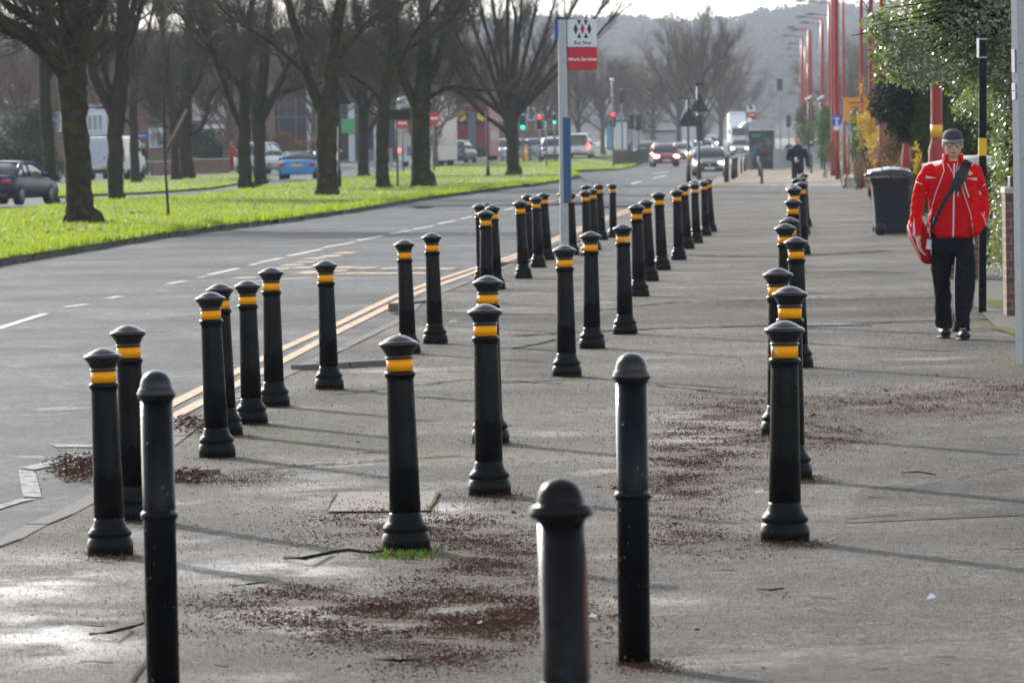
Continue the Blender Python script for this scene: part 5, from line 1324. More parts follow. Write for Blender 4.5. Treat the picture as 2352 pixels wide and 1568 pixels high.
stick([(1830, 1352 - 240), (1790, 1118), (1750, 1126)], .004, 'thin twig left of the second right-hand bollard foot')
# weeds at the foot of the near bollard
rn = np.random.default_rng(4); pts = []
for _ in range(330):
    x, y = rg.gauss(925, 34) + rg.choice((-30, 0, 30)), 1273 + abs(rg.gauss(0, 5)); p = G(x, y, 0); pts.append((p.x, p.y, p.z, rg.uniform(.008, .034) * (1.5 if abs(x - 890) < 8 else 1)))
A = np.array(pts); m = len(A); a = rn.uniform(0, 6.28, m); w = .0028; dx, dy = np.cos(a) * w, np.sin(a) * w
V = np.zeros((m, 3, 3)); V[:, 0] = A[:, :3] - np.stack([dx, dy, 0 * dx], 1); V[:, 1] = A[:, :3] + np.stack([dx, dy, 0 * dx], 1); V[:, 2] = A[:, :3] + np.stack([rn.normal(0, .014, m), rn.normal(0, .014, m), A[:, 3]], 1)
o = npmesh('weeds', V.reshape(-1, 3), np.arange(3 * m).reshape(-1, 3), M['sprig']); o['kind'] = 'stuff'; o['label'] = 'tuft of fresh green weeds at the foot of the large near bollard'
# soft strip of earth and weeds under the holly
mb = MB(); mb.add([G(x, y, .012) for x, y in [(2235, 650), (2400, 640), (2400, 760), (2290, 752), (2262, 725), (2240, 700)]], [(0, 1, 2, 3, 4, 5)]); mb.build('soil_strip', M['soil'], kind='structure', fixn=False)
mb = MB(); mb.add([G(x, y, .016) for x, y in [(2268, 690), (2330, 688), (2352, 705), (2300, 708), (2270, 704)]], [(0, 1, 2, 3, 4)]); mb.build('moss_patch', M['moss'], kind='structure', fixn=False)
mb = MB(); mb.add([G(x, y, .010) for x, y in [(2300, 738), (2345, 735), (2345, 775), (2310, 762), (2275, 752)]], [(0, 1, 2, 3, 4)]); mb.build('moss_patch', M['moss'], kind='structure', fixn=False)

# coarse stone chippings standing proud of the worn asphalt
rg = random.Random(77); pts = []
for _ in range(170000):
    y = 640 + 940 * rg.random() ** .85; x = rg.uniform(-20, 2372)
    if x < interp(y, KY) + 8: continue
    p = G(x, y, 0.0); pts.append((p.x, p.y, .002, (.0012 + .0030 * rg.random() ** 2) * (p.y / 24) ** .8))
A = np.array(pts); m = len(A); a = rngN.uniform(0, 6.28, m); V = np.zeros((m, 4, 3)); s_ = A[:, 3]
for k in range(3):
    V[:, k, 0] = A[:, 0] + np.cos(a + k * 2.09) * s_ * rngN.uniform(.8, 1.8, m); V[:, k, 1] = A[:, 1] + np.sin(a + k * 2.09) * s_ * 1.3; V[:, k, 2] = A[:, 2]
V[:, 3] = A[:, :3]; V[:, 3, 2] += s_ * rngN.uniform(.4, 1.0, m); V[:, 3, 0] += rngN.normal(0, .3, m) * s_
b4 = np.arange(m)[:, None] * 4
F3 = np.concatenate([b4 + np.array([[0, 1, 3]]), b4 + np.array([[1, 2, 3]]), b4 + np.array([[2, 0, 3]])])
mt, nt_, ot_ = nodes('stone_chippings'); bs_ = N(nt_, 'ShaderNodeBsdfPrincipled'); nt_.links.new(bs_.outputs[0], ot_.inputs[0]); bs_.inputs['Roughness'].default_value = .7; bs_.inputs['Specular IOR Level'].default_value = .3
nt_.links.new(ramp(nt_, N(nt_, 'ShaderNodeNewGeometry').outputs['Random Per Island'], [(0, (.03, .028, .025)), (.45, (.10, .092, .082)), (.8, (.22, .205, .185)), (1, (.50, .48, .44))]), bs_.inputs['Base Color'])
o = npmesh('asphalt_chippings', V.reshape(-1, 3), F3, mt); o['kind'] = 'stuff'; o['label'] = 'worn stone chippings showing in the pavement surface'
# ================================================================== VEHICLES
def paint(name, c): return pm(name, c, .3, .1, var=.03, coat=.25)
M['hl'] = emit('lit_headlamp', (1, .85, .6), 4); M['hl_off'] = pm('headlamp_glass', (.45, .48, .5), .12, .5, coat=.6)
M['tl'] = pm('tail_lamp', (.35, .008, .008), .25, coat=.5); M['tl_on'] = emit('lit_tail_lamp', (1, .05, .03), 5)
M['plate_y'] = pm('yellow_number_plate', (.65, .42, .03), .5); M['plate_w'] = pm('white_number_plate', (.65, .65, .62), .5)
def place(px, py, L, rz, off=0):
    g = G(px, py); d = (g - CAM); d.z = 0; d.normalize(); c = g + d * (L / 2) ; return Vector((c.x, c.y, g.z))
def car(name, label, px, py, W, L, H, mat, rear=False, shape='hatch', yaw=0, lights=False, belt=.95, hood=.80, cat='car', brake=False, lamp='round', plate=True, group='cars on the road', roofmat=None, s=None):
    """front of the model looks towards -y; rear views are turned round"""
    t = thing(name, label, cat, place(px, py, L, 0), R(yaw) + (math.pi if rear else 0), group)
    if s: t.scale = (s, s, s); t.location = place(px, py, L * s, 0)
    h = W / 2; y0, y1 = -L / 2, L / 2; zb = .22
    if shape == 'sedan': ws0, ws1, rr0, rr1, deck = .27, .42, .72, .86, belt + .04
    elif shape == 'mpv': ws0, ws1, rr0, rr1, deck = .16, .34, .93, .99, belt
    elif shape == 'open': ws0, ws1, rr0, rr1, deck = .36, .44, .60, .74, belt - .02
    else: ws0, ws1, rr0, rr1, deck = .25, .41, .86, .97, belt
    st = [(0, .78, .50), (.012, .88, hood - .18), (.05, .95, hood - .06), (.12, .985, hood), (ws0, 1, belt - .02), (.5, 1, belt), (rr0, 1, belt + .01), (min(.96, rr1), .98, deck), (.985, .93, deck - .06), (1, .84, deck - .22)]
    secs = []
    for (u, f, zt) in st:
        w = h * f; y = y0 + L * u
        secs.append([(-w * .86, y, zb), (-w * .97, y, zb + .12), (-w, y, (zb + zt) / 2), (-w * .985, y, zt - .12), (-w * .93, y, zt - .02), (-w * .7, y, zt + .015), (0, y, zt + .03), (w * .7, y, zt + .015), (w * .93, y, zt - .02), (w * .985, y, zt - .12), (w, y, (zb + zt) / 2), (w * .97, y, zb + .12), (w * .86, y, zb)])
    MB().loft(secs).build('body', mat, t)
    bw, tw = h * .93, h * .74
    yb0, yr0, yr1, yb1 = y0 + L * ws0, y0 + L * ws1, y0 + L * rr0, y0 + L * rr1
    zr = H - .05; zb_ = belt - .02
    m1, m2 = yb0 + (yr0 - yb0) * .52, yb1 + (yr1 - yb1) * .52; hh = zr - zb_
    ST = [(yb0, .0, bw), (m1, .56, bw * .90), (yr0, .93, tw * 1.04), (yr0 + (yr1 - yr0) * .18, 1.0, tw), (yr0 + (yr1 - yr0) * .5, 1.03, tw), (yr0 + (yr1 - yr0) * .82, 1.0, tw), (yr1, .93, tw * 1.03), (m2, .56, bw * .90), (yb1, .0, bw)]
    sec = lambda y, f, wt, lift=0.: [(-bw, y, zb_ - .02), (-(bw * .55 + wt * .45) if f > .3 else -bw, y, zb_ + hh * f * .55), (-wt, y, zb_ + hh * f + lift), (-wt * .6, y, zb_ + hh * f + .03 * (f > .3) + lift), (0, y, zb_ + hh * f + .045 * (f > .3) + lift), (wt * .6, y, zb_ + hh * f + .03 * (f > .3) + lift), (wt, y, zb_ + hh * f + lift), ((bw * .55 + wt * .45) if f > .3 else bw, y, zb_ + hh * f * .55), (bw, y, zb_ - .02)]
    MB().loft([sec(*q) for q in ST]).build('windows', M['glass'], t)
    rm = roofmat or mat
    rsec = []
    for (y, f, wt) in ST[2:7]:
        q = sec(y, f, wt * 1.02, .014)[2:7]; rsec.append(q + [(p[0], p[1], p[2] - .03) for p in reversed(q)])
    MB().loft(rsec).build('roof', rm, t)
    for sx in (-1, 1):
        k0 = 2 if sx < 0 else 6
        rl = MB(); rl.tube([Vector(sec(*q)[k0]) for q in ST], .038, 6)
        if shape != 'open':
            for yy, ff in (((yr0 + yr1) / 2 + .1, 1.0), (yr1 - .1, .96)):
                c_ = sec(yy, ff, tw); rl.tube([Vector(c_[0 if sx < 0 else 8]), Vector(c_[1 if sx < 0 else 7]), Vector(c_[k0])], .034, 6)
        rl.build('roof_rail', mat, t)
    for sx in (-1, 1):
        for yy in (y0 + L * .19, y0 + L * .80):
            w_ = MB().tube([(sx * (h - .22), yy, .33), (sx * (h - .005), yy, .33)], .33, 20).build('wheel', M['rubber'], t)
            MB().tube([(sx * (h - .02), yy, .33), (sx * (h + .004), yy, .33)], .21, 14).build('rim', M['galv_dark'], w_)
        MB().ell((sx * (h + .09), yb0 + .35, belt + .04), (.11, .07, .08), 10, 6).build('wing_mirror', mat, t)
        hz = hood - .14
        if lamp == 'round': MB().ell((sx * h * .74, y0 + .10, hz), (.19, .10, .11), 12, 8).build('headlight', M['hl'] if lights else M['hl_off'], t)
        else: MB().box((sx * h * .70, y0 + .07, hz), (.40, .16, .13), -sx * .5).build('headlight', M['hl'] if lights else M['hl_off'], t, bevel=.03)
        if shape in ('mpv',): MB().box((sx * h * .90, y1 - .02, .95), (.12, .1, .42)).build('tail_light', M['tl_on'] if brake else M['tl'], t, bevel=.02)
        elif lamp == 'tall': MB().box((sx * h * .86, y1 - .04, 1.18), (.16, .14, .62), 0, sx * .28).build('tail_light', M['tl'], t, bevel=.02)
        else: MB().box((sx * h * .74, y1 - .03, deck - .2), (.40, .12, .15), sx * .35).build('tail_light', M['tl_on'] if brake else M['tl'], t, bevel=.03)
    g_ = MB().box((0, y0 + .0, .56), (W * .50, .08, .16)).build('grille', M['dark'], t, bevel=.02)
    MB().prism([(0, .63), (.05, .56), (0, .49), (-.05, .56)], y0 - .055, y0 - .03).build('badge', M['chrome'], g_)
    MB().box((0, y0 - .02, .33), (W * .80, .10, .17)).build('bumper', M['dark'], t, bevel=.03)
    MB().box((0, y1 + .0, .34), (W * .82, .10, .20)).build('bumper', M['dark'] if shape != 'open' else mat, t, bevel=.03)
    if plate:
        MB().box((0, y0 - .075, .40), (.50, .02, .11)).build('number_plate', M['plate_w'], t); MB().box((0, y1 + .055, .62), (.50, .02, .12)).build('number_plate', M['plate_y'], t)
    return t
pred = paint('dark_red_car_paint', (.30, .02, .03)); pgrey = paint('grey_mauve_car_paint', (.16, .155, .18)); pwhite = paint('white_car_paint', (.62, .65, .70)); psil = paint('silver_car_paint', (.42, .45, .48))
pblue = paint('bright_blue_car_paint', (.02, .22, .50)); pnavy = pm('navy_car_paint', (.006, .010, .045), .3, var=.03, spec=.3); pgunm = paint('gunmetal_car_paint', (.10, .11, .14)); pblack = paint('black_car_paint', (.012, .013, .016)); pdblue = paint('mid_blue_car_paint', (.02, .10, .30)); plight = paint('light_blue_car_paint', (.25, .34, .42))
car('hatchback', 'small dark red hatchback driving towards the camera with a lit headlight', 1526, 383, 1.74, 3.9, 1.50, pred, lights=True, yaw=3)
car('hatchback', 'mauve grey hatchback coming towards the camera behind the two black triangle signs', 1630, 405, 1.76, 4.1, 1.46, pgrey, lamp='slim', yaw=-2, lights=True)
car('saloon_car', 'white car with lit headlamp just right of the red hatchback', 1568, 372, 1.80, 4.5, 1.45, pwhite, shape='sedan', lights=True, lamp='slim', yaw=-8)
car('saloon_car', 'silver white car half behind the railings left of the red hatchback', 1487, 365, 1.80, 4.4, 1.50, psil, lights=True, yaw=-14, lamp='slim')
car('hatchback', 'pale blue car between the white car and the triangle sign posts', 1592, 366, 1.74, 4.1, 1.5, plight, lights=False, yaw=-4)
car('hatchback', 'silver car behind the grey hatchback, roof showing between the sign posts', 1616, 356, 1.76, 4.2, 1.5, psil, lights=True, yaw=0)
car('sports_utility_car', 'tall silver car with roof rails in the far queue', 1632, 345, 1.85, 4.5, 1.75, psil, lights=True, shape='mpv', hood=1.0, belt=1.1)
car('hatchback', 'white car second last in the far oncoming queue', 1619, 349, 1.8, 4.2, 1.5, pwhite, lights=True)
car('saloon_car', 'dark car at the far end of the oncoming queue', 1643, 340, 1.8, 4.4, 1.5, pgunm, lights=True)
car('hatchback', 'pale car stopped in front of the white lorry', 1702, 357, 1.8, 4.1, 1.55, pwhite, lights=True, yaw=-6)
# left side, seen from behind
car('saloon_car', 'dark blue saloon cut off by the left edge of the photo', 25, 472, 1.84, 4.9, 1.45, pnavy, rear=True, shape='sedan', lamp='slim', yaw=-14, s=.87)
car('roadster', 'bright blue open-top sports car seen from behind', 692, 412, 1.70, 3.9, 1.22, pblue, rear=True, shape='open', belt=.86, hood=.75, yaw=-3, roofmat=M['dark'])
car('estate_car', 'silver estate car with tall tail lights between two trunks', 603, 400, 1.74, 4.4, 1.62, psil, rear=True, lamp='tall', yaw=-16)
car('hatchback', 'grey hatchback with pale roof beside the white bus', 1054, 375, 1.78, 4.1, 1.50, pgunm, rear=True, yaw=-12, roofmat=psil)
car('hatchback', 'white car peeping out from behind the stout mossy trunk', 745, 385, 1.78, 4.2, 1.5, pwhite, rear=True)
car('people_carrier', 'white people carrier with glowing tail lights right of the bus stop pole', 1333, 364, 1.85, 4.7, 1.9, pwhite, rear=True, shape='mpv', belt=1.02, brake=True, yaw=-6)
car('hatchback', 'white hatchback with yellow plate just left of the bus stop pole', 1268, 369, 1.80, 4.1, 1.55, pwhite, rear=True, brake=False, yaw=4)
car('hatchback', 'white car behind the one left of the bus stop pole', 1275, 356, 1.80, 4.3, 1.6, pwhite, rear=True)
car('hatchback', 'silver white hatchback waiting under the red traffic light', 1231, 363, 1.80, 4.2, 1.5, psil, rear=True, brake=True)
car('hatchback', 'blue car half hidden by the trunk of the vase-shaped tree', 1185, 370, 1.80, 4.2, 1.5, pdblue, rear=True, roofmat=pwhite, yaw=8)
car('hatchback', 'white car with a glinting lamp left of the vase-shaped trunk', 1162, 361, 1.80, 4.2, 1.5, pwhite, rear=False, lights=True)
car('hatchback', 'small white car far behind the keep-left bollard', 1250, 352, 1.80, 4.2, 1.5, pwhite, rear=True)

# van
def van(label, px, py):
    W, L, H = 1.98, 4.9, 2.05
    t = thing('van', label, 'van', place(px, py, L, 0), math.pi + R(-9)); h = W / 2; y1 = L / 2
    secs = []
    for (u, f, zt) in [(0, .80, .8), (.05, .93, 1.0), (.16, .98, 1.15), (.30, 1, 1.95), (.38, 1, H), (.97, 1, H), (1, .975, H - .04)]:
        w = h * f; y = -L / 2 + L * u
        secs.append([(-w * .95, y, .3), (-w, y, .5), (-w, y, 1.1 if zt > 1.1 else zt - .1), (-w * .93, y, zt - .1), (-w * .84, y, zt), (w * .84, y, zt), (w * .93, y, zt - .1), (w, y, 1.1 if zt > 1.1 else zt - .1), (w, y, .5), (w * .95, y, .3)])
    MB().loft(secs, smooth=False).build('body', paint('white_van_paint', (.60, .64, .72)), t, bevel=.02)
    for sx in (-1, 1):
        d = MB().box((sx * .41, y1 + .012, 1.18), (.79, .03, 1.42)).build('rear_door', paint('white_van_door', (.55, .60, .68)), t, bevel=.03)
        MB().box((sx * .41, y1 + .03, 1.22), (.60, .012, 1.15)).build('door_panel', pm('van_panel', (.50, .56, .64), .4), d, bevel=.02)
        MB().box((sx * .93, y1 - .01, 1.15), (.10, .08, .62)).build('tail_light', M['tl'], t, bevel=.02)
        for yy in (-L / 2 + .9, L / 2 - 1.0):
            MB().tube([(sx * .75, yy, .34), (sx * .985, yy, .34)], .34, 18).build('wheel', M['rubber'], t)
        MB().box((sx * 1.12, -L / 2 + 1.35, 1.35), (.2, .12, .28)).build('wing_mirror', M['dark'], t, bevel=.03)
        MB().box((sx * .975, -L / 2 + 1.9, 1.55), (.03, .8, .45)).build('side_window', M['glass'], t)
    MB().box((0, y1 + .03, .42), (1.9, .14, .20)).build('bumper', M['dark'], t, bevel=.03)
    MB().box((-.1, y1 + .05, .58), (.52, .03, .12)).build('number_plate', M['plate_y'], t)
    MB().box((-.02, y1 + .04, 1.02), (.06, .04, .1)).build('door_handle', M['dark'], t)
    return t
van('white van with red upright tail lights half hidden by the forked trunk', 268, 413)
def bus(name, label, px, py, body, win, H=4.2, red=False, Wd=2.5, yaw=0):
    L = 9.5; t = thing(name, label, 'bus', place(px, py, L, 0), math.pi + R(yaw), 'buses on the far carriageway'); h = Wd / 2; y1 = L / 2; secs = []
    for (u, f, dz) in [(0, .97, .2), (.02, 1, .05), (.97, 1, 0), (.99, .98, .06), (1, .94, .16)]:
        w = h * f; y = -L / 2 + L * u; z = H - dz
        secs.append([(-w, y, .32), (-w, y, z - .35), (-w * .92, y, z - .08), (-w * .7, y, z), (w * .7, y, z), (w * .92, y, z - .08), (w, y, z - .35), (w, y, .32)])
    b = MB().loft(secs, smooth=False).build('body', body, t, bevel=.05)
    MB().box((0, y1 + .01, 3.05), (2.0, .06, .95)).build('upper_rear_window', win, t, bevel=.08)
    if not red:
        MB().prism([(-.62, 3.0), (.62, 3.0), (.50, 2.0), (.25, 1.45), (-.25, 1.45), (-.50, 2.0)], y1 + .02, y1 + .06).build('dark_rear_panel', M['dark'], t)
        MB().box((-.85, y1 + .02, 1.6), (.22, .04, .7)).build('vent_panel', M['galv_dark'], t); MB().box((.1, y1 + .03, .95), (1.1, .04, .55)).build('engine_cover', pm('purple_grey_panel', (.16, .14, .24), .5), t)
        MB().box((0, y1 + .02, .48), (2.3, .08, .35)).build('bumper', M['offwhite'], t, bevel=.03)
    else:
        for sx in (-1, 1):
            q = MB(); random.seed(3 + sx)
            q.prism([(sx * .72 + .34 * (1 + .22 * math.sin(a * 2.3)) * math.cos(R(a * 24)), 3.2 + .36 * (1 + .22 * math.cos(a * 2.9)) * math.sin(R(a * 24))) for a in range(15)], y1 + .04, y1 + .08)
            q.build('yellow_splash', pm('yellow_splash', (.75, .62, .01), .5), t)
            MB().box((sx * .75, y1 + .05, 3.66), (.55, .03, .12)).build('red_light_bar', M['sign_red2'], t)
        MB().box((0, y1 + .03, 2.0), (.55, .08, 3.0)).build('rear_ladder_bay', M['galv_dark'], t)
        MB().box((0, y1 + .03, .6), (2.3, .08, .5)).build('bumper', M['dark'], t, bevel=.03)
    for sx in (-1, 1):
        MB().box((sx * 1.12, y1 - .02, 1.0), (.12, .08, .22)).build('tail_light', M['tl_on'] if not red else M['tl'], t)
        for yy in (-L / 2 + 2.2, L / 2 - 2.2): MB().tube([(sx * .9, yy, .48), (sx * 1.24, yy, .48)], .48, 18).build('wheel', M['rubber'], t)
        for zz_0 in ((1.7, 2.0),) if red else ((1.7, .7), (3.1, .7)): MB().box((sx * (h + .005), 0, zz_0[0]), (.02, L * .85, .8)).build('side_window', win, t)
    return t
M['bus_win'] = pm('tinted_window', (.02, .022, .028), .15)
bus('double_decker_bus', 'cream white bus seen from behind between two verge trees', 983, 383, pm('cream_bus_paint', (.50, .47, .43), .4), M['bus_win'], Wd=2.55, yaw=-6)
bus('fire_engine', 'dark red high-backed vehicle with yellow splashes on its rear', 1097, 370, pm('dark_red_bus_paint', (.22, .02, .03), .4), M['bus_win'], H=4.0, red=True, yaw=-4)
# lorry
W = 2.5; L = 8; t = thing('lorry', 'white box lorry with roof deflector facing the camera beside the bus shelter', 'lorry', place(1700, 348, L, 0)); y0 = -L / 2
t.scale = (1.0, 1, 1.0)
wl = pm('lorry_white', (.80, .81, .82), .4, coat=.4)
MB().box((0, y0 + 1.0, 1.75), (2.35, 2.0, 2.4)).build('cab', wl, t, bevel=.12)
MB().box((0, y0 - .02, 2.2), (2.05, .08, .85)).build('windscreen', M['glass'], t, bevel=.05)
MB().box((0, y0 - .02, 1.3), (1.7, .08, .55)).build('grille', M['galv_dark'], t, bevel=.03)
MB().box((0, y0 - .05, .62), (2.4, .2, .45)).build('bumper', M['dark'], t, bevel=.04)
MB().loft([[(-1.05, y0 + .3, 2.95), (1.05, y0 + .3, 2.95), (1.05, y0 + 1.9, 2.95), (-1.05, y0 + 1.9, 2.95)], [(-1.15, y0 + 1.5, 4.1), (1.15, y0 + 1.5, 4.1), (1.15, y0 + 1.95, 4.1), (-1.15, y0 + 1.95, 4.1)]], smooth=False).build('roof_deflector', wl, t)
MB().box((0, 1.0, 2.65), (2.5, 5.8, 3.3)).build('box_body', pm('lorry_box', (.70, .71, .72), .5), t, bevel=.03)
MB().box((0, -1.92, 4.34), (2.56, .12, .22)).build('top_rail', M['white'], t, bevel=.02)
for sx in (-1, 1):
    MB().box((sx * .95, y0 - .06, .78), (.34, .14, .2)).build('headlight', M['hl'], t, bevel=.03); MB().box((sx * 1.35, y0 + .15, 2.2), (.16, .2, .6)).build('wing_mirror', M['dark'], t, bevel=.03)
    for yy in (y0 + 1.2, L / 2 - 1.5): MB().tube([(sx * .9, yy, .5), (sx * 1.22, yy, .5)], .5, 18).build('wheel', M['rubber'], t)
# ================================================================== PEOPLE
def remesh(mb, name, mat, parent, vox, smooth=3):
    o = mb.build('tmp', mat, None)
    m = o.modifiers.new('r', 'REMESH'); m.mode = 'VOXEL'; m.voxel_size = vox
    s = o.modifiers.new('s', 'SMOOTH'); s.iterations = smooth; s.factor = .5
    bpy.context.view_layer.update()
    me = bpy.data.meshes.new_from_object(o.evaluated_get(bpy.context.evaluated_depsgraph_get())); me.name = name
    me.polygons.foreach_set('use_smooth', [True] * len(me.polygons))
    bpy.data.objects.remove(o)
    if len(me.materials) == 0: me.materials.append(mat)
    q = bpy.data.objects.new(name, me); C.objects.link(q); q.parent = parent; return q
M['skin'] = pm('skin', (.62, .37, .27), .5, var=.12, vs=20, bump=.001, bs=120); M['skin'].node_tree.nodes['Principled BSDF'].inputs['Subsurface Weight'].default_value = .08
M['jacket'] = pm('red_waterproof_cloth', (.62, .003, .006), .7, var=.10, vs=9, bump=.006, bs=14, spec=.08)
M['vest'] = pm('red_quilted_cloth', (.50, .002, .006), .7, var=.10, vs=12, bump=.005, bs=14, spec=.08)
M['trousers'] = pm('black_trouser_cloth', (.007, .007, .011), .8, var=.4, vs=6, bump=.006, bs=14, spec=.1)
M['boots'] = pm('black_leather', (.008, .009, .011), .3, spec=.35, bump=.003, bs=60)
M['piping'] = pm('white_piping', (.62, .60, .63), .5); M['strap'] = pm('black_webbing', (.014, .014, .018), .7, bump=.002, bs=90)
M['cap'] = pm('charcoal_cap_cloth', (.035, .035, .05), .8, var=.3, vs=60, bump=.002, bs=150); M['capbrim'] = pm('grey_cap_brim', (.13, .13, .16), .7)
M['hair'] = pm('grey_hair', (.40, .38, .36), .7, var=.3, vs=80)
M['eye'] = pm('eye_dark', (.02, .015, .012), .2); M['lips'] = pm('lips', (.22, .07, .06), .5); M['lens'] = pm('tinted_spectacle_lens', (.07, .06, .065), .15)
M['eyew'] = pm('eye_white', (.6, .55, .52), .3)

from mathutils import noise as mnoise
def wrinkle(o, amp, sc, seed=0):
    me = o.data; nr = [v.normal.copy() for v in me.vertices]
    for v, n in zip(me.vertices, nr):
        p = v.co; q = Vector((p.x * sc[0] + seed * 7, p.y * sc[1], p.z * sc[2] + p.x * sc[2] * .6 * (1 if p.x > 0 else -1)))
        a = mnoise.noise(q) ; a = 1 - abs(a) * 2.2
        v.co = p + n * amp * (a - .6)
    me.update()
def hand(mb, wrist, d, palm_n, s=1.0, curl=.5, side=1):
    """palm and five separate fingers; d = pointing direction, palm_n = palm normal"""
    d = Vector(d).normalized(); n = Vector(palm_n); n = (n - d * n.dot(d)).normalized(); w = d.cross(n) * side; wr = Vector(wrist)
    Mx = Matrix((w, d, n)).transposed()
    mb.ell(wr + d * .045 * s, (.040 * s, .052 * s, .016 * s), 14, 10, Mx)
    mb.tube([wr - d * .02, wr + d * .02], [.024 * s, .027 * s], 10)
    for i, (off, L, r) in enumerate([(-.030, .078, .0078), (-.010, .088, .0085), (.010, .082, .0082), (.029, .064, .0072)]):
        p = wr + d * .085 * s + w * off * s; q = [p - d * .02 * s]; c = curl * (1 + .15 * i); dd = d + w * off * 2.5
        for j in range(4):
            q.append(q[-1] + dd.normalized() * L * s / 3.4); dd = dd.normalized() * math.cos(c * .5) + n * math.sin(c * .5)
        mb.tube(q, [r * s * 1.1, r * s * 1.05, r * s, r * s * .92, r * s * .7], 8)
    q = [wr + d * .02 * s - w * .026 * s]; dd = (d * .75 - w * .65 + n * .25).normalized()
    for j in range(3): q.append(q[-1] + dd * .030 * s); dd = (dd + d * .35 + n * .1).normalized()
    mb.tube(q, [.012 * s, .011 * s, .0095 * s, .007 * s], 8)
def head(mb, c, s=1.0, yaw=0.):
    """c = centre of the skull; the face looks towards -y"""
    Rz = Matrix.Rotation(yaw, 3, 'Z'); c = Vector(c)
    def at(x, y, z): return c + Rz @ (Vector((x, y, z)) * s)
    mb.ell(at(0, .012, .025), (.076 * s, .094 * s, .092 * s), 20, 14, Rz)
    mb.ell(at(0, -.012, -.030), (.066 * s, .074 * s, .082 * s), 18, 12, Rz)
    mb.ell(at(0, -.040, -.078), (.040 * s, .038 * s, .030 * s), 14, 10, Rz)
    mb.ell(at(0, -.070, .018), (.052 * s, .018 * s, .012 * s), 12, 8, Rz)
    mb.ell(at(-.036, -.058, -.022), (.024 * s, .022 * s, .022 * s), 10, 8, Rz); mb.ell(at(.036, -.058, -.022), (.024 * s, .022 * s, .022 * s), 10, 8, Rz)
    mb.tube([at(0, -.078, .008), at(0, -.096, -.018), at(0, -.104, -.034), at(0, -.084, -.042)], [.009 * s, .011 * s, .015 * s, .012 * s], 8)
    mb.ell(at(0, -.080, -.060), (.024 * s, .012 * s, .008 * s), 10, 8, Rz); mb.ell(at(0, -.078, -.072), (.022 * s, .012 * s, .008 * s), 10, 8, Rz)
    for sx in (-1, 1): mb.ell(at(sx * .078, .012, -.008), (.009 * s, .020 * s, .033 * s), 8, 8, Rz)
    return at
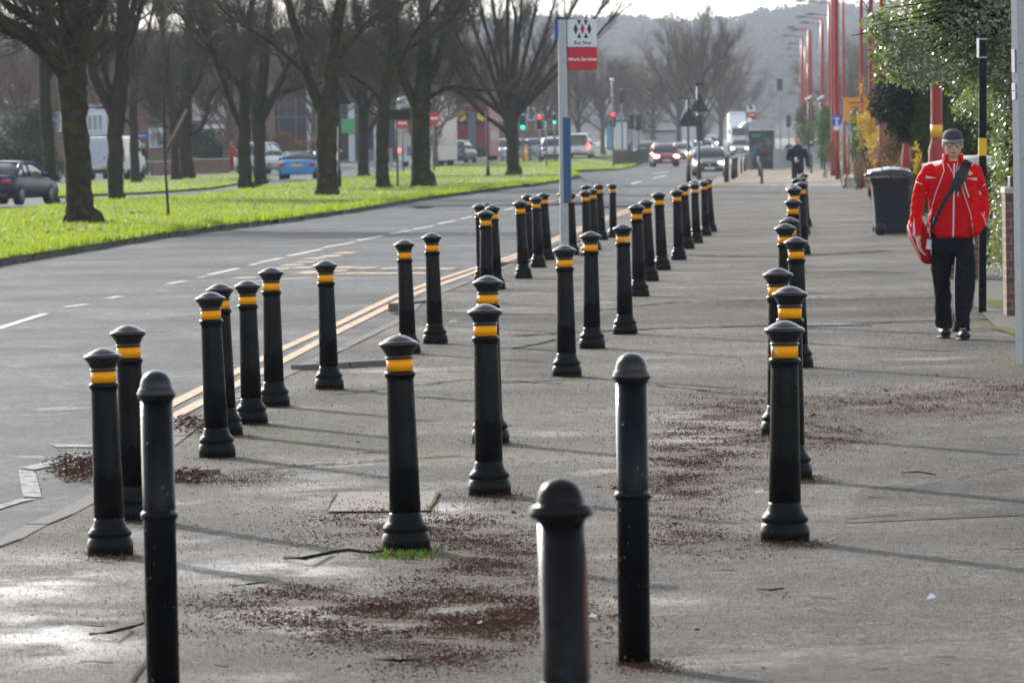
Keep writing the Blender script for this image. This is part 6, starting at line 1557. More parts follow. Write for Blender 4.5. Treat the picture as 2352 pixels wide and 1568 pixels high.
def postman():
    g = G(2192, 778); Y = g.y; k = mpp(Y)
    t = thing('person', 'man in a red jacket and dark cap walking with a red shoulder bag', 'person', (g.x, Y, 0), 0)
    X = lambda px: (px - 2192) * k
    Z = lambda py: (780 - py) * k
    def q(px, py, d=0.): return Vector((X(px), d, Z(py)))
    # --- body: one continuous skin surface
    b = MB()
    hc = q(2194.5, 333, -.01); at = head(b, hc, 1.03, R(0))
    b.tube([q(2194, 352, .0), q(2196, 385, .02)], [.056, .064], 14)
    b.stack([(X(2196), .02, Z(548), .155, .10), (X(2196), .02, Z(500), .165, .11), (X(2195), .02, Z(440), .18, .115), (X(2194), .02, Z(395), .17, .10), (X(2195), .02, Z(378), .08, .07)], 20)
    b.tube([q(2178, 545, .03), q(2168, 645, .07), q(2172, 760, .25)], [.062, .045, .035], 12); b.tube([q(2212, 545, .0), q(2215, 640, -.10), q(2204, 755, -.18)], [.062, .045, .035], 12)
    b.tube([q(2140, 405, .02), q(2110, 478, .05), q(2109, 548, .02)], [.05, .04, .027], 12); b.tube([q(2246, 400, .02), q(2262, 485, .04), q(2234, 474, .02)], [.05, .04, .027], 12)
    hand(b, q(2112, 545, .015), (.12, -.18, -1), (.85, -.35, .1), 1.05, .55, 1)
    hand(b, q(2232, 470, .03), (-.4, .15, -.7), (-.9, 0, .3), .7, .9, -1)
    b.ell(q(2172, 768, .22), (.04, .10, .035), 12, 8); b.ell(q(2204, 766, -.22), (.04, .10, .035), 12, 8)
    body = remesh(b, 'body', M['skin'], t, .0055, 2)
    # --- trousers
    b = MB()
    b.stack([(X(2193), .02, Z(538), .170, .125), (X(2191), .02, Z(562), .178, .130), (X(2190), .02, Z(585), .165, .12)], 24)
    def leg(pts): b.tube([q(*p[:3]) for p in pts], [p[3] for p in pts], 18)
    leg([(2171, 560, .03, .098), (2168, 590, .04, .094), (2165, 620, .05, .086), (2166, 650, .07, .074), (2170, 680, .12, .070), (2171, 710, .17, .070), (2173, 738, .21, .074), (2173, 757, .215, .076)])
    leg([(2211, 560, .01, .100), (2215, 590, -.02, .098), (2216, 620, -.06, .092), (2216, 650, -.11, .086), (2213, 680, -.13, .082), (2208, 710, -.16, .076), (2203, 738, -.18, .074), (2203, 762, -.19, .074)])
    tr_ = remesh(b, 'trousers', M['trousers'], t, .010, 3); wrinkle(tr_, .010, (7, 5, 9), seed=4)
    mb = MB(); mb.tube([q(2195, 592, -.10), q(2190, 640, -.165), q(2188, 700, -.205), q(2189, 738, -.235)], [.004] * 4, 5); mb.build('trouser_piping', M['piping'], t)
    # --- boots
    for (px, py, dy, yaw, sc, sx) in [(2172, 776, .20, .1, .96, -1), (2205, 781, -.24, .12, 1.04, 1)]:
        b = MB(); o = q(px, py, dy); o.z = 0 + (.0 if sx > 0 else .01)
        b.tube([o + Vector((0, .05, .16)), o + Vector((0, .05, .06))], [.052, .050], 12)
        Rm = Matrix.Rotation(yaw * 1.5, 3, 'Z')
        b.ell(o + Vector((0, .02, .045)), (.046, .10, .045), 14, 10, Rm); b.ell(o + Vector((.01, -.085, .042)), (.052, .070, .040), 14, 10, Rm)
        bt = remesh(b, 'boot', M['boots'], t, .008, 2)
        sb = MB(); sb.stack([(o.x, o.y - .02, .0, .052, .145), (o.x, o.y - .02, .018, .054, .150)], 18); sb.build('sole', M['rubber'], bt)
        lb = MB()
        for j in range(4): lb.tube([o + Vector((-.025, -.035 + j * .022, .092 + j * .016)), o + Vector((.028, -.032 + j * .022, .092 + j * .016))], .003, 5)
        lb.build('laces', M['piping'], bt)
    # --- quilted under-jacket
    b = MB(); rings = []
    for i in range(24):
        f = i / 23; z = Z(547) + (Z(372) - Z(547)) * f; bulge = 1 + .022 * math.cos(i * math.pi)
        rx = (.172 + .03 * math.sin(f * 3.1)) * (1 if f < .8 else 1 - (f - .8) * 2.6); ry = (.135 + .02 * math.sin(f * 2.6)) * (1 if f < .8 else 1 - (f - .8) * 2.0)
        rings.append((X(2194), .012, z, rx * bulge * .96, ry * bulge))
    b.stack(rings, 36); under = b.build('under_jacket', M['vest'], t)
    # --- outer jacket: sleeves and body in one mesh, open at the front
    b = MB()
    def sl(pts): b.tube([q(*p[:3]) for p in pts], [p[3] for p in pts], 18)
    sl([(2153, 388, .02, .054), (2140, 395, .02, .064), (2127, 415, .02, .062), (2119, 440, .03, .060), (2113, 470, .04, .057), (2109, 500, .04, .053), (2108, 525, .03, .050), (2110, 544, .01, .046)])
    sl([(2234, 388, .02, .054), (2244, 395, .02, .064), (2252, 415, .02, .060), (2258, 442, .04, .058), (2263, 470, .04, .053), (2263, 495, .02, .050), (2257, 512, -.03, .049), (2247, 526, -.05, .046), (2240, 536, -.05, .045)])
    rings = []
    for (py, xl, xr, ry) in [(552, 2139, 2243, .142), (545, 2137, 2250, .150), (520, 2135, 2254, .155), (490, 2137, 2254, .153), (460, 2138, 2254, .152), (430, 2139, 2250, .150), (412, 2134, 2254, .142), (400, 2134, 2254, .128), (391, 2141, 2247, .11), (383, 2156, 2233, .095), (376, 2168, 2222, .085), (368, 2170, 2219, .083)]:
        rings.append((X((xl + xr) / 2), .02, Z(py), (xr - xl) / 2 * k, ry))
    b.stack(rings, 36)
    jk = remesh(b, 'jacket', M['jacket'], t, .011, 3)
    wrinkle(jk, .008, (7, 6, 19), seed=1)
    # opening at the front, cut between the two piped edges
    LE = [(2174, 366), (2171, 376.6), (2172, 393), (2163, 416.6), (2153, 441.6), (2145.5, 470), (2141, 498), (2139, 523), (2139, 560)]
    RE = [(2216, 366), (2206, 384), (2201, 402), (2208, 420), (2215, 446.6), (2223, 470), (2231, 495), (2234.5, 523), (2238, 560)]
    def edge(L_, z):
        py = 780 - z / k
        return X(interp(py, [(y, x) for x, y in L_]))
    import bmesh
    bm = bmesh.new(); bm.from_mesh(jk.data)
    kill = [f for f in bm.faces if f.calc_center_median().y < -.02 and Z(556) < f.calc_center_median().z < Z(362) and edge(LE, f.calc_center_median().z) < f.calc_center_median().x < edge(RE, f.calc_center_median().z)]
    bmesh.ops.delete(bm, geom=kill, context='FACES'); 
    # hollow bottom so the hem reads as an edge
    bm.to_mesh(jk.data); bm.free()
    so = jk.modifiers.new('cloth_thickness', 'SOLIDIFY'); so.thickness = .006; so.offset = -1
    tr = [under, jk]
    bv = []
    for o in (jk, under):
        vs = [v.co.copy() for v in o.data.vertices]; bv.append(BVHTree.FromPolygons(vs, [tuple(p.vertices) for p in o.data.polygons]))
    def hit(px, py, lift=.004):
        best = None
        for B in bv:
            h = B.ray_cast(Vector((X(px), -1, Z(py))), Vector((0, 1, 0)))
            if h[0] is not None and (best is None or h[0].y < best.y): best = h[0]
        if best is None: return Vector((X(px), -.06, Z(py)))
        return best + Vector((0, -lift, 0))
    def pipe(pts, r, name, mat='piping', parent=jk):
        P_ = []
        for a, c in zip(pts, pts[1:]):
            n = max(2, int(math.hypot(a[0] - c[0], a[1] - c[1]) / 5))
            for j in range(n): P_.append(hit(a[0] + (c[0] - a[0]) * j / n, a[1] + (c[1] - a[1]) * j / n))
        P_.append(hit(*pts[-1])); return MB().tube(P_, r, 6).build(name, M[mat], parent)
    def patch(poly, name, mat, parent, lift=.006, sub=4):
        vs = [hit(x, y, lift) for x, y in poly]; mb = MB(); mb.add(vs, [tuple(range(len(vs)))]); return mb.build(name, M[mat], parent, fixn=False)
    pipe([(x - .3, y) for x, y in LE[:-1]] + [(2139, 546)], .0034, 'zip_edge'); pipe([(x + .3, y) for x, y in RE[1:-1]] + [(2237, 550)], .0034, 'zip_edge')
    pipe([(2195.5, 378), (2193.5, 400), (2193, 431), (2191.5, 470), (2190.3, 523), (2189.5, 545)], .0065, 'front_zip', parent=under)
    pipe([(2180, 378), (2186, 388), (2192, 401)], .003, 'collar_piping', parent=under); pipe([(2203, 374), (2201, 386), (2197, 398)], .003, 'collar_piping', parent=under)
    pipe([(2214.8, 414), (2220, 434), (2227, 455.5)], .0065, 'chest_zip'); pipe([(2202.3, 430), (2201.5, 453)], .0055, 'chest_zip', parent=under)
    pipe([(2256, 491.6), (2264, 506), (2267, 523)], .0035, 'pocket_piping'); pipe([(2264, 490), (2262, 500)], .004, 'pocket_piping'); pipe([(2148, 500), (2146, 520), (2145, 540)], .005, 'pocket_piping')
    pipe([(2109, 418), (2115, 421), (2122, 424)], .0045, 'arm_band'); pipe([(2262, 430.7), (2269, 426)], .0045, 'arm_band')
    patch([(2131, 404.6), (2154.4, 409.9), (2131, 411)], 'chest_stripe', 'piping', jk); patch([(2219.5, 411.6), (2248, 411.6), (2248, 417.4)], 'chest_stripe', 'piping', jk)
    patch([(2102.5, 497), (2104.5, 523), (2106, 542), (2099.5, 543), (2100.3, 520)], 'sleeve_stripe', 'piping', jk)
    patch([(2226, 393), (2231.5, 393), (2233, 399), (2225, 399)], 'emblem_crown', 'piping', jk); patch([(2222, 398.6), (2238.5, 398.4), (2237.5, 402.6), (2223, 402.8)], 'emblem_bar', 'yellow', jk, .0075); patch([(2228, 402), (2233.5, 402), (2233.5, 404.8), (2228, 404.8)], 'emblem_foot', 'piping', jk, .008)
    # collar, hem cord
    b = MB(); secs = []
    for i in range(15):
        a = R(-60 - 240 * (1 - i / 14) + 0)
    cl = []
    for (r_, z0, z1, nm) in [(.088, Z(379), Z(357), 'collar')]:
        vs = []; fs = []
        for i in range(19):
            a = R(-52) + R(284) * i / 18; x_, y_ = r_ * math.cos(a), r_ * .92 * math.sin(a)
            tall = z1 + .012 * math.sin((a + .9) * .6)
            vs += [(X(2194.5) + x_ * 1.08, .012 + y_ * 1.08, z0 - .012), (X(2194.5) + x_ * .98, .012 + y_ * .98, tall), (X(2194.5) + x_ * .90, .012 + y_ * .90, tall), (X(2194.5) + x_ * .9, .012 + y_ * .9, z0 - .012)]
            if i:
                o = 4 * i
                for c_ in range(4): fs.append((o - 4 + c_, o + c_, o + (c_ + 1) % 4, o - 4 + (c_ + 1) % 4))
        b = MB(); b.add(vs, fs, True); b.build('collar', M['jacket'], jk)
    pipe([(2238, 548), (2238.5, 556), (2240, 564)], .006, 'zip_pull')
    # --- face details
    for sx in (-1, 1):
        e = MB().ell(at(sx * .031, -.070, .000), (.013, .008, .006), 10, 6).build('eye', M['eyew'], body)
        MB().ell(at(sx * .031, -.077, .000), (.0055, .004, .0055), 8, 6).build('iris', M['eye'], e)
    MB().loft([[at(-.026, -.0915, -.064), at(-.026, -.0895, -.068), at(-.026, -.085, -.066)], [at(0, -.0955, -.0625), at(0, -.0945, -.071), at(0, -.088, -.067)], [at(.026, -.0915, -.064), at(.026, -.0895, -.068), at(.026, -.085, -.066)]]).build('lips', M['lips'], body)
    # spectacles
    mb = MB()
    for sx in (-1, 1):
        cx0 = sx * .034; ring = [at(cx0 + .026 * math.cos(R(a)) * (1.0), -.094 + abs(sx * .004), -.004 + .0185 * math.sin(R(a)) * (1.0)) for a in range(0, 361, 24)]
        mb.tube(ring, .0034, 5, cap=False); mb.tube([at(sx * .060, -.090, .002), at(sx * .080, -.02, .006), at(sx * .080, .02, .002)], .0022, 5)
    mb.tube([at(-.009, -.096, .002), at(0, -.099, .005), at(.009, -.096, .002)], .0022, 5)
    sp = mb.build('spectacles', M['dark'], body)
    for sx in (-1, 1): MB().prism([(at(sx * .034, 0, 0).x + .0245 * math.cos(R(a)), at(0, 0, -.004).z + .0175 * math.sin(R(a))) for a in range(0, 360, 24)], at(0, -.0925, 0).y, at(0, -.0910, 0).y).build('lens', M['lens_clear'], sp)
    # hair at the temples
    hb = MB()
    for sx in (-1, 1): hb.ell(at(sx * .072, .012, .028), (.012, .045, .030), 10, 8)
    hb.ell(at(0, .075, .0), (.06, .03, .05), 12, 8); hb.build('hair', M['hair'], body)
    # cap
    b = MB(); n = 24; rings = []
    for (z, rx, ry, y) in [(.030, .083, .100, .010), (.048, .085, .102, .010), (.070, .083, .099, .012), (.090, .075, .090, .014), (.106, .060, .072, .015), (.116, .040, .048, .016), (.121, .016, .018, .016)]:
        c_ = at(0, y, z); rings.append((c_.x, c_.y, c_.z, rx, ry))
    b.stack(rings, n); cp = b.build('cap', M['cap'], t)
    vs = []; fs = []
    for i in range(13):
        a = R(-168 + 156 * i / 12); ca_, sa_ = math.cos(a), math.sin(a)
        drop = -.018 * (1 - abs(ca_)) - .004
        vs += [at(.083 * ca_, .010 + .098 * sa_, .040), at(.090 * ca_, .0 + .150 * sa_, .036 + drop - .006), at(.090 * ca_, .0 + .150 * sa_, .030 + drop - .006), at(.083 * ca_, .010 + .098 * sa_, .032)]
        if i:
            o = 4 * i
            for c_ in range(4): fs.append((o - 4 + c_, o + c_, o + (c_ + 1) % 4, o - 4 + (c_ + 1) % 4))
    b = MB(); b.add(vs, fs, True); b.build('cap_brim', M['capbrim'], cp)
    # --- shoulder bag (held by its strap: a thing of its own)
    bag = thing('shoulder_bag', 'red postal shoulder bag with wide black strap across the man in red', 'bag', (g.x, Y, 0))
    def bp(px, py, d): return Vector((X(px), d, Z(py)))
    secs = []
    for (y, xl, xr, d0, d1) in [(505, 2096, 2124, .06, .24), (525, 2091, 2134, .05, .26), (550, 2096, 2138, .03, .26), (580, 2112, 2142, .04, .26), (600, 2121, 2144, .05, .24), (608, 2130, 2144, .07, .20)]:
        a, b_ = bp(xl, y, d0), bp(xr, y, d0); c, d = bp(xr, y, d1), bp(xl, y, d1); m_ = (a + c) / 2
        secs.append([a, (a + b_) / 2 + Vector((0, -.02, 0)), b_, c, d])
    sb = MB().loft(secs, smooth=False).build('pouch', pm('bag_red_cloth', (.36, .004, .008), .7, var=.25, vs=9, bump=.004, bs=20, spec=.08), bag, bevel=.012)
    pc = MB(); pc.box(bp(2139, 562, .03) + Vector((.0, -.02, 0)), (.055, .01, .085), 0, .15); pc.build('white_pocket', M['piping'], sb)
    pc = MB(); pc.tube([bp(2090, 518, .05), bp(2097, 545, .03), bp(2118, 592, .03)], .006, 6); pc.build('pale_edge', M['piping'], sb)
    def ribbon(pts, w, name, lift, th=.006):
        P_ = []
        for a, c in zip(pts, pts[1:]):
            n = max(2, int(math.hypot(a[0] - c[0], a[1] - c[1]) / 5))
            for j in range(n): P_.append((hit(a[0] + (c[0] - a[0]) * j / n, a[1] + (c[1] - a[1]) * j / n, lift), a[2] + (c[2] - a[2]) * j / n))
        P_.append((hit(pts[-1][0], pts[-1][1], lift), pts[-1][2])); secs = []
        for i, (p, w_) in enumerate(P_):
            d = P_[min(len(P_) - 1, i + 1)][0] - P_[max(0, i - 1)][0]; d.normalize(); sd = d.cross(Vector((0, -1, 0))).normalized() * w_ * k / 2; f = Vector((0, -th, 0))
            secs.append([p - sd, p + sd, p + sd + f, p - sd + f])
        return MB().loft(secs, smooth=False).build(name, M['strap'], bag)
    ribbon([(2229, 372, 20), (2222, 384, 23), (2212, 402, 24), (2200, 422, 24), (2192, 438, 24)], 24, 'shoulder_pad', .010, .014)
    ribbon([(2190, 436, 11), (2176, 456, 10), (2163, 478, 9), (2152, 505, 9), (2144, 532, 10), (2140, 548, 11)], 9, 'strap', .008)
    return t
M['lens_clear'] = pm('spectacle_lens', (.50, .33, .26), .2); 
postman()
# small details on the grass-side strangers, all the same builder
def walker(label, px, pyb, H, cols, yaw=0, Y=None, arms='down', name='person', scale_w=1., item=None, stride=.12):
    g = G(px, pyb) if Y is None else P(px, 312, Y)
    if Y is not None: g.z = zf(g.x, g.y)
    t = thing(name, label, 'person', g, R(yaw)); s = H / 1.75
    b = MB(); at = head(b, (0, 0, 1.62 * s), s, 0)
    b.tube([(0, .01, 1.55 * s), (0, .02, 1.42 * s)], [.055 * s, .06 * s], 12); V3 = lambda x, y, z: Vector((x * s, y * s, z * s))
    b.stack([(0, .02, .9 * s, .15 * s, .10 * s), (0, .02, 1.15 * s, .14 * s, .10 * s), (0, .02, 1.38 * s, .17 * s, .10 * s), (0, .02, 1.45 * s, .07 * s, .06 * s)], 16)
    el = {'down': [((-.2, .02, 1.38), (-.27, .05, 1.10), (-.27, .0, .84)), ((.2, .02, 1.38), (.27, .05, 1.10), (.27, .0, .84))], 'hold': [((-.2, .02, 1.38), (-.27, .05, 1.10), (-.08, -.22, 1.06)), ((.2, .02, 1.38), (.27, .05, 1.10), (.29, .0, .84))]}[arms]
    for sh, eb, wr in el:
        b.tube([V3(*sh), V3(*eb), V3(*wr)], [.046 * s, .038 * s, .026 * s], 10); sx = -1 if sh[0] < 0 else 1
        d = (Vector(wr) - Vector(eb)).normalized(); hand(b, V3(*wr), d, (-sx, -.2, 0), s, .6, -sx)
    lg = [((-.09, .0, .92), (-.09, -stride * .6, .50), (-.09, -stride, .08)), ((.09, .02, .92), (.09, stride * .4, .50), (.09, stride, .08))]
    for h_, kn, an in lg: b.tube([V3(*h_), V3(*kn), V3(*an)], [.075 * s, .055 * s, .038 * s], 10)
    bd = remesh(b, 'body', M['skin'], t, .011, 1)
    b = MB(); b.stack([(0, .02, .84 * s, .175 * s, .13 * s), (0, .02, 1.1 * s, .175 * s, .13 * s), (0, .02, 1.36 * s, .20 * s, .125 * s), (0, .02, 1.44 * s, .12 * s, .09 * s), (0, .02, 1.49 * s, .08 * s, .08 * s)], 20)
    for sh, eb, wr in el: b.tube([V3(*sh), V3(*eb), V3(*wr)], [.068 * s, .058 * s, .042 * s], 12)
    remesh(b, 'top', M[cols[0]], t, .016, 2)
    b = MB(); b.stack([(0, .02, .80 * s, .15 * s, .11 * s), (0, .02, .92 * s, .16 * s, .115 * s)], 18)
    for h_, kn, an in lg: b.tube([V3(*h_), V3(*kn), V3(*an)], [.095 * s, .075 * s, .06 * s], 12)
    remesh(b, 'trousers', M[cols[1]], t, .016, 2)
    for h_, kn, an in lg:
        MB().ell(V3(an[0], an[1] - .06, .045), (.045 * s, .13 * s, .045 * s), 12, 8).build('shoe', M['boots'], t)
    hb = MB(); hb.ell(at(0, .02, .048), (.082 * s, .092 * s, .078 * s), 16, 10); hb.build('hair', M[cols[2]], bd)
    for sx in (-1, 1): MB().ell(at(sx * .031, -.073, .0), (.010 * s, .006 * s, .006 * s), 8, 6).build('eye', M['eye'], bd)
    if item:
        o = V3(-.06, -.27, 1.07); i_ = thing('drink_cup', 'white cup held by the man in the navy hooded top', 'cup', g + Matrix.Rotation(R(yaw), 3, 'Z') @ o); MB().lathe([(0, -.07), (.03, -.07), (.04, .06), (0, .06)], 14).build('cup', M['white'], i_); MB().lathe([(0, .06), (.042, .06), (.038, .075), (0, .075)], 14).build('lid', M['piping'], i_)
    return t
M['navy'] = pm('navy_cloth', (.010, .016, .04), .8, bump=.008, bs=12); M['blackcloth'] = pm('black_cloth', (.014, .014, .017), .8, bump=.006, bs=14); M['brownhair'] = pm('brown_hair', (.09, .05, .03), .6); M['blondhair'] = pm('pale_hair', (.50, .33, .22), .6); M['denim'] = pm('blue_denim', (.04, .09, .16), .8); M['black_hair'] = pm('black_hair', (.02, .018, .016), .5)
walker('man in a navy hooded top walking towards the camera holding a white cup', 1833, 455, 1.70, ('navy', 'blackcloth', 'brownhair'), arms='hold', item=True)
walker('distant figure in black top and blue jeans behind the man in navy', 1864, 383, 1.62, ('blackcloth', 'denim', 'black_hair'))
walker('person in dark clothes mostly hidden behind the shoulder of the man in navy', 1812, 381, 1.62, ('navy', 'denim', 'black_hair'), Y=330)
walker('pale haired person in dark coat standing beside the white van', 331, 404, 1.7, ('blackcloth', 'blackcloth', 'blondhair'), yaw=150)
walker('person in black crossing behind the brown railing', 1446, 368, 1.66, ('blackcloth', 'blackcloth', 'black_hair'), yaw=90)
# ================================================================== BUILDINGS ACROSS THE ROAD
def bpx(px, Y): return P(px, 312, Y).x
def win(parent, x0, x1, z0, z1, y, bars=2, frame='white', glass='glass', arched=False):
    w = MB(); fw = .07
    w.box(((x0 + x1) / 2, y, z0), (x1 - x0 + fw, .08, fw)); w.box(((x0 + x1) / 2, y, z1), (x1 - x0 + fw, .08, fw))
    for i in range(bars + 1):
        x = x0 + (x1 - x0) * i / bars; w.box((x, y - .003, (z0 + z1) / 2), (fw, .08, z1 - z0 - fw))
    f = w.build('window', M[frame], parent); MB().box(((x0 + x1) / 2, y + .02, (z0 + z1) / 2), (x1 - x0, .02, z1 - z0)).build('pane', M[glass], f); return f
M['net'] = pm('net_curtain_window', (.30, .33, .36), .4, var=.3, vs=3)
M['render'] = pm('pale_render', (.42, .42, .42), .8); M['shopglass'] = pm('dark_shop_glass', (.035, .037, .05), .25, var=.5, vs=.7)
# house with the band of windows
Y = 400; x0, x1 = bpx(426, Y), bpx(622, Y); k = mpp(Y); zz = lambda y, px=500: P(px, y, Y).z
t = thing('brick_house', 'red brick house with a band of white windows and dark tiled roof', 'house', ((x0 + x1) / 2, Y, 0)); w = (x1 - x0)
ze = zz(222); MB().box((0, 4, ze / 2), (w, 8, ze)).build('wall', M['brick'], t)
rf = MB(); rf.loft([[(-w / 2 - .3, -.4, ze), (w / 2 + .3, -.4, ze), (w / 2 + .3, 8.4, ze), (-w / 2 - .3, 8.4, ze)], [(-w / 2 + 1, 3.6, ze + 2.6), (w / 2 - 1, 3.6, ze + 2.6), (w / 2 - 1, 4.4, ze + 2.6), (-w / 2 + 1, 4.4, ze + 2.6)]], smooth=False)
r_ = rf.build('roof', M['tiles'], t); MB().box((w * .2, 4, ze + 2.9), (.7, .9, 1.2)).build('chimney', M['brick'], r_)
cx0 = (x0 + x1) / 2
for (a, b) in [(446, 466), (470, 490), (495, 513), (518, 536), (541, 560)]: win(t, bpx(a, Y) - cx0, bpx(b, Y) - cx0, zz(274), zz(232), -.06, 2, glass='net')
MB().box((bpx(503, Y) - cx0, -.1, zz(226)), (4.2, .2, .25)).build('fascia', M['white'], t)
MB().box((bpx(490, Y) - cx0, -.9, zz(291)), (2.0, 1.6, .32)).build('porch_roof', M['white'], t)
win(t, bpx(468, Y) - cx0, bpx(512, Y) - cx0, zz(330), zz(300), -.06, 3)
MB().box((bpx(600, Y) - cx0, -.07, 1.05), (.95, .1, 2.1)).build('door', M['dark'], t)
# left house with white bay
Y = 330; x0, x1 = bpx(60, Y), bpx(420, Y); k = mpp(Y)
t = thing('brick_house', 'brick house with white bay window behind the white van', 'house', ((x0 + x1) / 2, Y, 0)); cx0 = (x0 + x1) / 2; w = x1 - x0; zz = lambda y, px=250: P(px, y, 330).z
ze = zz(170); MB().box((0, 4, ze / 2), (w, 8, ze)).build('wall', M['brick'], t)
MB().loft([[(-w / 2 - .3, -.4, ze), (w / 2 + .3, -.4, ze), (w / 2 + .3, 8.4, ze), (-w / 2 - .3, 8.4, ze)], [(-w / 2 + 1.5, 3.6, ze + 2.8), (w / 2 - 1.5, 3.6, ze + 2.8), (w / 2 - 1.5, 4.4, ze + 2.8), (-w / 2 + 1.5, 4.4, ze + 2.8)]], smooth=False).build('roof', M['tiles'], t)
bay = MB().box((bpx(222, Y) - cx0, -.5, (zz(310) + zz(240)) / 2), (1.5, 1.0, zz(240) - zz(310))).build('bay', M['offwhite'], t)
win(t, bpx(204, Y) - cx0, bpx(240, Y) - cx0, zz(300), zz(264), -1.06, 3, glass='net'); MB().box((bpx(222, Y) - cx0, -.52, zz(318)), (1.5, 1.0, .42)).build('bay_panel', pm('dark_red_panel', (.16, .03, .03), .7), t)
MB().box((bpx(201, Y) - cx0, -.55, zz(360)), (.4, 1.0, 2.6)).build('bay_pier', M['offwhite'], t)
win(t, bpx(344, Y) - cx0, bpx(372, Y) - cx0, zz(340), zz(308), -.06, 2, glass='net'); MB().box((bpx(358, Y) - cx0, -.1, zz(302)), (.9, .2, .3)).build('lintel', M['white'], t)
win(t, bpx(120, Y) - cx0, bpx(160, Y) - cx0, zz(300), zz(255), -.06, 2, glass='net'); MB().box((bpx(285, Y) - cx0, -.07, 1.05), (.95, .1, 2.1)).build('door', M['dark'], t)
s_ = P(325, 315, 322); t = thing('shop_sign', 'small purple board near the pale haired person', 'sign', (s_.x, s_.y, 0))
MB().box((0, 0, s_.z), (.85, .06, .62)).build('sign_face', pm('purple_sign', (.07, .06, .18), .5), t); MB().box((-.35, 0, (s_.z - .3) / 2), (.07, .05, s_.z - .3)).build('post', M['dark'], t); MB().box((.35, 0, (s_.z - .3) / 2), (.07, .05, s_.z - .3)).build('post', M['dark'], t); MB().box((0, -.04, s_.z + .08), (.55, .01, .07)).build('lettering', M['offwhite'], t)
# dark glazed building with white columns
Y = 410; x0, x1 = bpx(612, Y), bpx(1010, Y); cx0 = (x0 + x1) / 2; w = x1 - x0; zz = lambda y, px=700: P(px, y, 410).z
t = thing('glazed_building', 'dark glazed building with tall white columns behind the verge trees', 'building', (cx0, Y, 0)); ze = zz(168)
MB().box((0, 5, ze / 2), (w, 9, ze)).build('wall', M['shopglass'], t)
MB().box((0, 4.8, ze + .25), (w + 1, 10.4, .5)).build('roof', M['roof_dark'], t)
for i, (px, wd, yt) in enumerate([(624, 14, 232), (717, 22, 208), (808, 14, 240), (865, 12, 240), (925, 12, 240), (985, 12, 240)]): MB().box((bpx(px, Y) - cx0, -.1, zz(yt) / 2 - .3), (wd * mpp(Y), .9, zz(yt) + .6)).build('column', M['offwhite'], t)
for i in range(9): MB().box((bpx(640 + i * 40, Y) - cx0, .42, ze / 2), (.08, .12, ze - .2)).build('mullion', M['galv_dark'], t)
MB().box((0, .45, zz(268)), (w - .5, .12, .14)).build('transom', M['galv_dark'], t)
M['green_sign'] = pm('green_shop_sign', (.08, .38, .12), .6)
MB().box((bpx(768, Y) - cx0, -.75, zz(291)), (98 * mpp(Y), .12, 34 * mpp(Y))).build('sign_board', M['green_sign'], t)
# terrace between bus and tree, brick with chimneys
Y = 470; x0, x1 = bpx(1000, Y), bpx(1290, Y); cx0 = (x0 + x1) / 2; w = x1 - x0; zz = lambda y, px=1100: P(px, y, 470).z
t = thing('brick_house', 'distant brick terrace behind the red high-backed vehicle', 'house', (cx0, Y, 0)); ze = zz(235)
MB().box((0, 4, ze / 2), (w, 8, ze)).build('wall', M['brick'], t)
r_ = MB().loft([[(-w / 2 - .3, -.4, ze), (w / 2 + .3, -.4, ze), (w / 2 + .3, 8.4, ze), (-w / 2 - .3, 8.4, ze)], [(-w / 2 + .2, 3.6, ze + 2.2), (w / 2 - .2, 3.6, ze + 2.2), (w / 2 - .2, 4.4, ze + 2.2), (-w / 2 + .2, 4.4, ze + 2.2)]], smooth=False).build('roof', M['tiles'], t)
for px in (1060, 1140, 1230): MB().box((bpx(px, Y) - cx0, 4, ze + 2.6), (.8, .9, 1.2)).build('chimney', M['brick'], r_)
for px in (1020, 1060, 1110, 1150, 1200, 1245): win(t, bpx(px, Y) - cx0, bpx(px, Y) - cx0 + 1.1, zz(278), zz(250), -.06, 2)
MB().box((bpx(1270, Y) - cx0, -.07, 1.05), (.95, .1, 2.1)).build('door', M['dark'], t)
# far pale sheds beyond the junction
Y = 560; t = thing('shed', 'pale blue and white sheds glimpsed behind the far verge', 'building', (bpx(1430, Y), Y, 0)); zz = lambda y, px=1430: P(px, y, 560).z
for i, (a, b, yt, m) in enumerate([(1392, 1408, 285, 'sky_panel'), (1414, 1440, 280, 'offwhite'), (1446, 1475, 296, 'render'), (1480, 1560, 305, 'render')]):
    if m == 'sky_panel' and m not in M: M[m] = pm('sky_blue_panel', (.12, .30, .42), .6)
    MB().box((bpx((a + b) / 2, Y) - bpx(1430, Y), 2 + i * .1, zz(yt) / 2), ((b - a) * mpp(Y), 4, zz(yt))).build('wall', M[m], t)
    MB().box((bpx((a + b) / 2, Y) - bpx(1430, Y), 2 + i * .1, zz(yt) + .1), ((b - a) * mpp(Y) + .3, 4.4, .2)).build('roof', M['roof_dark'], t)
# orange hoarding
Y = 235; a, b = P(1938, 225, Y), P(2010, 278, Y); t = thing('hoarding', 'orange hoarding board behind the red lamp posts', 'sign', ((a.x + b.x) / 2, Y, -.4))
MB().box((0, 0, (a.z + b.z) / 2 + .4), (b.x - a.x, .1, a.z - b.z)).build('board', pm('orange_board', (.70, .28, .02), .6), t)
for i, y in enumerate((236, 246)): MB().box((-.05, -.06, P(1975, y, Y).z + .4), (.85 - .2 * i, .02, .07)).build('lettering', pm('brown_letters', (.25, .11, .02), .6), t)
for i in range(4): MB().box((-.4 + i * .27, -.06, P(1975, 259, Y).z + .4), (.11, .02, .12)).build('lettering', M['galv'], t)
for sx in (-.5, .5): MB().box((sx, .08, .9), (.09, .09, 1.9)).build('post', M['wood'], t)
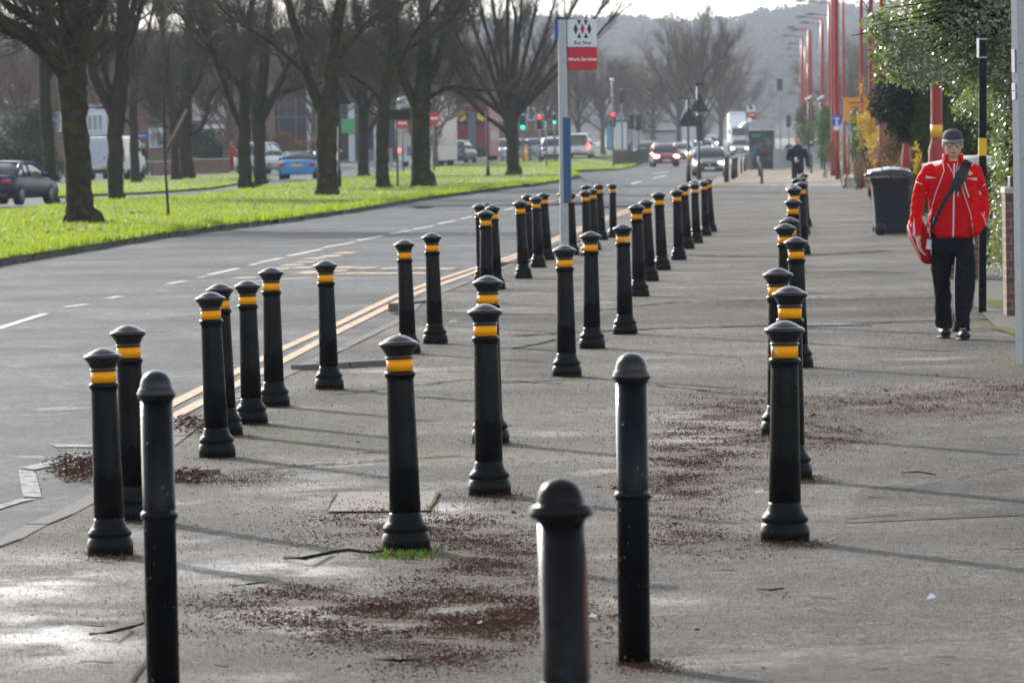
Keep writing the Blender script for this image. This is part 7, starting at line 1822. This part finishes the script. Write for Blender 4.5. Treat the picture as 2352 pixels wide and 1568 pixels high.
# low garden walls on the far side
def lowwall(p0, p1, h, mat, label):
    a, b = G(*p0), G(*p1); d = b - a; ang = math.atan2(d.y, d.x); t = thing('garden_wall', label, 'wall', (a + b) / 2)
    MB().box((0, 0, h / 2), (d.length, .22, h), ang).build('brickwork', mat, t); MB().box((0, 0, h + .03), (d.length, .28, .06), ang).build('coping', M['stone'], t)
lowwall((436, 400), (525, 398), .75, M['brick'], 'low brick garden wall below the dark hedge')
lowwall((350, 404), (400, 402), .7, M['brick'], 'low brick wall beside the sapling stake')
lowwall((640, 393), (760, 390), .8, pm('grey_wall', (.12, .12, .11), .9), 'grey low wall behind the blue sports car')
lowwall((1950, 432), (1974, 420), .35, M['stone'], 'low stone edging under the brown shrub')
# litter scraps on the pavement
for i, (x, y, s, m, lab) in enumerate([(1041, 739, .035, 'moss_lid', 'pale green plastic scrap lying left of the front middle bollards'), (1150, 640, .035, 'white', 'crumpled white paper near the tight bollard group'), (2139, 1374, .016, 'white', 'small white paper scrap at the lower right'), (1360, 1420, .018, 'white', 'white scrap between the two right dome-topped posts'), (1745, 1131, .022, 'piping', 'pale torn wrapper left of the nearest right-hand bollard')]):
    if m == 'moss_lid' and m not in M: M[m] = pm('pale_green_plastic', (.35, .5, .36), .4)
    g = G(x, y, .004); t = thing('litter', lab, 'litter', g); MB().add([(-s, -s * .5, 0), (s, -s * .4, .004), (s * .9, s * .5, .012), (0, s * .7, .02), (-s * .9, s * .4, .006)], [(0, 1, 2, 3, 4)]).build('scrap', M[m], t, fixn=False)
DENOISE = True
# ================================================================== HAZE, LIGHT, CAMERA
m, nt, out = nodes('haze_air')
v = N(nt, 'ShaderNodeVolumePrincipled'); v.inputs['Color'].default_value = (.84, .91, 1.0, 1); v.inputs['Density'].default_value = .00018; v.inputs['Anisotropy'].default_value = .0
nt.links.new(v.outputs[0], out.inputs['Volume'])
mb = MB(); mb.box((0, 2400, 89), (4600, 5400, 190)); hz = mb.build('haze', m); hz['kind'] = 'stuff'; hz['label'] = 'pale winter haze over the whole street'

SUN_EL, SUN_AZ = R(21), R(-27)             # azimuth from straight ahead (+y), towards the left
sc = bpy.context.scene
w = bpy.data.worlds.new('World'); sc.world = w; w.use_nodes = True
nt = w.node_tree; bg = nt.nodes['Background']
sky = nt.nodes.new('ShaderNodeTexSky'); sky.sky_type = 'NISHITA'; sky.sun_disc = False; sky.sun_elevation = SUN_EL; sky.sun_rotation = SUN_AZ
sky.dust_density = 1.6; sky.air_density = 1.0; sky.ozone_density = 3.0; sky.altitude = 100
hs = nt.nodes.new('ShaderNodeHueSaturation'); hs.inputs['Saturation'].default_value = .38
nt.links.new(sky.outputs[0], hs.inputs['Color']); nt.links.new(hs.outputs[0], bg.inputs[0]); bg.inputs[1].default_value = .15
L = bpy.data.lights.new('sun', 'SUN'); L.energy = 3.0; L.angle = R(1.2); L.color = (1, .955, .90)
so = bpy.data.objects.new('sun', L); C.objects.link(so)
sd = Vector((math.sin(SUN_AZ) * math.cos(SUN_EL), math.cos(SUN_AZ) * math.cos(SUN_EL), math.sin(SUN_EL)))
so.rotation_euler = sd.to_track_quat('Z', 'Y').to_euler(); so.location = (-20, 10, 40)

cam = bpy.data.cameras.new('camera'); co = bpy.data.objects.new('camera', cam); C.objects.link(co)
Mw = Matrix((cr, cu, -fwd)).transposed().to_4x4(); Mw.translation = CAM; co.matrix_world = Mw
cam.sensor_fit = 'HORIZONTAL'; cam.sensor_width = 36; cam.lens = 36 * F / 2352; cam.clip_start = .5; cam.clip_end = 8000
cam.dof.use_dof = True; cam.dof.focus_distance = 29.0; cam.dof.aperture_fstop = 11.0; cam.dof.aperture_blades = 9
sc.camera = co
sc.view_settings.view_transform = 'Standard'; sc.view_settings.look = 'None'; sc.view_settings.exposure = 1.2; sc.view_settings.gamma = 1.0
sc.render.engine = 'CYCLES'; sc.cycles.max_bounces = 6; sc.cycles.volume_bounces = 0; sc.cycles.use_denoising = DENOISE
sc.cycles.transparent_max_bounces = 8; sc.cycles.caustics_reflective = False; sc.cycles.caustics_refractive = False
